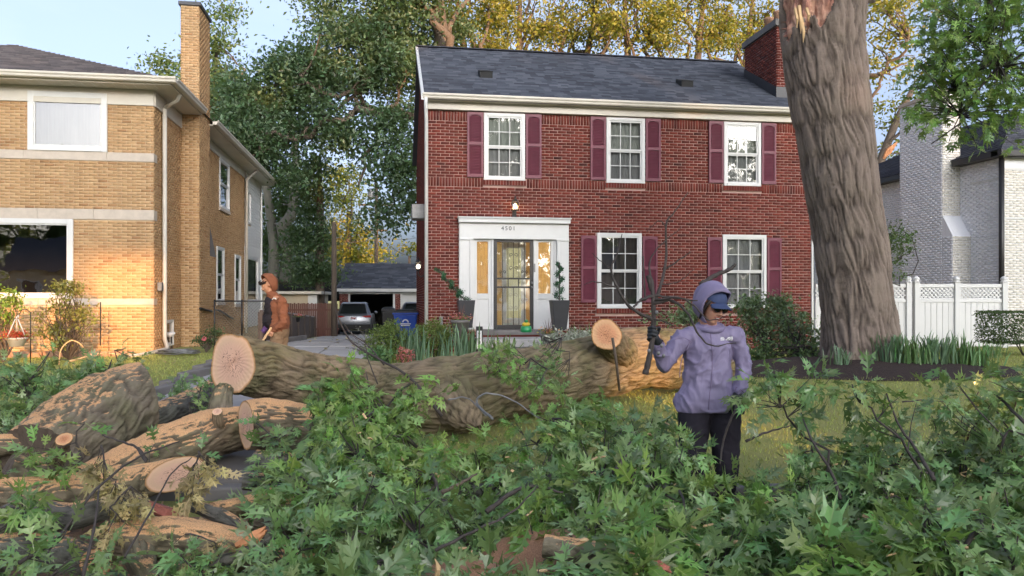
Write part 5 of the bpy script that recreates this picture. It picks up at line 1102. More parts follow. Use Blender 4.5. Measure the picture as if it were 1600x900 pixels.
def whorl(pos, axis, size, n_, droop=.55):
    """matrices of the leaves round one twig tip"""
    axis = Vector(axis).normalized(); u = axis.orthogonal().normalized(); v = axis.cross(u); out = []; a0 = random.uniform(0, 6.28)
    for k in range(n_):
        a = a0+k*2.4+random.uniform(-.3, .3); el = R(random.uniform(25, 88)); d = axis*math.cos(el)+(u*math.cos(a)+v*math.sin(a))*math.sin(el); d.z -= droop*random.uniform(.3, 1.5)
        p = Vector(pos)-axis*random.uniform(0, .06); out.append(leaf_matrix(p+d.normalized()*.02, d, size*random.uniform(.6, 1.25)))
    return out
def leafy_branch(name, label, root, tips, leafk='oak_leaf', size=.15, nl=(5, 8), group=None, max_obj=300, r0=.012, cat='branch', axis_up=.6, twigm='twig', loc=None):
    """root: Vector; tips: list of (pos, axis)"""
    root = Vector(root); t = thing(name, label, cat, root.to_tuple(), group=group); m = MB(); allm = []
    # a main stem through the middle of the tips, side twigs to each tip
    far = max(tips, key=lambda q: (q[0]-root).length)[0] if tips else root; stem = limb_path(root, far, .9, 8, .03); m.tube([Vector(q)-root for q in stem], np.linspace(r0, r0*.35, 8), 6)
    for pos, axis in tips:
        d = np.linalg.norm(stem-np.array(pos), axis=1)+np.arange(8)[::-1]*.0; j = max(0, int(np.argmin(d))-1); a = Vector(stem[j]); 
        mid = a.lerp(pos, .55)+Vector((random.gauss(0, .02), random.gauss(0, .02), random.gauss(0, .02)-.01)); m.tube([a-root, mid-root, Vector(pos)-root-axis*.0], [r0*.42, r0*.3, r0*.18], 4, cap=False)
        allm += whorl(Vector(pos)-root, axis, size, random.randint(*nl))
    m.build('stem', M[twigm], t, True)
    for k, m4 in enumerate(allm[:max_obj]):
        o = bpy.data.objects.new('leaf', LM[leafk][random.randrange(9)]); link(o, t); o.matrix_local = m4
    if len(allm) > max_obj: joined_leaves('leaves', allm[max_obj:], M[leafk], t)
    return t
# ---- pile surface
HB = [(-100, 790, 4.2), (330, 800, 4.4), (400, 745, 5.0), (440, 700, 5.4), (480, 630, 5.9), (540, 600, 6.0), (600, 630, 6.0), (650, 670, 6.1), (700, 705, 6.1), (760, 705, 6.1), (800, 680, 6.1), (850, 645, 6.2), (950, 630, 6.2), (1010, 648, 6.0), (1045, 668, 5.7), (1065, 720, 5.0), (1150, 748, 4.85), (1190, 725, 4.9), (1250, 705, 4.9), (1310, 700, 5.0), (1370, 680, 5.0), (1440, 655, 5.1), (1520, 635, 5.1), (1620, 610, 5.1), (1760, 590, 5.1)]
hp, hy, hd = (np.array(c_, float) for c_ in zip(*HB))
def pile(px, q):
    """q 0 front .. 1 back -> world point on the pile surface"""
    Db = np.interp(px, hp, hd); yb = np.interp(px, hp, hy); D0 = 3.25; z0 = .26 if px > 520 else .16; zb = CZ+(HY-yb)/F*Db
    D = D0+(Db-D0)*q; x = (px-800)/F*D; z = z0+(zb-z0)*max(q, 0)**.85; nq = np.array([[x*1.9, D*2.3, .3]]); z += .34*float(vn(nq, 5)[0])*(1-.7*q); return Vector((x, D, max(z, .05)))
cols = [(470, 'below the parked cars'), (560, 'right of the round sawn log'), (650, 'in line with the garage lamp'), (745, 'straight below the number post'), (840, 'below the front door step'), (935, 'below the sawn orange stub'), (1020, 'left of the woman'), (1120, "in front of the woman's legs"), (1215, 'just right of the woman'), (1310, 'below the heap by the house wall'), (1405, 'below the standing oak'), (1500, 'below the white vinyl fence'), (1595, 'at the right edge')]
rowsn = ['nearest row', 'second row', 'third row', 'farthest row']
for ci, (cx_, cn) in enumerate(cols):
    for ri, rn in enumerate(rowsn):
        q0 = (.06, .36, .66, .93)[ri]; tips = []; nt_ = (12, 13, 13, 13)[ri] if cx_ != 1120 else (14, 14, 10, 6)[ri]
        for k in range(nt_):
            px = cx_+random.uniform(-56, 56); q = min(1.02, max(-.04, q0+random.uniform(-.17, .17))); p = pile(px, q); p.z -= abs(random.gauss(0, .07))-.02
            tips.append((p, Vector((random.gauss(0, .5), random.gauss(-.45, .45), random.uniform(.0, 1)))))
        root = pile(cx_, min(1, q0+.05)); root.z -= .28; root.z = max(root.z, .05)
        light = (cx_ in (560, 650) and ri >= 2) or random.random() < .22
        leafy_branch('fallen_branch', f'leafy oak branch, {rn} of the pile, {cn}', root, tips, 'oak_leaf_light' if light else 'oak_leaf', random.uniform(.15, .205) if ri < 2 else random.uniform(.13, .165), r0=.018, group='leafy branches in the pile')
mm = []
for k in range(3400):
    px = random.uniform(400, 1680); q = random.uniform(0, 1); p = pile(px, q); p.z = max(.03, p.z-random.uniform(.16, .50)); mm.append(leaf_matrix(p, (random.gauss(0, 1), random.gauss(-.3, 1), random.gauss(-.2, .4)), .15))
tag(joined_leaves('leaves', mm, M['oak_leaf']), 'dense mass of cut oak leaves underneath the piled branches', 'leaves', kind='stuff')
mm = []
for k in range(220):
    px = random.uniform(-60, 520); D = random.uniform(3.3, 5.8); x, y = XY(px, D); mm.append(leaf_matrix((x, y, random.uniform(.02, .10)), (random.gauss(0, 1), random.gauss(0, 1), random.gauss(0, .15)), .14))
tag(joined_leaves('leaf_litter', mm, M['oak_leaf']), 'loose oak leaves littered between the sawn logs', 'leaves', kind='stuff')
def spray(label, pts, n_, spread, leafk='oak_leaf', size=.145, nl=(4, 7), root=None, r0=.010, axis=(0, -.4, .8), group=None, twigm='twig', name='fallen_branch'):
    """branch with tips scattered round given photo points (px,py,D)"""
    tips = []
    for k in range(n_):
        px, py, D = pts[k % len(pts)]; p = P(px, py, D)+Vector((random.gauss(0, spread), random.gauss(0, spread), random.gauss(0, spread*.6))); tips.append((p, Vector((axis[0]+random.gauss(0, .4), axis[1]+random.gauss(0, .4), axis[2]+random.gauss(0, .35)))))
    rt = P(*root) if root else P(*pts[0]); return leafy_branch(name, label, rt, tips, leafk, size, nl, group, r0=r0, twigm=twigm)
spray('upright sparse branch with drooping leaves just right of the woman, taller than the pile', [(1190, 600, 4.8), (1215, 570, 4.8), (1250, 590, 4.8), (1180, 640, 4.8), (1240, 640, 4.8), (1270, 600, 4.9)], 13, .07, root=(1290, 770, 4.7))
spray('branch tip with dark leaves standing over the lawn in line with the standing oak', [(1350, 600, 4.5), (1380, 590, 4.5), (1330, 625, 4.6), (1410, 620, 4.6), (1370, 650, 4.5)], 9, .06, root=(1460, 740, 4.3))
spray('branch tip of large leaves rising at the right, under the vinyl fence', [(1500, 600, 4.6), (1540, 590, 4.6), (1470, 620, 4.6), (1570, 610, 4.5), (1600, 590, 4.5)], 13, .07, root=(1560, 740, 4.4))
spray('sapling like sprig in front of the trousers of the woman', [(1080, 700, 4.7), (1090, 720, 4.7), (1065, 690, 4.75)], 6, .04, size=.11, root=(1092, 790, 4.5))
spray('bright green drooping branch hanging in front of the fallen trunk', [(520, 620, 6.0), (545, 600, 5.9), (575, 640, 5.8), (620, 640, 5.8), (540, 680, 5.7), (590, 700, 5.7), (650, 620, 5.9), (610, 690, 5.6), (560, 730, 5.5)], 46, .09, 'oak_leaf_light', .15, root=(640, 600, 6.2))
spray('small green sprig growing on top of the fallen trunk', [(800, 560, 7.3), (815, 590, 7.2), (830, 610, 7.1), (790, 545, 7.4)], 18, .06, 'oak_leaf_light', .11, root=(820, 560, 7.6))
spray('leafy sprig hanging over the front of the fallen trunk', [(850, 560, 7.9), (845, 580, 7.8), (870, 590, 7.8), (860, 545, 8.0)], 22, .07, 'oak_leaf', .10, root=(850, 530, 8.2))
spray('green shoot beside the number post on the trunk top', [(770, 558, 7.6), (785, 580, 7.5), (760, 545, 7.7)], 10, .05, 'oak_leaf_light', .10, root=(770, 560, 7.9))
spray('blue green sprig in front of the sawdusted log', [(420, 665, 6.0), (450, 670, 5.9), (435, 690, 5.9)], 9, .05, 'oak_leaf', .13, root=(450, 700, 5.9))
spray('leafy branch low before the sawn face of the round log', [(400, 750, 5.2), (430, 730, 5.3), (450, 770, 5.1), (380, 780, 5.0), (410, 800, 4.9)], 7, .09, 'oak_leaf', .14, root=(420, 760, 5.1))
spray('pale green branch lying over the left end of the tilted log', [(90, 710, 5.0), (60, 700, 5.0), (120, 700, 5.1), (140, 730, 5.1), (80, 740, 4.9), (110, 720, 5.0)], 8, .09, 'oak_leaf_light', .145, root=(120, 760, 5.1))
spray('leafy branch hanging in at the lower left edge', [(15, 780, 4.0), (30, 810, 4.0), (10, 840, 3.9), (50, 790, 4.1), (0, 750, 4.2)], 8, .08, 'oak_leaf_light', .15, root=(-60, 760, 4.2))
spray('leafy branch along the bottom edge left of the forked log', [(100, 850, 3.6), (70, 880, 3.6), (140, 880, 3.6), (30, 890, 3.6), (180, 870, 3.7), (120, 900, 3.5)], 9, .09, 'oak_leaf', .14, root=(60, 930, 3.5))
spray('leafy sprigs over the forked log at the bottom', [(310, 855, 3.8), (340, 880, 3.7), (280, 890, 3.7)], 12, .06, 'oak_leaf', .12, root=(330, 910, 3.7))
spray('leafy branch right of the forked log at the bottom edge', [(440, 860, 3.8), (420, 890, 3.7), (470, 880, 3.6), (500, 850, 3.8), (540, 840, 3.8), (530, 880, 3.6), (400, 880, 3.7)], 20, .09, 'oak_leaf', .145, root=(470, 900, 3.7))
spray('cluster of leaves on the ground between two logs at left', [(195, 745, 5.4), (160, 760, 5.3), (235, 700, 5.7), (330, 700, 5.7)], 6, .07, 'oak_leaf', .12, root=(200, 750, 5.4))
# bushy branches standing behind the tilted log at left
for k, (lb, pp, nn2) in enumerate((('leafy branch standing on the left lawn beside the flower basket', [(20, 610, 7.2), (50, 590, 7.3), (10, 640, 7.0), (60, 630, 7.1), (30, 660, 6.9), (0, 590, 7.2), (45, 570, 7.4)], 62), ('leafy branch standing on the left lawn below the yellow shrub', [(100, 590, 7.6), (130, 580, 7.6), (110, 620, 7.3), (150, 610, 7.4), (90, 650, 7.1), (140, 570, 7.7)], 56), ('tangled leafy branch between the left edge and the tilted log', [(20, 680, 6.4), (60, 670, 6.5), (100, 665, 6.7), (5, 650, 6.6), (75, 640, 6.8)], 46), ('leafy tips behind the top of the tilted log', [(175, 590, 7.9), (200, 570, 8.0), (165, 575, 7.8)], 16))):
    spray(lb, pp, nn2, .12, 'oak_leaf', .125, root=(pp[0][0], 730, pp[0][2]-.1), r0=.014)
spray('small leafy branch on the grass behind the tilted log', [(280, 600, 9.2), (300, 625, 9.0), (270, 615, 9.1)], 16, .10, 'oak_leaf', .11, root=(290, 640, 9))
spray('leafy spray on the ground under the sawn end of the trunk', [(320, 640, 7.6), (325, 620, 7.8), (318, 600, 8.0)], 16, .07, 'oak_leaf', .11, root=(320, 655, 7.6))
# dry clusters
for lb, pp, nn2 in (('curled dry tan leaves hanging before the left logs', [(158, 725, 4.5), (165, 750, 4.5), (150, 740, 4.5), (172, 770, 4.45)], 13), ('large curled dry leaf cluster in front of the round sawn face', [(310, 735, 4.6), (290, 760, 4.55), (325, 725, 4.6), (300, 775, 4.5)], 14), ('dry tan leaves drooping over the dark grey branch', [(205, 790, 4.1), (190, 820, 4.05), (215, 775, 4.1), (180, 830, 4.0)], 13), ('few dry leaves lying on the forked log', [(290, 865, 3.8), (330, 850, 3.85)], 4)):
    spray(lb, pp, nn2, .035, 'dry_leaf', .105, nl=(4, 6), root=(pp[0][0], pp[0][1]-30, pp[0][2]), axis=(0, -.5, -.7), r0=.006, name='dry_leaf_cluster')
# ---- bough hanging in at the upper right: a limb of the standing oak
HBt = []
for (px, py, D, k, s_) in ((1480, 30, 8.8, 60, .45), (1540, 90, 8.6, 56, .42), (1470, 110, 8.7, 44, .32), (1590, 40, 8.5, 50, .45), (1500, 170, 8.6, 34, .26), (1545, 190, 8.4, 14, .18), (1590, 130, 8.5, 40, .32), (1455, 60, 8.9, 20, .25), (1445, 150, 8.8, 10, .14), (1620, -10, 8.4, 50, .5), (1530, -20, 8.8, 40, .4), (1590, 170, 8.3, 7, .08)):
    for j in range(k): HBt.append((P(px, py, D)+Vector((random.gauss(0, s_*.8), random.gauss(0, s_), random.gauss(0, s_*.75))), Vector((random.gauss(0, .5), random.gauss(-.2, .4), random.uniform(-.5, .7)))))
HBt = [h_ for h_ in HBt if (lambda q: q[0] > 1418 and q[1] < 235-.28*max(0, q[0]-1560) and not (q[0] < 1470 and q[1] > 205-.0*q[0]))((800+F*h_[0].x/h_[0].y, HY-(h_[0].z-CZ)/h_[0].y*F))]
m = MB(); ms_ = []; oV = Vector(ob)
st1 = limb_path(Pn(1400, -180, OD-.5), Pn(1560, -60, 8.9), .8, 9, .05); st2 = limb_path(Pn(1560, -60, 8.9), Pn(1500, 180, 8.6), .7, 7, .02); st3 = limb_path(Pn(1720, -60, 8.4), Pn(1455, 225, 8.4), .5, 9, -.03)
m.tube([Vector(q)-oV for q in st1], np.linspace(.16, .07, 9), 8); m.tube([Vector(q)-oV for q in st2], np.linspace(.06, .015, 7), 6); m.tube([Vector(q)-oV for q in st3], np.linspace(.028, .006, 9), 5)
allst = np.concatenate([st1[6:], st2, st3[:6]])
for pos, ax_ in HBt:
    a = Vector(allst[np.argmin(np.linalg.norm(allst-np.array(pos), axis=1))]); m.tube([a-oV, a.lerp(pos, .5)-oV+Vector((0, 0, .03)), pos-oV], [.007, .005, .003], 4, cap=False); ms_ += whorl(pos-oV, ax_, .145, random.randint(4, 7), .5)
m.build('hanging_bough', M['twig'], ok, True); random.shuffle(ms_)
ms_.sort(key=lambda m4: m4.translation.y)
for m4 in ms_[:300]: o = bpy.data.objects.new('leaf', LM['oak_leaf_light'][random.randrange(9)]); link(o, ok); o.matrix_local = m4
joined_leaves('leaves', ms_[300:], M['oak_leaf_light'], ok)
# ---- bare twigs
def bare(name, label, paths, cat='twig', mt='twig', joints=None):
    o3 = P(*paths[0][0][0]); t = MB()
    for pts, r0, r1 in paths:
        c_ = catmull([np.array(P(*p)) for p in pts], max(8, len(pts)*5)); t.tube([Vector(q)-o3+Vector((0, 0, .003*math.sin(i*1.7))) for i, q in enumerate(c_)], np.linspace(r0, r1, len(c_))*(1+.12*np.sin(np.arange(len(c_))*2.3)), 7)
    o = t.build(name, M[mt], None, True); o.location = o3; return tag(o, label, cat)
D1 = 7.0
bare('bare_twig', 'two thin bare twigs arching up in front of the driveway', [([(690, 650, 6.3), (640, 590, 6.6), (590, 560, 6.8), (550, 535, 7), (530, 500, 7), (524, 480, 7)], .014, .004), ([(600, 570, 6.8), (575, 540, 7), (548, 520, 7), (538, 505, 7)], .008, .003), ([(590, 600, 6.6), (575, 560, 6.7), (570, 530, 6.8)], .006, .003), ([(560, 650, 6.2), (575, 610, 6.3), (572, 580, 6.4)], .008, .004)])
bare('bare_twig', 'grey twig curving over the trunk beside the bright branch', [([(770, 655, 6.4), (745, 630, 6.6), (760, 615, 6.6), (800, 625, 6.6), (850, 660, 6.5)], .012, .005), ([(700, 625, 6.8), (730, 622, 6.8), (760, 650, 6.6)], .008, .004)], mt='galv')
bare('bare_twig', 'long thin twig crossing the lower left logs', [([(30, 880, 3.6), (90, 840, 3.8), (150, 765, 4.0), (215, 715, 4.3), (280, 690, 4.6)], .010, .004), ([(130, 900, 3.5), (148, 820, 3.7), (155, 760, 3.9)], .009, .004), ([(195, 870, 3.6), (235, 800, 3.9), (268, 740, 4.2), (300, 715, 4.3)], .006, .003)])
bare('bare_twig', 'dark bent twig with a blunt tip above the left logs', [([(230, 720, 4.9), (215, 700, 4.9), (190, 690, 5), (160, 680, 5)], .010, .005), ([(215, 700, 4.9), (228, 722, 4.8)], .010, .008)])
for lb_, pts_, r0_, mt_k in (('dark stiff twig leaning left from the pile right of the woman', [(1313, 780, 4.3), (1300, 740, 4.4), (1270, 690, 4.5), (1255, 655, 4.6)], .011, 'twig'), ('dark stiff twig pointing up below the standing oak', [(1460, 750, 4.1), (1430, 700, 4.3), (1405, 665, 4.4), (1385, 615, 4.5)], .011, 'twig'), ('bare twig reaching left from the right edge of the pile', [(1600, 660, 4.3), (1560, 620, 4.6), (1540, 610, 4.6)], .010, 'twig'),
        ('crooked bare twig lying on the lawn beside the woman', [(1165, 690, 6.2), (1185, 680, 6.2), (1210, 672, 6.3), (1236, 665, 6.3)], .012, 'twig'), ('long thin twig lying on the lawn before the mulch bed', [(1410, 628, 8), (1450, 625, 8.1), (1490, 630, 8.1)], .008, 'twig'), ('dark forked looking twig across the middle of the pile', [(760, 800, 4.4), (800, 770, 4.5), (835, 760, 4.5), (880, 770, 4.5)], .016, 'twig'), ('short dark twig upright in the pile left of the woman', [(960, 740, 4.6), (975, 715, 4.7), (985, 690, 4.8)], .02, 'twig'),
        ('thin twig slanting up through the leaves at the bottom centre', [(680, 860, 3.7), (740, 830, 3.8), (800, 800, 3.9), (840, 760, 4)], .009, 'twig'), ('thin curved twig at the right end of the forked log', [(500, 780, 4.4), (470, 840, 4.2), (480, 890, 4)], .008, 'twig'), ('brown twig tip among leaves above the bright splinters', [(690, 770, 4.6), (720, 755, 4.6), (745, 740, 4.7)], .014, 'pole')):
    bare('bare_twig', lb_, [(pts_, r0_, r0_*.4)], mt=mt_k)

log('log', 'dark wet bark log low at the bottom left corner', [Pn(-60, 872, 3.9), Pn(20, 862, 3.95), Pn(100, 866, 4.0), Pn(150, 880, 4.0)], [.09, .095, .09, .07], 'bark_grey', c1='cut_orange', fr=18, amp=.009, seed=111, step=.012, n1=(.8, -.5, .1))
log('log', 'short sawdusted log wedged right of the dry leaf cluster', [Pn(330, 800, 4.9), Pn(390, 790, 5.0), Pn(440, 772, 5.1)], [.06, .07, .065], 'bark_dust', c0='cut_orange', fr=18, amp=.008, seed=113, step=.012, n0=(-.6, -.8, .1))
log('broken_limb', 'dark broken limb with an orange split lying above the forked log', [Pn(300, 790, 4.7), Pn(345, 806, 4.7), Pn(385, 826, 4.65)], [.035, .045, .03], 'bark_grey', c1='cut_orange', fr=24, amp=.005, seed=115, step=.011, cat='limb')
m = MB()
for k in range(520):
    if k % 4 == 0: px, D = random.uniform(380, 540), random.uniform(4.8, 6.6); x, y = XY(px, D); p = Vector((x, y, gzf(x, y)+random.uniform(.01, .05)))
    elif k < 300: px, D = random.uniform(-40, 560), random.uniform(3.5, 7.5); x, y = XY(px, D); p = Vector((x, y, gzf(x, y)+random.uniform(.01, .05)))
    else: p = pile(random.uniform(520, 1550), random.uniform(0, .9)); p.z -= random.uniform(-.02, .12)
    Mx = Matrix.Translation(p) @ Euler((random.uniform(-.6, .6), random.uniform(-.6, .6), random.uniform(0, 6.3))).to_matrix().to_4x4(); a, b = random.uniform(.008, .030), random.uniform(.004, .012); m.box(-a, a, -b, b, -.003, .003, M=Mx)
tag(m.build('wood_chips', M['torn_pale'], None), 'scattered pale wood chips between the logs and on the leaf pile', 'wood chips', kind='stuff')

log('log', 'dark wet bark slab lying under the sawn round, left of the leaf pile', [Pn(400, 722, 5.9), Pn(450, 728, 5.85), Pn(520, 735, 5.8)], [.09, .10, .08], 'bark_grey', fr=16, amp=.012, seed=121, step=.013)
log('log', 'dark wet bark slab lying along the kerb before the pile', [Pn(380, 752, 5.4), Pn(440, 758, 5.45), Pn(500, 770, 5.45)], [.06, .075, .06], 'bark_grey', fr=18, amp=.010, seed=123, step=.013)
spray('low leafy sprig lying over the dark wet bark slabs', [(470, 745, 5.3), (500, 730, 5.4), (430, 765, 5.2), (410, 745, 5.3)], 9, .06, 'oak_leaf', .13, root=(480, 770, 5.3))

mm = []
for k in range(170):
    x, y = random.uniform(-2.4, 9), random.uniform(6.2, 13.5); mm.append(leaf_matrix((x, y, gzf(x, y)+random.uniform(.0, .03)), (random.gauss(0, 1), random.gauss(0, 1), random.gauss(0, .12)), random.uniform(.09, .14)))
tag(joined_leaves('fallen_leaves', mm, M['oak_leaf_light']), 'single oak leaves strewn over the lawn and the mulch bed', 'leaves', kind='stuff')
mm = []
for k in range(26):
    x, y = random.uniform(-9.5, -5.5), random.uniform(7, 15); mm.append(leaf_matrix((x, y, gzf(x, y)+.03), (random.gauss(0, 1), random.gauss(0, 1), random.gauss(0, .12)), random.uniform(.09, .14)))
for k in range(60):
    y = random.uniform(9, 30); x = dx(y)+random.uniform(.1, 2.7); mm.append(leaf_matrix((x, y, gzf(x, y)+.05), (random.gauss(0, 1), random.gauss(0, 1), random.gauss(0, .12)), random.uniform(.10, .15)))
tag(joined_leaves('fallen_leaves', mm, M['dry_leaf']), 'loose dry leaves blown over the driveway and the left lawn', 'leaves', kind='stuff')
# ---------------------------------------------------------------- people
def blend(name, prims, voxel, mt, parent, smooth=6, fold=0, fseed=0, fsc=(9, 9, 5), O=Vector((0, 0, 0)), sub=0, post=None):
    """one continuous skin over tapered capsules ('c',p0,p1,r0,r1) and ellipsoids ('e',c,(rx,ry,rz),M)"""
    m = MB()
    for p in prims:
        if p[0] == 'c':
            a, b = Vector(p[1]), Vector(p[2]); r0, r1 = p[3], p[4]; d = (b-a).normalized(); n_ = 7
            pts = [a-d*r0*math.cos(t) for t in [k*math.pi/2/5 for k in range(5)]]+[a, b]+[b+d*r1*math.sin(t) for t in [k*math.pi/2/5 for k in range(1, 6)]]
            rr = [max(.002, r0*math.sin(t)) for t in [k*math.pi/2/5 for k in range(5)]]+[r0, r1]+[max(.002, r1*math.cos(t)) for t in [k*math.pi/2/5 for k in range(1, 6)]]
            m.tube(pts, rr, 16)
        else: m.ball(p[1], p[2], 20, 14, p[3] if len(p) > 3 else None)
    tmp = bpy.data.objects.new('tmp', m.mesh('tmp')); COL.objects.link(tmp)
    a = tmp.modifiers.new('r', 'REMESH'); a.mode = 'VOXEL'; a.voxel_size = voxel
    s = tmp.modifiers.new('s', 'SMOOTH'); s.iterations = smooth; s.factor = .6
    dg = bpy.context.evaluated_depsgraph_get(); me = bpy.data.meshes.new_from_object(tmp.evaluated_get(dg)); bpy.data.objects.remove(tmp)
    n_ = len(me.vertices); co = np.empty(n_*3, np.float32); me.vertices.foreach_get('co', co); co = co.reshape(-1, 3).astype(float)
    if fold:
        nr = np.empty(n_*3, np.float32); me.vertices.foreach_get('normal', nr); nr = nr.reshape(-1, 3)
        q = co*np.array(fsc); q = q+.7*np.stack([vn(q*.6, fseed+1), vn(q*.6, fseed+2), vn(q*.6, fseed+3)], -1)
        f_ = (1-np.abs(vn(q, fseed)))**3+.4*(1-np.abs(vn(q*2.1, fseed+4)))**3; co = co+nr*(f_[:, None]-.45)*fold
    if post is not None: co = post(co)
    me.vertices.foreach_set('co', co.astype(np.float32).ravel()); me.polygons.foreach_set('use_smooth', np.ones(len(me.polygons), bool)); me.name = name; me.materials.clear(); me.materials.append(mt); me.update()
    o = bpy.data.objects.new(name, me); link(o, parent); return o
def cloth(name, c, rough=.8, sheen=.0, bump=.2, bs=300, spec=.3, var=.06):
    n = N(name); v = n.coord('Object'); col = n.ramp(n.noise(v, 7, 5, .6), [(.3, sc3(c, 1-var)), (.7, sc3(c, 1+var))]); n.set(Base_Color=col, Roughness=rough, Specular_IOR_Level=spec); n.bump(n.noise(v, bs, 3, .6), bump, .002); return n.m
M['jacket'] = cloth('lilac_shell', (.215, .185, .30), .55, spec=.4, var=.10); M['jacket_dark'] = cloth('dark_lilac_trim', (.17, .13, .23), .6)  # second cloth is the darker lilac of seams and cuffs
M['trousers'] = cloth('black_trousers', (.022, .019, .028), .85); M['glove'] = cloth('black_glove', (.018, .02, .024), .6, spec=.5); M['navy'] = cloth('navy_cap', (.045, .065, .145), .7)
n = N('skin'); v = n.coord('Object'); n.set(Base_Color=n.ramp(n.noise(v, 20, 4), [(.3, (.50, .25, .17)), (.7, (.58, .31, .21))]), Roughness=.5, Subsurface_Weight=.12); M['skin'] = n.m
n = N('skin_dark'); v = n.coord('Object'); n.set(Base_Color=n.ramp(n.noise(v, 20, 4), [(.3, (.42, .22, .13)), (.7, (.50, .27, .16))]), Roughness=.5, Subsurface_Weight=.1); M['skin2'] = n.m
M['lens'] = mat('dark_lens', (.012, .012, .014), .08, 0, 5, 0); M['hair'] = cloth('dark_hair', (.02, .014, .012), .5, bump=.6, bs=200); M['teeth'] = mat('teeth', (.7, .68, .62), .3, .05, 5, 0); M['lips'] = mat('lips', (.35, .10, .09), .45, .05, 5, 0)
def head_prims(Mh, neck_to, s=1.0):
    f = lambda *p: Mh @ (Vector(p)*s); R3 = Mh.to_3x3()
    E = lambda c_, r_: ('e', f(*c_), tuple(x*s for x in r_), R3)
    return [E((0, .012, .035), (.075, .095, .092)), E((0, -.035, -.03), (.062, .055, .075)), E((0, -.055, -.088), (.032, .030, .026)), E((-.036, -.058, -.028), (.026, .024, .026)), E((.036, -.058, -.028), (.026, .024, .026)), E((0, -.074, .030), (.05, .02, .022)),
            ('c', f(0, -.088, .012), f(0, -.108, -.022), .009*s, .014*s), E((-.012, -.098, -.028), (.010, .010, .008)), E((.012, -.098, -.028), (.010, .010, .008)), E((0, -.083, -.052), (.026, .012, .007)), E((0, -.081, -.064), (.022, .011, .007)), E((-.078, .01, -.005), (.010, .022, .032)), E((.078, .01, -.005), (.010, .022, .032)), ('c', f(0, .02, -.04), neck_to, .055*s, .060)]
def glasses(parent, Mh, s, big=1.0, name='sunglasses'):
    f = lambda x, y, z: Mh @ (Vector((x, y, z))*s); m = MB(); lens = MB()
    for sx in (-1, 1):
        ring = [f(sx*(.034+.027*big*math.cos(a)), -.098+.10*(abs(sx*(.034+.027*big*math.cos(a))))**1.6*3, .012+.022*big*math.sin(a)*(1-.15*math.cos(a))) for a in [2*math.pi*k/20 for k in range(21)]]
        m.tube(ring, .0035*s, 6); c_ = f(sx*.034, -.099, .012); lens.add([c_]+ring[:-1], [(0, 1+k, 1+(k+1) % 20) for k in range(20)]); m.tube([f(sx*.060, -.085, .018), f(sx*.075, -.04, .020), f(sx*.080, .01, .015)], .004*s, 6)
    m.tube([f(-.008, -.105, .016), f(.008, -.105, .016)], .004*s, 6); g = m.build(name, M['black'], parent, True); lens.build('lens', M['lens'], g); return g
def hood(parent, Mh, mt, s=1.0, cov=2.05, rad=(.118, .150, .140), name='hood', drape=None, cen=(0, .02, .035), top=0):
    V = []; nu, nv_ = 40, 26
    for j in range(nv_+1):
        for i in range(nu):
            ph = 2*math.pi*i/nu; th = min(2.45, cov*(1+top*max(0, math.sin(ph))**1.5))*j/nv_; x, y, z = math.sin(th)*math.cos(ph), math.cos(th), math.sin(th)*math.sin(ph)
            k = 1+.025*math.sin(5*ph+2*th)*(th/cov)+.03*math.sin(9*th+ph); edge = max(0, (j/nv_-.85)/.15)
            low = max(0, -z)
            p = Vector(((rad[0]+low*.015)*x*k, cen[1]+rad[1]*y*k-edge*.012, cen[2]+rad[2]*z*k*(1+low*.18)))
            V.append(Mh @ (p*s))
    F_ = [(j*nu+i, j*nu+(i+1) % nu, (j+1)*nu+(i+1) % nu, (j+1)*nu+i) for j in range(nv_) for i in range(nu)]
    m = MB(); m.add(V, F_); o = m.build(name, mt, parent, True); so_ = o.modifiers.new('solid', 'SOLIDIFY'); so_.thickness = .007; so_.offset = 1
    rim = MB(); rim.tube([V[nv_*nu+i % nu] for i in range(nu+1)], .006*s, 6); rim.build('hem', mt, o, True); return o
def fist(parent, name, c_, ax, side, mt, s=1.0, out=Vector((0, -1, 0)), r_hold=.022):
    """gloved hand closed round a stick: ax = stick direction, side = direction the wrist comes from"""
    c_, ax, side = Vector(c_), Vector(ax).normalized(), Vector(side).normalized(); fw = ax.cross(side).normalized()
    pr = [('e', c_+side*.042*s, (.030*s, .036*s, .026*s), Matrix((side, ax, fw)).transposed())]
    for k, (ln, th_) in enumerate(((.92, .0095), (1.0, .0100), (.96, .0095), (.8, .0085))):
        o = c_+ax*((1.5-k)*.021*s); rr = r_hold+.009*s; pts = []
        for a in (10, 65, 125, 190, 235 if k < 3 else 215): 
            t = R(a*ln); pts.append(o+(side*math.cos(t)-fw*math.sin(t)*-1)*rr if False else o+(side*math.cos(t)+fw*math.sin(t))*rr)
        for a, b in zip(pts[:-1], pts[1:]): pr.append(('c', a, b, th_*s*1.05, th_*s))
    tb = [c_+side*.045*s+ax*.030*s-fw*.01, c_+side*.020*s+ax*.046*s-fw*.026*s, c_-side*.010*s+ax*.040*s-fw*.032*s]
    for a, b in zip(tb[:-1], tb[1:]): pr.append(('c', a, b, .012*s, .010*s))
    return pr
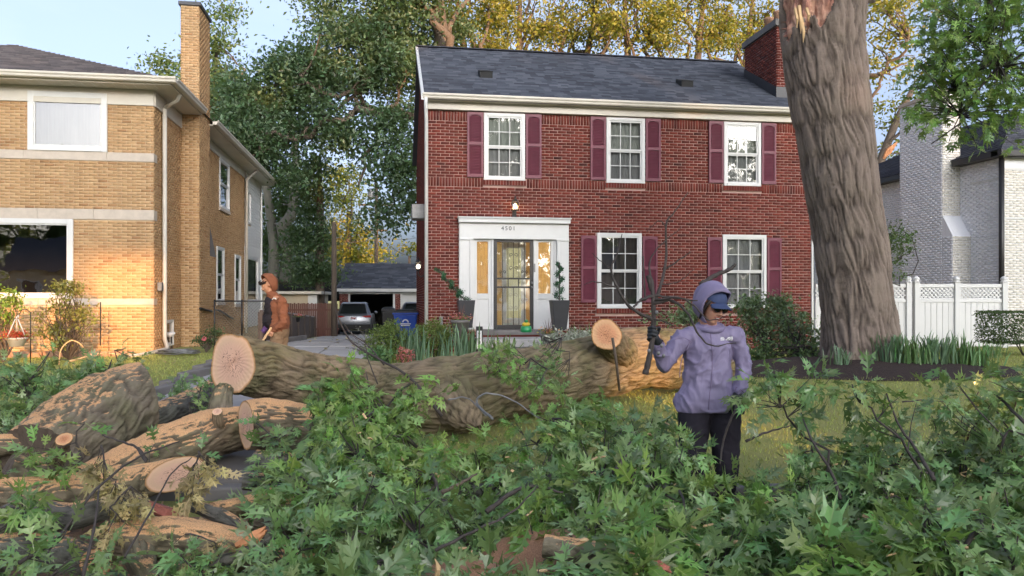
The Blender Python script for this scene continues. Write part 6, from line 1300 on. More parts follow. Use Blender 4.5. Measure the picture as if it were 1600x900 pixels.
# ---- woman in the lilac rain jacket
WD = 5.3
def W3(px, py, dy=0): p = P(px, py, WD+dy); return p-Wo
Wo = Vector((P(1105, 500, WD).x, WD, 0))
wm = thing('person', 'person in a lilac hooded rain jacket, dark trousers and sunglasses lifting a bare branch', 'person', Wo.to_tuple())
Mh = Matrix.Translation(W3(1112, 478, -.03)) @ Matrix.Rotation(R(27), 4, 'Z') @ Matrix.Rotation(R(20), 4, 'X') @ Matrix.Rotation(R(7), 4, 'Y')
shl, shr = W3(1066, 529, .0), W3(1148, 525, .0); ell_, elr = W3(1037, 569, -.06), W3(1163, 573, -.0); hl, hr = W3(1023, 522, -.20), W3(1150, 630, -.10); wl, wr = hl+(ell_-hl)*.32+Vector((.0, 0, 0)), W3(1154, 614, -.08)
neck = W3(1107, 510, .02); hip = W3(1104, 650, .02)
bp = head_prims(Mh, neck)+[('c', neck, W3(1106, 560, .02), .05, .085), ('c', W3(1106, 560, .02), hip+Vector((0, 0, .10)), .085, .09), ('c', shl, ell_, .04, .035), ('c', ell_, wl, .035, .026), ('c', shr, elr, .04, .035), ('c', elr, wr, .035, .026), ('c', neck+Vector((0, 0, -.04)), shl, .05, .045), ('c', neck+Vector((0, 0, -.04)), shr, .05, .045),
      ('e', wl+(hl-wl)*.6, (.03, .03, .04)), ('c', wr, hr, .026, .03)]
kl, kr = W3(1082, 745, -.02), W3(1135, 742, -.01); al, ar = Vector((kl.x+.0, .06, .07)), Vector((kr.x+.01, .05, .07))
for h_, k_, a_ in ((Vector((-.08, .02, .80)), kl, al), (Vector((.10, .02, .80)), kr, ar)): bp += [('c', h_+Vector((0, 0, .04)), k_, .075, .055), ('c', k_, a_, .055, .035), ('c', a_, a_+Vector((0, -.13, -.04)), .035, .03)]
blend('body', bp, .0075, M['skin'], wm, 4)
# jacket
jp = [('c', W3(1096, 545, .02), W3(1092, 625, .02), .112, .122), ('c', W3(1117, 545, .02), W3(1114, 625, .02), .112, .122), ('e', W3(1106, 545, .02), (.155, .118, .16)), ('e', W3(1103, 590, .02), (.160, .125, .15)), ('c', W3(1100, 620, .02)+Vector((-.055, 0, 0)), W3(1100, 620, .02)+Vector((.085, 0, 0)), .130, .130), ('c', W3(1102, 630, .02)+Vector((-.085, 0, 0)), W3(1102, 630, .02)+Vector((.085, 0, 0)), .130, .130),
      ('e', W3(1106, 520, .02), (.12, .09, .07)), ('c', neck+Vector((0, .01, -.06)), neck+Vector((.01, -.0, -.03)), .078, .070),
      ('c', neck+Vector((-.03, 0, -.06)), shl, .070, .066), ('c', neck+Vector((.03, 0, -.06)), shr, .070, .066), ('c', shl, ell_, .068, .056), ('c', ell_, wl, .056, .040), ('c', shr, elr, .064, .054), ('c', elr, wr, .053, .042)]
zh = W3(1100, 643)[2]
def hemcut(co):
    k = co[:, 2] < zh+.0; lowpart = (np.abs(co[:, 0]) < .225) & k & (co[:, 2] > zh-.14) & ~((np.abs(co[:, 0]-elr.x) < .075) & (co[:, 0] > .165))
    co[lowpart, 2] = zh+(co[lowpart, 2]-zh)*.04; return co
jk = blend('jacket', jp, .0085, M['jacket'], wm, 8, .014, 11, (16, 16, 10), post=hemcut)
m = MB()
zip_ = [W3(1110, 508, -.105), W3(1112, 530, -.118), W3(1113, 560, -.13), W3(1111, 590, -.135), W3(1108, 620, -.128), W3(1106, 642, -.122)]
def on_front(px, py): # a point on the jacket front
    return W3(px, py)
from mathutils.bvhtree import BVHTree
bm_ = BVHTree.FromPolygons([v.co.copy() for v in jk.data.vertices], [tuple(p.vertices) for p in jk.data.polygons])
camL = Vector((0, 0, CZ))-Wo
def proj(px, py, off=.003):
    d = (Vector(P(px, py, WD))-Wo-camL).normalized(); h_ = bm_.ray_cast(camL, d)
    return (h_[0]+h_[1]*off) if h_[0] is not None else W3(px, py, -.13)
def seam(name, pts, r, mt):
    c_ = catmull([(x, y, 0) for x, y in pts], len(pts)*6); m = MB(); m.tube([proj(a[0], a[1], .0015) for a in c_], r, 5); m.build(name, mt, jk, True)
seam('zip_flap', [(1108, 512), (1111, 530), (1113, 560), (1112, 590), (1109, 615), (1107, 640)], .0032, M['jacket_dark'])
seam('pocket_seam', [(1078, 533), (1072, 545), (1066, 560), (1063, 575), (1062, 590)], .0028, M['jacket_dark']); seam('pocket_seam', [(1142, 537), (1146, 550), (1145, 566)], .0028, M['jacket_dark'])
seam('yoke_seam', [(1055, 530), (1068, 528), (1080, 534)], .0022, M['jacket_dark'])
# chest emblem: white quarter dome of three bands
em = MB()
for b in range(3):
    ra, rb = ((.2, 2.9), (3.7, 5.9), (6.7, 8.8))[b]; pts = []
    for a in [k*math.pi/2/8 for k in range(9)]: pts.append((1144.5-rb*math.cos(a)*1.25, 531.5-rb*math.sin(a)*.62))
    for a in [k*math.pi/2/8 for k in range(8, -1, -1)]: pts.append((1144.5-ra*math.cos(a)*1.25, 531.5-ra*math.sin(a)*.62))
    vs = [proj(x, y, .004) for x, y in pts]; em.add(vs, [(k, k+1, 16-k, 17-k) for k in range(8)])
for k, (x, w_) in enumerate(((1128.5, 2.6), (1128.9, 3.4), (1128.6, 3.0))):
    y = 526.8+k*1.9; vs = [proj(a, b, .004) for a, b in ((x-w_, y), (x+w_, y), (x+w_, y+1.2), (x-w_, y+1.2))]; em.add(vs, [(3, 2, 1, 0)])
em.build('chest_emblem', mat('white_print', (.8, .8, .8), .5, 0, 5, 0), jk)
# trousers
tp = [('c', Vector((-.055, .02, .84)), Vector((.09, .02, .84)), .112, .112), ('c', Vector((-.085, .02, .78)), kl, .116, .078), ('c', kl, al+Vector((0, 0, .03)), .076, .055), ('c', Vector((.125, .02, .78)), kr, .114, .078), ('c', kr, ar+Vector((0, 0, .03)), .076, .055)]
tr_ = blend('trousers', tp, .009, M['trousers'], wm, 6, .008, 21, (10, 10, 12))
for s_, a_ in ((0, al), (1, ar)): blend('shoe', [('c', a_+Vector((0, .03, -.02)), a_+Vector((0, -.14, -.035)), .045, .034), ('c', a_, a_+Vector((0, 0, .04)), .045, .045)], .008, M['rubber'], wm, 3)
# collar, cap, hood, glasses, mouth
hood(wm, Mh, M['jacket'], 1.0, 1.84, (.104, .132, .128), top=.24)
col = MB(); cpts = []
for k in range(21):
    a = R(-250+k*320/20); cpts.append(neck+Vector((.083*math.cos(a)+.008, .078*math.sin(a)-.012, -.004+.022*math.sin(a)+(.0 if k not in (0, 20) else -.01))))
col.tube(cpts, .020, 10); col.build('collar', M['jacket'], wm, True)
cp = MB(); f = lambda x, y, z: Mh @ Vector((x, y, z)); vs = []; fs = []
nu, nv_ = 24, 8
for j in range(nv_+1):
    th = math.pi/2*j/nv_
    for i in range(nu): a = 2*math.pi*i/nu; vs.append(f(.088*math.sin(th)*math.cos(a), .01+.104*math.sin(th)*math.sin(a), .045+.092*math.cos(th)))
fs = [(j*nu+i, (j+1)*nu+i, (j+1)*nu+(i+1) % nu, j*nu+(i+1) % nu) for j in range(nv_) for i in range(nu)]; cp.add(vs, fs)
capo = cp.build('cap', M['navy'], wm, True)
br = MB(); vs = []
for j in range(7):
    q = j/6
    for i in range(15):
        a = R(-68+136*i/14); x = math.sin(a)*(.082+.004*q); y = -(.088+.075*q*math.cos(a*.95))*math.cos(a)**.35-.0; vs.append(f(x, y, .052-.018*q-.34*x*x/.08-.0))
br.add(vs, [(j*15+i, j*15+i+1, (j+1)*15+i+1, (j+1)*15+i) for j in range(6) for i in range(14)]); b_ = br.build('peak', M['navy'], capo, True); sm_ = b_.modifiers.new('s', 'SOLIDIFY'); sm_.thickness = .004
glasses(wm, Mh, 1.0, 1.08)
mo = MB(); mo.ball(f(0, -.0935, -.0545), (.019, .006, .0045), 12, 6, Mh.to_3x3()); mo.build('teeth', M['teeth'], wm, True)
lp = MB(); lp.tube([f(-.026, -.085, -.050), f(-.014, -.0955, -.049), f(0, -.098, -.0478), f(.014, -.0955, -.049), f(.026, -.085, -.050)], [.001, .0035, .004, .0035, .001], 8); lp.tube([f(-.026, -.085, -.052), f(-.013, -.0935, -.062), f(0, -.0955, -.0645), f(.013, -.0935, -.062), f(.026, -.085, -.052)], [.001, .004, .005, .004, .001], 8); lp.build('lips', M['lips'], wm, True)
hr_ = MB()
for s_ in (-1, 1): hr_.tube([f(s_*.074, -.05, .05), f(s_*.084, -.035, .0), f(s_*.080, -.02, -.06), f(s_*.07, .0, -.10)], [.010, .014, .013, .006], 8)
hr_.build('hair', M['hair'], wm, True)
stick_d = (W3(1020, 470, -.22)-W3(1012, 575, -.22)).normalized(); gc = W3(1021, 523, -.215)
pr = fist(wm, 'glove', gc, stick_d, (wl-gc)+Vector((.02, .05, 0)), None, 1.12, r_hold=.024)+[('c', wl, gc+(wl-gc)*.35, .036, .030)]
blend('glove', pr, .0042, M['glove'], wm, 3)
h0 = W3(1150, 628, -.10); tdir = Vector((.15, -.1, -1)); pr = fist(wm, 'glove', h0+Vector((0, -.01, -.03)), Vector((.5, -.6, -.6)), (wr-h0)+Vector((0, 0, .1)), None, 1.08, r_hold=.014)+[('c', wr, h0+Vector((0, 0, .02)), .036, .032), ('e', h0+Vector((0, 0, -.005)), (.034, .028, .045))]
blend('glove', pr, .0042, M['glove'], wm, 3)
cf = MB(); cf.tube([wr+(elr-wr)*.12, wr-(elr-wr)*.02], .046, 12, cap=False); cf.build('cuff', M['jacket_dark'], jk, True); cf = MB(); cf.tube([wl+(ell_-wl)*.10, wl-(ell_-wl)*.05], .043, 12, cap=False); cf.build('cuff', M['jacket_dark'], jk, True)
# branches she holds
D2 = WD-.22
def cv(pts, r0, r1): return ([(a, b, D2+(c_ if c_ else 0)) for a, b, c_ in pts], r0, r1)
o_ = bare('held_branch', 'tall bare branch bundle gripped upright in the raised gloved hand', [cv([(1008, 585, 0), (1014, 560, 0), (1020, 523, 0), (1021, 480, 0), (1018, 440, .02), (1012, 430, .02)], .021, .012), cv([(1020, 480, 0), (1034, 440, .05), (1041, 400, .1), (1041, 350, .12), (1055, 330, .14), (1075, 300, .2)], .013, .003), cv([(1020, 500, 0), (985, 480, -.05), (965, 450, -.08), (955, 420, -.08), (965, 395, -.08), (972, 365, -.05)], .013, .003), cv([(965, 450, -.08), (930, 440, -.1), (912, 445, -.1)], .006, .002), cv([(1020, 475, 0), (1050, 470, -.05), (1075, 490, -.12), (1090, 520, -.16), (1112, 540, -.16), (1150, 535, -.12)], .012, .003), cv([(1022, 470, 0), (1060, 465, -.1), (1085, 478, -.16), (1108, 500, -.2), (1140, 492, -.2)], .009, .002),
    cv([(1000, 470, -.02), (1020, 462, 0), (1048, 465, 0), (1090, 470, -.1)], .011, .004), cv([(1018, 440, .02), (1015, 410, .04), (1030, 385, .04), (1065, 355, .06)], .008, .002), cv([(1012, 430, .02), (1018, 455, .02)], .014, .012), cv([(1041, 420, .1), (1070, 400, .12), (1080, 393, .12)], .006, .003), cv([(1032, 445, .05), (1060, 440, .05), (1085, 420, .05)], .005, .002), cv([(1012, 500, 0), (1030, 500, -.04), (1055, 510, -.1)], .006, .003), cv([(990, 480, -.04), (1000, 470, -.04), (1020, 463, -.02)], .008, .005), cv([(1005, 400, -.02), (1008, 470, 0)], .004, .008), cv([(955, 420, -.08), (935, 405, -.08), (925, 395, -.08)], .004, .002), cv([(1041, 355, .12), (1030, 345, .12), (1010, 362, .12)], .004, .002)], cat='branch')
mo_ = MB(); 
for k, (px, py) in enumerate(((1034, 540), (1029, 552), (1037, 556), (1014, 548), (1026, 488))):
    mo_.ball(P(px, py, D2-.02)-o_.location, (.012, .008, .014), 8, 6)
mo_.build('lichen', M['galv'], o_, True)
bare('held_branch', 'thick dark branch poking up behind the hooded head, toward the right window', [([(1095, 445, 5.55), (1118, 430, 5.6), (1140, 421, 5.6), (1149, 413, 5.6)], .020, .010)], cat='branch')
bare('held_branch', 'thin twig hanging from the lowered gloved hand past the trousers', [([(1153, 632, WD-.13), (1140, 660, WD-.2), (1130, 690, WD-.25), (1125, 725, WD-.4)], .010, .006)], cat='branch')
# ---- person in the rust hoodie by the driveway
MD = 12.3; Mo = Vector((P(434, 500, MD).x, MD, gzf(P(434, 500, MD).x, MD)+.02))
def m3(px, py, dy=0): return P(px, py, MD+dy)-Mo
M['rust'] = cloth('rust_fleece', (.20, .080, .042), .9); M['blackfleece'] = cloth('black_fleece', (.02, .018, .022), .9); M['tan'] = cloth('tan_canvas', (.20, .135, .08), .9); M['purple_glove'] = cloth('purple_glove', (.10, .05, .16), .7)
pm = thing('person', 'person in a rust and black hoodie bending over the fallen trunk beside the driveway', 'person', Mo.to_tuple())
Mh2 = Matrix.Translation(m3(418, 446)) @ Matrix.Rotation(R(-52), 4, 'Z') @ Matrix.Rotation(R(28), 4, 'X')
nk = m3(425, 462); sh1, sh2 = m3(440, 472, -.15), m3(424, 473, .16); e1_, e2_ = m3(443, 503, -.22), m3(416, 500, .14); hh1, hh2 = m3(424, 518, -.20), m3(415, 515, -.05); hp_ = m3(437, 516)
kn1, kn2 = m3(430, 552, -.10), m3(440, 552, .10); an1, an2 = Vector((kn1.x-.02, -.1, .07)), Vector((kn2.x+.03, .12, .07))
bp = head_prims(Mh2, nk)+[('c', nk, m3(433, 490), .06, .11), ('c', m3(433, 490), hp_, .12, .12), ('c', sh1, e1_, .04, .035), ('c', e1_, hh1, .034, .025), ('c', sh2, e2_, .04, .035), ('c', e2_, hh2, .034, .025), ('c', nk, sh1, .05, .04), ('c', nk, sh2, .05, .04), ('c', hp_+Vector((0, -.07, 0)), kn1, .08, .055), ('c', kn1, an1, .05, .035), ('c', hp_+Vector((0, .07, 0)), kn2, .08, .055), ('c', kn2, an2, .05, .035)]
blend('body', bp, .009, M['skin2'], pm, 4)
hj = blend('hoodie', [('e', m3(435, 480), (.145, .20, .16)), ('e', m3(437, 500), (.155, .19, .17)), ('c', m3(436, 510)+Vector((0, -.07, 0)), m3(436, 510)+Vector((0, .07, 0)), .135, .135), ('c', nk, m3(432, 470), .085, .11), ('c', sh1, e1_, .078, .062), ('c', e1_, hh1+(e1_-hh1)*.2, .060, .040)], .011, M['rust'], pm, 6, .022, 31, (9, 9, 10))
blend('front_panel', [('e', m3(427, 481), (.125, .175, .155)), ('e', m3(425, 500), (.125, .17, .16)), ('c', sh2, e2_, .075, .060), ('c', e2_, hh2+(e2_-hh2)*.15, .058, .038), ('c', m3(426, 466), m3(424, 470), .07, .10)], .011, M['blackfleece'], hj, 6, .016, 33, (9, 9, 10))
hood(pm, Mh2, M['rust'], 1.02, 1.62, (.122, .150, .150))
em = MB(); c_ = m3(428.5, 467, -.19); em.tube([c_+Vector((-.035, -.0, -.012)), c_+Vector((-.01, 0, .012)), c_+Vector((.02, 0, .006)), c_+Vector((.03, 0, -.012))], [.004, .010, .012, .006], 6); em.build('chest_emblem', M['white'], hj)
blend('trousers', [('c', hp_+Vector((0, -.05, -.01)), hp_+Vector((0, .05, -.01)), .13, .13), ('c', hp_+Vector((-.02, -.08, -.03)), kn1, .115, .085), ('c', kn1, an1, .085, .07), ('c', hp_+Vector((.01, .08, -.03)), kn2, .115, .085), ('c', kn2, an2, .085, .07)], .011, M['tan'], pm, 6, .016, 35, (9, 9, 9))
for a_ in (an1, an2): blend('shoe', [('c', a_+Vector((.04, 0, -.02)), a_+Vector((-.14, -.05, -.03)), .045, .036)], .01, M['rubber'], pm, 3)
hm = MB(); f2 = lambda x, y, z: Mh2 @ Vector((x, y, z))
for k in range(26):
    a = R(-80+160*k/25); p0 = f2(.078*math.sin(a), -.07*math.cos(a)-.01, .09+.02*math.sin(k*2)); hm.tube([p0, p0+(f2(0, -.03, -.01)-f2(0, 0, 0)), f2(.080*math.sin(a), -.082*math.cos(a)-.002, .068+.012*math.sin(k*3.1))], .007, 5)
hm.build('hair', M['hair'], pm, True)
rod = (m3(401, 548, -.45)-m3(424, 514, -.18)).normalized()
blend('glove', fist(pm, 'glove', hh2+Vector((0, -.06, -.0)), rod, e2_-hh2, None, 1.1, r_hold=.018)+[('c', hh2, e2_*.15+hh2*.85, .035, .034)], .006, M['purple_glove'], pm, 3)
blend('hand', fist(pm, 'hand', hh1+Vector((0, .0, -.02)), rod, e1_-hh1, None, 1.05, r_hold=.016), .006, M['skin2'], pm, 3)
bare('rake_handle', 'pale wooden handle held by the bending person, running down behind the trunk', [([(424, 512, MD-.20), (412, 530, MD-.3), (399, 552, MD-.45)], .018, .018)], cat='tool', mt='torn_pale')
# ---------------------------------------------------------------- cars, bins, garden things
M['silver_paint'] = mat('silver_paint', (.19, .20, .225), .28, .03, 3, 0, metallic=.75); M['dark_paint'] = mat('dark_paint', (.04, .042, .048), .3, .05, 3, 0, metallic=.4)
M['carglass'] = mat('car_glass', (.015, .018, .02), .06, 0, 3, 0); M['tail'] = mat('tail_light', (.30, .012, .012), .2, .05, 5, 0); M['plate'] = mat('plate_white', (.7, .7, .72), .4, .03, 5, 0); M['blue'] = mat('blue_plastic', (.012, .06, .36), .4, .08, 6, .1, 40)
def loft(secs, closed=True):
    """secs: list of rings (same count) -> MB"""
    m = MB(); n_ = len(secs[0]); vs = [v for s_ in secs for v in s_]; k = len(secs)
    fs = [(i*n_+j, i*n_+(j+1) % n_, (i+1)*n_+(j+1) % n_, (i+1)*n_+j) for i in range(k-1) for j in range(n_)]+[tuple(range(n_-1, -1, -1)), tuple((k-1)*n_+j for j in range(n_))]
    return m.add(vs, fs)
def suv(name, label, loc, rz, paint, plate=True):
    t = thing(name, label, 'car', loc, rz)   # rear at y=0 faces the viewer, nose toward +y
    def sec(y, hw, zb, zw, zr, hr): return [Vector(p) for p in ((-hw*.94, y, zb), (hw*.94, y, zb), (hw, y, (zb+zw)/2), (hw*.97, y, zw), (hr, y, zr-.05), (hr*.86, y, zr), (-hr*.86, y, zr), (-hr, y, zr-.05), (-hw*.97, y, zw), (-hw, y, (zb+zw)/2))]
    body = loft([sec(.0, .84, .38, .80, .92, .70), sec(.06, .90, .30, .90, 1.02, .74), sec(.35, .92, .24, .98, 1.12, .72), sec(1.0, .93, .22, 1.0, 1.14, .72), sec(3.2, .93, .22, 1.0, 1.12, .72), sec(4.1, .91, .24, .94, 1.0, .70), sec(4.5, .84, .32, .72, .80, .62)]); bo = body.build('body', M[paint], t, True, bevel=.03)
    loft([sec(.10, .84, .86, .95, 1.0, .72), sec(.42, .86, .9, 1.02, 1.55, .62), sec(.9, .86, .9, 1.02, 1.62, .62), sec(2.2, .86, .9, 1.02, 1.60, .62), sec(3.2, .86, .9, 1.0, 1.12, .70)]).build('cabin', M[paint], t, True, bevel=.03)
    m = MB(); m.add([(-.66, .125, 1.05), (.66, .125, 1.05), (.54, .375, 1.50), (-.54, .375, 1.50)], [(0, 1, 2, 3)]); m.build('rear_window', M['carglass'], t)
    for s_ in (-1, 1):
        m = MB(); m.add([(s_*.845, .7, 1.04), (s_*.845, 2.8, 1.04), (s_*.655, 2.25, 1.52), (s_*.655, .85, 1.54)], [(0, 1, 2, 3)] if s_ > 0 else [(3, 2, 1, 0)]); m.build('side_window', M['carglass'], t)
        m = MB(); m.prism([(s_*.40, .93), (s_*.86, .97), (s_*.87, .86), (s_*.60, .86)], -.02, .2); m.build('tail_light', M['tail'], t)
        for y in (.85, 3.65):
            w_ = MB(); T_ = Matrix.Translation((s_*.83, y, .34)) @ Matrix.Rotation(R(90), 4, 'Y'); w_.lathe([(.20, -.11), (.32, -.11), (.345, -.07), (.345, .07), (.32, .11), (.20, .11)], 22, T_); wo_ = w_.build('wheel', M['rubber'], t, True)
            r_ = MB(); r_.lathe([(.0, -.115), (.21, -.12), (.21, .12), (.0, .115)], 14, T_); r_.build('rim', M['galv'], wo_)
        m = MB(); m.ball((s_*1.0, 2.75, 1.08), (.10, .06, .07), 10, 6); m.build('wing_mirror', M[paint], t, True)
    B('bumper', M['rubber'], t, (-.82, .82, -.03, .1, .30, .52), bevel=.02); B('rear_spoiler', M[paint], t, (-.56, .56, .22, .5, 1.53, 1.57), bevel=.015); B('trim_strip', M['galv'], t, (-.5, .5, -.012, .02, .64, .66))
    if plate: p_ = B('licence_plate', M['plate'], t, (-.16, .16, -.03, -.005, .76, .90)); B('plate_print', M['tail'], p_, (-.10, -.01, -.033, -.0305, .80, .86), (.02, .11, -.033, -.0305, .80, .86))
    return t
p = P(552, 520, 38); c1_ = suv('parked_car', 'silver grey sport utility car parked tail toward us before the open garage', (p.x, 38, gzf(p.x, 38)+.02), R(8), 'silver_paint')
p = P(640, 500, 36.5); suv('parked_car', 'dark car half hidden behind the red house beside the blue bin', (p.x+.1, 38.6, gzf(p.x, 38)+.02), R(9), 'dark_paint', plate=False)
def bin_(label, px, D, w_, d_, h_, mt, zoff=0, emblem=False):
    x, y = XY(px, D); t = thing('wheelie_bin', label, 'bin', (x, y, gzf(x, y)+zoff), R(6))
    loft([[Vector((sx*w_*k, sy*d_*k, z)) for sx, sy in ((-.5, -.5), (.5, -.5), (.5, .5), (-.5, .5))] for z, k in ((.05, .80), (.5, .90), (h_, 1.0))]).build('body', M[mt], t, bevel=.03)
    B('rim', M[mt], t, (-w_*.54, w_*.54, -d_*.55, d_*.55, h_, h_+.05), bevel=.015)
    loft([[Vector((sx*w_*k, sy*d_*k, z)) for sx, sy in ((-.5, -.5), (.5, -.5), (.5, .5), (-.5, .5))] for z, k in ((h_+.05, 1.06), (h_+.10, 1.0), (h_+.15, .6))]).build('lid', M['black'], t, bevel=.02)
    for s_ in (-1, 1): m = MB(); m.lathe([(.12, -.03), (.12, .03)], 14, Matrix.Translation((s_*w_*.42, d_*.5, .12)) @ Matrix.Rotation(R(90), 4, 'Y')); m.build('wheel', M['rubber'], t)
    m = MB(); m.tube([(-w_*.4, d_*.62, h_), (w_*.4, d_*.62, h_)], .02, 6); m.build('handle', M['black'], t)
    if emblem:
        yf = -d_*.5*.955-.012; em = MB(); T_ = Matrix.Translation((0, yf, h_*.72)) @ Matrix.Rotation(R(90), 4, 'X')
        for k in range(9): a = R(20*k); a2 = R(20*k+14); em.add([(.10*math.cos(a), yf, h_*.70+.10*math.sin(a)), (.10*math.cos(a2), yf, h_*.70+.10*math.sin(a2)), (.06*math.cos(a2), yf, h_*.70+.06*math.sin(a2)), (.06*math.cos(a), yf, h_*.70+.06*math.sin(a))], [(0, 3, 2, 1)])
        for k, ww in enumerate((.16, .13)): em.add([(-ww, yf-.002, h_*.70-.03-k*.045), (ww, yf-.002, h_*.70-.03-k*.045), (ww, yf-.002, h_*.70-.055-k*.045), (-ww, yf-.002, h_*.70-.055-k*.045)], [(3, 2, 1, 0)])
        em.build('emblem', M['plate'], t)
bin_('blue recycling bin with white printed emblem beside the red house', 634, 23.4, .72, .62, .80, 'blue', .05, True)
bin_('dark bin standing just left of the blue recycling bin', 607, 26, .42, .6, .98, 'black', .0)
# garden fences along the driveway
wf = thing('board_fence', 'low dark weathered board fence along the left side of the driveway', 'fence', (dx(19)-.3, 19, gzf(-6, 19)))
y = 19.0; k = 0
while y < 33:
    x0 = dx(y)-.3-wf.location.x; g_ = gzf(dx(y), y)-wf.location.z; hgt = .88-.004*(y-19)
    B('board', M['wood_grey'], wf, (x0-.012, x0+.012+.006*math.sin(k), y-19, y-19+.235, g_, g_+hgt+.012*math.sin(k*3.3)))
    if k % 8 == 0: B('post', M['wood_grey'], wf, (x0+.02, x0+.10, y-19, y-19+.09, g_, g_+hgt+.05))
    y += .243; k += 1
m = MB(); m.tube([(dx(19)-.3-wf.location.x+.03, 0, .93), (dx(26)-.3-wf.location.x+.03, 7, gzf(-7, 26)-wf.location.z+.90), (dx(33)-.3-wf.location.x+.03, 14, gzf(-8, 33)-wf.location.z+.86)], .022, 6); m.build('rail', M['concrete'], wf)
pf = thing('picket_fence', 'red brown picket fence crossing the yard behind the driveway fence', 'fence', P(450, 490, 34).to_tuple()); pf.location.z = -.1
for k in range(26): B('picket', M['wood_red'], pf, (k*.085, k*.085+.07, -.01, .01, 0, 1.48+.02*math.sin(k*2.7)))
B('rail', M['wood_red'], pf, (0, 2.25, .011, .05, .3, .38)); B('rail', M['wood_red'], pf, (0, 2.25, .011, .05, 1.15, 1.23))
cg = thing('chain_link_gate', 'black chain link gate between the yellow house and the driveway', 'gate', P(372, 500, 19.6).to_tuple(), R(-4)); cg.location.z = .33
m = MB()
for x in (-.62, .1, .72): m.tube([(x, 0, 0), (x, 0, 1.22)], .022, 7)
m.tube([(-.62, 0, 1.18), (.72, 0, 1.18)], .018, 6); m.build('gate_frame', M['black'], cg, True)
m = MB()
for k in range(-16, 16):
    for s_ in (-1, 1):
        x0 = k*.085; pts = []
        for q in range(2): pts.append((x0+s_*q*1.1, .0+s_*.004, .06+q*1.1))
        a, b = Vector(pts[0]), Vector(pts[1]); d = b-a; t0 = max(0, ((-.6-a.x)/d.x if d.x > 0 else (.7-a.x)/d.x)); t1 = min(1, ((.7-a.x)/d.x if d.x > 0 else (-.6-a.x)/d.x))
        if t1 > t0: m.tube([a+d*t0, a+d*t1], .004, 3, cap=False)
o = m.build('wire_mesh', M['galv'], cg); o['kind'] = 'stuff'
# white vinyl fence
VD = 19.4; vx0 = XY(1267, VD)[0]; gv = .28
vf = thing('vinyl_fence', 'white vinyl privacy fence with lattice top between the red and white houses', 'fence', (vx0, VD, gv), R(1.5))
posts = [(XY(p_, VD)[0]-vx0) for p_ in (1345, 1421, 1434, 1498, 1574)]
ptop = CZ+(HY-441)/F*VD-gv; ltop = CZ+(HY-446)/F*VD-gv; lmid = CZ+(HY-470)/F*VD-gv
for x in posts:
    o = B('post', M['vinyl'], vf, (x-.065, x+.065, -.065, .065, 0, ptop), bevel=.006); m = MB(); m.lathe([(.095, 0), (.095, .02), (.06, .035), (.085, .07), (.085, .10), (.05, .14), (.01, .16)], 14, Matrix.Translation((x, 0, ptop))); m.build('post_cap', M['vinyl'], o, True)
for a, b in zip([0.04]+posts[:-1], posts):
    a += .07; b -= .07
    if b-a < .3: continue
    for z0_, z1_ in ((ltop-.05, ltop+.04), (lmid-.04, lmid+.05), (.08, .2)): B('rail', M['vinyl'], vf, (a, b, -.03, .03, z0_, z1_), bevel=.005)
    x = a
    while x < b-.02: B('board', M['vinyl'], vf, (x+.003, min(x+.145, b), -.012+.0, .012, .2, lmid-.04), bevel=.004); x += .15
    m = MB(); z0, z1 = lmid+.05, ltop-.05; hh = z1-z0; x = a-hh
    while x < b:
        for s_ in (-1, 1):
            pa, pb = (x, z0), (x+hh, z1)
            if s_ < 0: pa, pb = (x+hh, z0), (x, z1)
            (ax_, az_), (bx_, bz_) = pa, pb; d = (bx_-ax_, bz_-az_); t0, t1 = 0, 1
            for lim in (a, b):
                tt = (lim-ax_)/d[0]
                if (lim == a) == (d[0] > 0): t0 = max(t0, tt)
                else: t1 = min(t1, tt)
            if t1-t0 > .05:
                p0 = Vector((ax_+d[0]*t0, s_*.004, az_+d[1]*t0)); p1 = Vector((ax_+d[0]*t1, s_*.004, az_+d[1]*t1)); nn_ = Vector((-(p1-p0).z, 0, (p1-p0).x)).normalized()*.017; y_ = Vector((0, .004, 0))
                m.add([p0-nn_-y_, p1-nn_-y_, p1+nn_-y_, p0+nn_-y_, p0-nn_+y_, p1-nn_+y_, p1+nn_+y_, p0+nn_+y_], [(0, 1, 2, 3), (4, 7, 6, 5), (0, 4, 5, 1), (3, 2, 6, 7)])
        x += .105
    o = m.build('lattice', M['vinyl'], vf); o['kind'] = 'stuff'
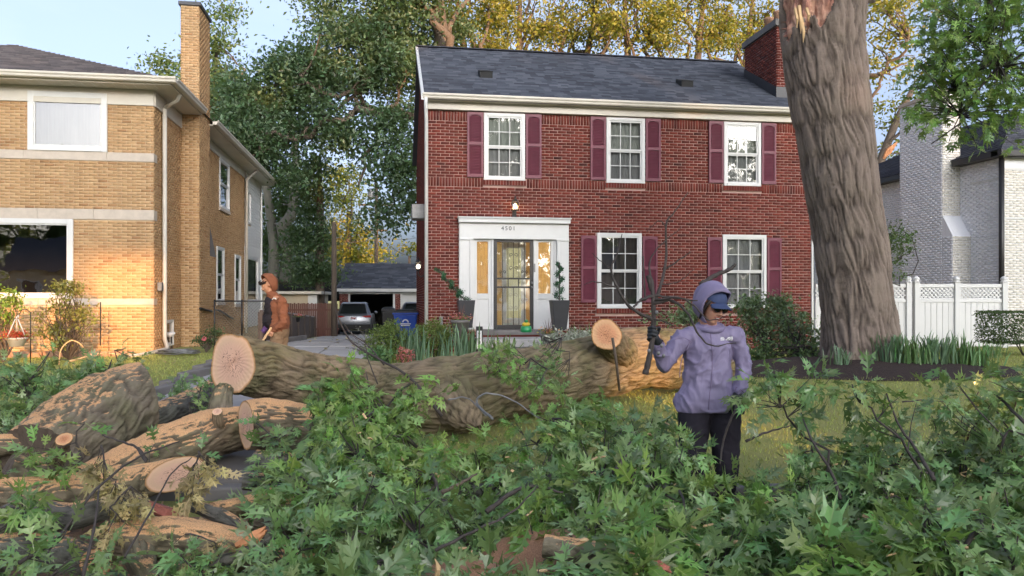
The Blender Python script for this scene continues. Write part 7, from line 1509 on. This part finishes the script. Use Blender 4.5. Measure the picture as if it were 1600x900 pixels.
# utility poles and wires
def upole(label, px, D, top, r, arms):
    x, y = XY(px, D); zt = CZ+(HY-top)/F*D; t = thing('utility_pole', label, 'pole', (x, y, gzf(x, y)-.2)); z0 = t.location.z
    m = MB(); m.tube([(0, 0, 0), (0, 0, zt-z0)], [r, r*.75], 10); m.build('pole', M['pole'], t, True)
    for py, w_ in arms: za = CZ+(HY-py)/F*D-z0; B('cross_arm', M['pole'], t, (-w_, w_, -.06, .06, za-.06, za+.06))
    if arms: m = MB(); m.lathe([(.22, 0), (.24, .1), (.24, .7), (.18, .8)], 12, Matrix.Translation((-.35, -.2, CZ+(HY-312)/F*D-z0))); m.build('transformer', M['galv'], t, True)
    return t
upole('tall utility pole with cross arms above the garage roof', 588, 58, 285, .17, ((320, 1.3), (360, .8)))
upole('grey wooden pole without arms just left of the garage', 522, 33, 347, .13, ())
for k, (a, b, D, lb) in enumerate((((558, 318), (650, 326), 58, 'upper'), ((560, 352), (650, 372), 58, 'middle'), ((588, 362), (652, 402), 58, 'lower'), ((470, 365), (588, 372), 56, 'left'))):
    A, Bq = P(*a, D), P(*b, D+2); m = MB(); m.tube([A.lerp(Bq, q)-A-Vector((0, 0, .5*math.sin(q*math.pi))) for q in [i/10 for i in range(11)]], .018, 4); o = m.build('overhead_wire', M['black']); o.location = A; tag(o, f'{lb} of the thin overhead wires crossing the sky gap at the utility pole', 'wire')
# planters with spiral topiaries
def spiral(label, px, py0, py1, pxt, pyt, D, w_top, w_bot):
    a = P(px, py1, D); x, y = a.x, D; zb = a.z; hgt = (py1-py0)/F*D; t = thing('planter', label, 'planter', (x, y, zb), RH.a)
    k = D/F
    loft([[Vector((sx*w_, sy*w_, z)) for sx, sy in ((-.5, -.5), (.5, -.5), (.5, .5), (-.5, .5))] for z, w_ in ((0, w_bot*k), (hgt, w_top*k))]).build('body', M['planter'], t, bevel=.01)
    B('soil', M['mulch'], t, (-w_top*k*.45, w_top*k*.45, -w_top*k*.45, w_top*k*.45, hgt-.04, hgt-.02))
    t2 = thing('spiral_topiary', label.replace('tall charcoal planter holding', 'green').replace(' spiral', ' spiral shrub standing in the charcoal planter,'), 'topiary', (x, y, zb+hgt-.02)); return t, t2
for lbp, lbt, px, py0, py1, top, D, wt, wb in (('tall tapered charcoal planter left of the white doorway', 'leaning green spiral topiary left of the white doorway', 728, 469, 512, (683, 420), 16.9, 27, 18), ('tall tapered charcoal planter right of the white doorway', 'upright green spiral topiary right of the white doorway', 874, 469, 516, (874, 410), 17.0, 28, 19)):
    a = P(px, py1, D); k = D/F; hgt = (py1-py0)*k
    t = thing('planter', lbp, 'planter', (a.x, D, a.z), RH.a)
    loft([[Vector((sx*w_, sy*w_, z)) for sx, sy in ((-.5, -.5), (.5, -.5), (.5, .5), (-.5, .5))] for z, w_ in ((0, wb*k), (hgt, wt*k))]).build('body', M['planter'], t, bevel=.01)
    B('soil', M['mulch'], t, (-wt*k*.45, wt*k*.45, -wt*k*.45, wt*k*.45, hgt-.04, hgt-.02))
    b0 = P(px, py0, D); b1 = P(*top, D); t2 = thing('spiral_topiary', lbt, 'topiary', b0.to_tuple()); ax_ = b1-b0
    m = MB(); m.tube([(0, 0, -.03), ax_], .014, 6); m.build('stem', M['twig'], t2)
    pts = []
    for i in range(1500):
        q = random.random(); an = q*2*math.pi*3.6; rr = .085*(1-.45*q); c_ = ax_*q+Vector((math.cos(an)*rr, math.sin(an)*rr, 0)); pts.append(c_+Vector([random.gauss(0, .030*(1-.3*q)) for _ in range(3)]))
    leaf_cloud('leaves', np.array([list(p_) for p_ in pts]), .038, M['topiary'], t2)
# flower pots
def pot(name, label, px, py0, py1, D, wt, wb, mt, petal, n_, spread, dark=True, foliage='boxwood'):
    a = P(px, py1, D); k = D/F; h_ = (py1-py0)*k; t = thing(name, label, 'flower pot', (a.x, D, a.z))
    m = MB(); m.lathe([(wb*k*.5, 0), (wt*k*.48, h_*.85), (wt*k*.54, h_*.86), (wt*k*.54, h_), (wt*k*.45, h_), (wt*k*.42, h_*.9)], 20); m.build('pot', M[mt], t, True)
    C1 = np.array([[random.gauss(0, spread), random.gauss(0, spread), h_+abs(random.gauss(.0, spread*.5))] for _ in range(n_)]); leaf_cloud('foliage', C1-[0, 0, .02], .05, M[foliage], t)
    C2 = np.array([[random.gauss(0, spread), random.gauss(0, spread), h_+.02+abs(random.gauss(.02, spread*.5))] for _ in range(n_)]); leaf_cloud('flowers', C2, .045, M[petal], t)
    if dark:
        m = MB()
        for i in range(9): an = i*.7; m.add([(-.008, 0, h_), (.008, 0, h_), (.25*math.cos(an)*.5, .12*math.sin(an), h_+.32+.04*math.sin(i))], [(0, 1, 2)])
        m.build('spike_leaves', M['dark_blade'], t)
    return t
pot('flower_pot', 'dark round pot of pink red flowers in front of the left planter', 719, 500, 530, 16.2, 28, 20, 'dark_concrete', 'pink_petal', 160, .11)
pot('flower_pot', 'low pot of salmon flowers with dark spiky leaves right of the steps', 856, 522, 545, 15.8, 24, 16, 'dark_concrete', 'orange_petal', 90, .11)
# painted garden ornament on the slab (generic turtle like figure)
a = P(822, 519, 16.6); t = thing('garden_ornament', 'small green and yellow painted ornament on the porch slab', 'ornament', a.to_tuple())
M['green_gloss'] = mat('green_glaze', (.02, .26, .09), .3, .1, 8, 0); M['yellow_gloss'] = mat('yellow_glaze', (.62, .42, .04), .3, .1, 8, 0)
m = MB(); m.lathe([(.12, 0), (.125, .05), (.11, .12), (.10, .13)], 20); m.build('base', M['green_gloss'], t, True)
m = MB(); m.ball((0, 0, .17), (.09, .08, .055)); m.build('shell', M['yellow_gloss'], t, True); m = MB(); m.ball((0, -.03, .235), (.045, .045, .035)); m.build('head', M['green_gloss'], t, True)
m = MB(); m.ball((-.02, -.07, .245), .009); m.ball((.02, -.07, .245), .009); m.build('eyes', M['black'], t, True)
# number post
D = 13.6; a = P(749, 545, D); k = D/F; t = thing('number_post', 'black post with a white plate reading 4501 standing behind the fallen trunk', 'sign', (a.x, D, a.z-.35))
hb = 35*k+.35; B('post', M['black'], t, (-5.2*k, 5.2*k, -.03, .03, 0, hb), bevel=.004); B('plate', M['plate'], t, (-3.7*k, 3.7*k, -.036, -.031, .35, hb-.075))
for i, c_ in enumerate('4501'): text(c_, .098, (0, -.038, hb-.075-.042-i*.0835), (R(90), 0, 0), M['black'], t, 'numeral', .002)
# ---- beds: boxwood, iris, day lily, astilbe
def shrub(name, label, px, py, D, rx, rz, mt, n_=2600, size=.05, group=None, cat='shrub', ry=None, boxy=0, bumps=.26):
    c_ = P(px, py, D); t = thing(name, label, cat, (c_.x, D, gzf(c_.x, D)), group=group); o3 = np.array([c_.x, D, gzf(c_.x, D)]); ry = ry or rx*.8
    d = rng.normal(size=(n_, 3)); d /= np.linalg.norm(d, axis=1, keepdims=True); q = rng.uniform(.35, 1, (n_, 1))**.35; p = d*q
    if boxy: p = rng.uniform(-1, 1, (n_, 3)); k_ = rng.integers(0, 3, n_); fc_ = rng.random(n_) < .75; p[np.arange(n_)[fc_], k_[fc_]] = np.sign(p[np.arange(n_)[fc_], k_[fc_]])*rng.uniform(.9, 1, fc_.sum())
    p *= 1+bumps*1.6*vn(d*3.2+px, 3)[:, None]+bumps*1.5*vn(d*8+px, 4)[:, None]; C_ = np.array([c_.x, D, c_.z])-o3+p*np.array([rx/F*D, ry/F*D, rz/F*D]); C_ = C_[C_[:, 2] > -.02]; leaf_cloud('foliage', C_, size, M[mt], t)
    m = MB()
    for i in range(7): a_ = i*.9; m.tube([(0, 0, -.05), ((rx/F*D)*.4*math.cos(a_), (rx/F*D)*.3*math.sin(a_), (c_.z-o3[2])*.9), ((rx/F*D)*.75*math.cos(a_), (rx/F*D)*.5*math.sin(a_), (c_.z-o3[2])+rz/F*D*.5)], [.014, .009, .004], 5)
    m.build('stems', M['twig'], t); return t
shrub('boxwood_bush', 'rounded yellow green bush left of the iris leaves, beside the driveway', 607, 532, 13.6, 30, 27, 'boxwood', 4500, .042)
shrub('boxwood_bush', 'rounded yellow green bush between the iris leaves and the flower pot', 679, 528, 13.8, 31, 27, 'boxwood', 4500, .042)
shrub('boxwood_bush', 'small reddish bush low in front of the yellow green bushes', 632, 556, 13.0, 14, 12, 'pink_petal', 500, .04)
shrub('hosta_plant', 'broad leaved pale green plant at the driveway end of the bed', 590, 556, 12.9, 20, 12, 'blade', 500, .11)
shrub('boxwood_bush', 'low green bush under the left window at the wall', 905, 528, 14.5, 20, 12, 'silver', 900, .05)
def tuft(name, label, px, py0, py1, D, n_, spread, mt, lean=.35, wid=.012, cat='plant', group=None):
    x, y = XY(px, D); g_ = gzf(x, y); zt = CZ+(HY-py0)/F*D; H_ = zt-g_; t = thing(name, label, cat, (x, y, g_), group=group); m = MB()
    for i in range(n_):
        bx, by = random.gauss(0, spread), random.gauss(0, spread*.5); a_ = random.uniform(0, 6.28); ln = random.uniform(.1, lean)*H_; h_ = H_*random.uniform(.55, 1.0); w_ = wid*random.uniform(.7, 1.3); dx_, dy_ = math.cos(a_)*ln, math.sin(a_)*ln; pr = Vector((-math.sin(a_), math.cos(a_), 0))*w_
        if random.random() < .4: pr = Vector((1, 0, 0))*w_
        p0, p1, p2, p3 = Vector((bx, by, 0)), Vector((bx+dx_*.25, by+dy_*.25, h_*.5)), Vector((bx+dx_*.6, by+dy_*.6, h_*.85)), Vector((bx+dx_*1.1, by+dy_*1.1, h_*(1.0 if ln < .25*H_ else .86)))
        m.add([p0-pr, p0+pr, p1+pr, p1-pr, p2+pr*.75, p2-pr*.75, p3], [(0, 1, 2, 3), (3, 2, 4, 5), (5, 4, 6)])
    m.build('blades', M[mt], t, False)['kind'] = 'stuff'; return t
tuft('iris_plant', 'tall blue green iris leaves between the two rounded bushes', 645, 505, 560, 13.5, 80, .16, 'blade_blue', .25)
tuft('iris_plant', 'iris leaves in front of the red flower pot', 722, 500, 560, 13.6, 90, .22, 'blade_blue', .3)
tuft('daylily_plant', 'arching bright green day lily leaves behind the number post', 775, 518, 560, 14.0, 130, .22, 'blade', .9, .010)
tuft('daylily_plant', 'thin arching leaves right of the right planter', 912, 500, 545, 15.3, 110, .26, 'blade', .6, .008)
tuft('daylily_plant', 'yellowing upright leaves beside the small reddish bush', 628, 535, 565, 13.0, 26, .07, 'boxwood', .3, .010)
for k, (px, top, D, lb, mt_k) in enumerate(((1395, 515, 12.3, 'grey green leaves close against the oak trunk', 'blade_blue'), (1428, 522, 12.2, 'iris leaves second from the oak trunk', 'blade'), (1462, 512, 12.3, 'tall iris leaves in the middle of the clump', 'blade_blue'), (1494, 520, 12.4, 'iris leaves second from the right end', 'blade'), (1522, 532, 12.4, 'iris leaves at the right end, arching over the lawn', 'blade'), (1312, 536, 12.1, 'small iris tuft left of the oak foot', 'blade_blue'))):
    tuft('iris_plant', lb, px, top, 575, D, 75 if k < 5 else 26, .15 if k < 5 else .08, mt_k, .45, .012, group='iris plants along the mulch bed')
tuft('grass_tuft', 'pale grass tuft at the foot of the clipped hedge', 1548, 528, 555, 15.6, 60, .18, 'blade', .8, .006)
hd_ = shrub('clipped_hedge', 'clipped dark green box hedge at the right edge before the white house', 1600, 511, 16.6, 58, 25, 'hedge', 9000, .05, cat='hedge', ry=34, boxy=1, bumps=.03)
# silvery astilbe plumes by the driveway
x, y = XY(588, 14.2); t = thing('feathery_plant', 'dry silvery feathery plumes leaning over the driveway', 'plant', (x, y, gzf(x, y)), group=None); cs = []; m = MB()
for i in range(26):
    a_ = random.uniform(-.2, 1.0); l_ = random.uniform(.4, .72); tip = Vector((-l_*math.cos(a_)*random.uniform(.3, 1.0), random.gauss(0, .12), l_*(.5+.7*math.sin(a_)))); m.tube([(0, 0, 0), tip*.6+Vector((0, 0, .08)), tip], .004, 4)
    for q in np.linspace(.5, 1, 14): cs.append(list(tip*q+Vector((random.gauss(0, .02), random.gauss(0, .02), random.gauss(.03*(1-q), .018)))))
m.build('stems', M['twig'], t); leaf_cloud('plumes', np.array(cs), .035, M['silver'], t)
# cut boughs heaped against the house wall
def bough(label, pts, n_, leaf=.085, mt='leaf_far', spread=.14, cn=34, name='cut_bough'):
    px, py, D = pts[0]; b_ = Pn(px, py, D); b_[2] = gzf(b_[0], b_[1])+.1
    blobs = [bl(x, y, d, rx, .3, rz, n_) for x, y, d, rx, rz in pts[1:]]
    t = thing(name, label, 'branch', b_.tolist()); Cc, cc = clumps(blobs, 0, spread, cn); leaf_cloud('leaves', Cc-b_, leaf, M[mt], t); m = MB()
    for c_ in cc[::2]: m.tube([Vector(q) for q in limb_path(b_, c_, .8, 6, .08)-b_], np.linspace(.016, .004, 6), 4, cap=False)
    m.build('twigs', M['twig'], t); return t
M['bough_leaf'] = leaf_mat('bough_leaf', (.13, .20, .09), (.20, .27, .15), .45, .25)
bough('grey green cut bough rising before the lower right window', [(1200, 560, 14.5), (1170, 500, 15, 26, 26), (1175, 475, 15.2, 12, 20), (1210, 520, 14.6, 34, 26)], 20, mt='bough_leaf')
bough('grey green cut bough leaning on the wall at the house corner', [(1250, 570, 14.2), (1225, 500, 14.8, 30, 20), (1218, 475, 15, 9, 14), (1260, 530, 14.2, 30, 26)], 20, mt='bough_leaf')
bough('dark leafy heap of brush beside the oak foot', [(1270, 580, 13.6), (1215, 555, 14, 44, 24), (1280, 560, 13.4, 26, 22), (1180, 560, 14, 24, 18)], 20, mt='leaf_far')
bough('cut bough behind the sawn stub and the hooded head', [(1080, 540, 14.5), (1050, 497, 14.8, 50, 8), (1085, 488, 14.8, 18, 10)], 14, mt='bough_leaf')
bough('grey leafless looking bough lying behind the sawn stub', [(905, 545, 9.6), (880, 532, 9.8, 30, 12), (850, 545, 9.8, 20, 9)], 14, .05, 'silver', .07, 40)
# left garden
def yshrub(label, px, py, D, blobs_, mt, n_=16, leaf=.075):
    b_ = base(px, D); b_[2] += .1; t = thing('garden_shrub', label, 'shrub', b_.tolist()); Cc, cc = clumps([bl(x, y, D, rx, .35, rz, n_) for x, y, rx, rz in blobs_], 0, .09, 26); leaf_cloud('leaves', Cc-b_, leaf, M[mt], t); m = MB()
    for c_ in cc: m.tube([Vector(q) for q in limb_path(b_, c_, .9, 6, .05)-b_], np.linspace(.012, .003, 6), 4, cap=False)
    m.build('stems', M['pole'], t); return t
M['yellow_leaf'] = leaf_mat('yellowing_leaf', (.26, .25, .05), (.28, .27, .08), .5, .3)
M['lime_leaf'] = leaf_mat('lime_leaf', (.20, .33, .05), (.24, .36, .08), .5, .3)
yshrub('airy yellow leaved shrub lit by the sun before the yellow wall', 108, 550, 15.2, [(108, 470, 30, 24), (78, 505, 22, 22), (128, 500, 22, 24), (100, 530, 20, 16), (110, 450, 24, 10)], 'yellow_leaf', 17)
yshrub('bright lime green shrub at the left edge under the picture window', 5, 540, 14.6, [(5, 470, 26, 22), (-10, 500, 24, 20)], 'lime_leaf', 26)
yshrub('rose bush with a pink bloom beside the basement window', 322, 548, 17.4, [(320, 535, 14, 10), (334, 525, 7, 12)], 'hedge', 14, .06)
a = P(319, 529, 17.2); m = MB()
for i in range(14): an = i*2.4; rr = .012*math.sqrt(i); m.ball((rr*math.cos(an), -.01, rr*math.sin(an)), (.022, .012, .022), 6, 4)
o = m.build('rose_bloom', M['pink_petal'], None); o.location = a-Vector(bpy.data.objects['garden_shrub.002'].location); o.parent = bpy.data.objects['garden_shrub.002']
# hanging basket
D = 13.0; c_ = P(26, 535, D); t = thing('hanging_basket', 'pale hanging pot overflowing with red flowers, lit by the sun', 'flower pot', c_.to_tuple())
m = MB(); m.lathe([(.10, -.07), (.15, .05), (.165, .055), (.165, .085), (.15, .085), (.14, .05)], 22); m.build('pot', M['white'], t, True)
for a_ in (0, 2.1, 4.2):
    m = MB(); m.tube([(.155*math.cos(a_), .155*math.sin(a_), .08), (.02*math.cos(a_), .02*math.sin(a_), .40)], .008, 6); m.build('hanger_strap', M['white'], t, True)
m = MB(); m.tube([(0, 0, .38), (0, 0, .43), (.03, 0, .46), (.03, 0, .42)], .012, 6); m.build('hook', M['white'], t, True)
cs = rng.normal(size=(700, 3))*[.10, .10, .035]+[0, 0, .12]; leaf_cloud('flowers', cs, .042, M['red_petal'], t); cs = rng.normal(size=(260, 3))*[.10, .10, .03]+[0, 0, .09]; leaf_cloud('foliage', cs, .04, M['lime_leaf'], t)
x, y = c_.x, D+.02; z0 = gzf(x, y); m = MB(); m.tube([(.16, .1, z0-c_.z-.1), (.16, .1, .2), (.16, .1, .50), (.12, .06, .56), (.06, .02, .55), (.03, 0, .47)], .008, 6); o = m.build('plant_hook', M['black'], None, True); o.location = (x, y, c_.z); tag(o, 'thin black crook holding up the basket of red flowers', 'hook')
m = MB(); m.tube([P(157, 540, 16)-P(157, 540, 16), P(157, 472, 16)-P(157, 540, 16)], .012, 6); o = m.build('garden_stake', M['black']); o.location = P(157, 540, 16); tag(o, 'thin dark garden stake right of the yellow shrub', 'stake')
# floodlight, hose, looping cane
a = P(268, 522, 18.9); t = thing('floodlight', 'white garden floodlight on a stake beside the basement window', 'lamp', a.to_tuple()); m = MB(); m.lathe([(.0, -.09), (.075, -.08), (.06, .0), (.03, .07), (.02, .09)], 16, Matrix.Rotation(R(70), 4, 'Y')); m.build('lamp_head', M['plate'], t, True); m = MB(); m.tube([(0, 0, 0), (.01, 0, -.35)], .014, 6); m.build('stake', M['black'], t)
m = MB(); a = P(278, 548, 16.6); pts = []
for i in range(150): an = i*.33; rr = .30+.10*math.sin(i*.21)+.05*math.sin(i*1.3); pts.append((rr*math.cos(an)*1.15, rr*math.sin(an)*.6, .02+.0006*i+.015*math.sin(i*.8)))
m.tube(pts, .011, 6); o = m.build('garden_hose', M['galv'], None, True); o.location = (a.x, 16.6, gzf(a.x, 16.6)); tag(o, 'grey garden hose coiled on the grass by the yellow house corner', 'hose')
bare('bent_cane', 'pale bent cane arching low before the yellow wall', [([(92, 570, 13.5), (96, 545, 13.5), (112, 532, 13.6), (128, 540, 13.7), (133, 553, 13.8)], .012, .010)], mt='torn_pale')
bare('extension_pole', 'long pale pole lying on the grass by the downspout', [([(105, 566, 13.4), (160, 552, 14.0), (205, 558, 14.4)], .016, .014)], mt='torn_pale')
# basket of red in the driveway fence
pot('fence_flower_pot', 'small black pot of pink flowers hanging on the driveway fence', 466, 495, 503, 22.5, 8, 6, 'black', 'pink_petal', 50, .07, False)
# road debris: sawdust heap between logs, brush strip
n = N('sawdust'); w_ = n.coord('World'); n.set(Base_Color=n.ramp(n.noise(w_, 120, 4, .8), [(.3, (.26, .12, .07)), (.7, (.62, .36, .22))]), Roughness=.95); n.bump(n.noise(w_, 150, 4, .8), 1, .01); M['sawdust'] = n.m
def heap(label, px, D, rx, ry, h_, seed):
    x, y = XY(px, D); V = []; n1, n2 = 14, 40
    for j in range(n1+1):
        for i in range(n2):
            q = j/n1; a_ = 2*math.pi*i/n2; k = 1+.25*float(vn(np.array([[math.cos(a_)*1.5, math.sin(a_)*1.5, seed]]), 9)[0]); X = rx*q*k*math.cos(a_); Y = ry*q*k*math.sin(a_); V.append((X, Y, h_*(1-q*q)+.02*float(vn(np.array([[X*9, Y*9, seed]]), 4)[0])*(1-q)-.004))
    o = bpy.data.objects.new('sawdust', arr_mesh('sawdust', V, [(j*n2+i, (j+1)*n2+i, (j+1)*n2+(i+1) % n2, j*n2+(i+1) % n2) for j in range(n1) for i in range(n2)], M['sawdust'], True)); link(o); o.location = (x, y, gzf(x, y)+.005); tag(o, label, 'sawdust', kind='stuff')
heap('orange sawdust spread between the left logs', 350, 4.9, .7, .6, .05, 1); heap('orange sawdust patch seen through the middle of the leaf pile', 850, 4.3, .5, .4, .25, 2); heap('sawdust under the sawn end of the fallen trunk', 330, 7.3, .5, .5, .04, 3); heap('sawdust patch at the bottom centre of the pile', 720, 3.9, .4, .3, .22, 4)
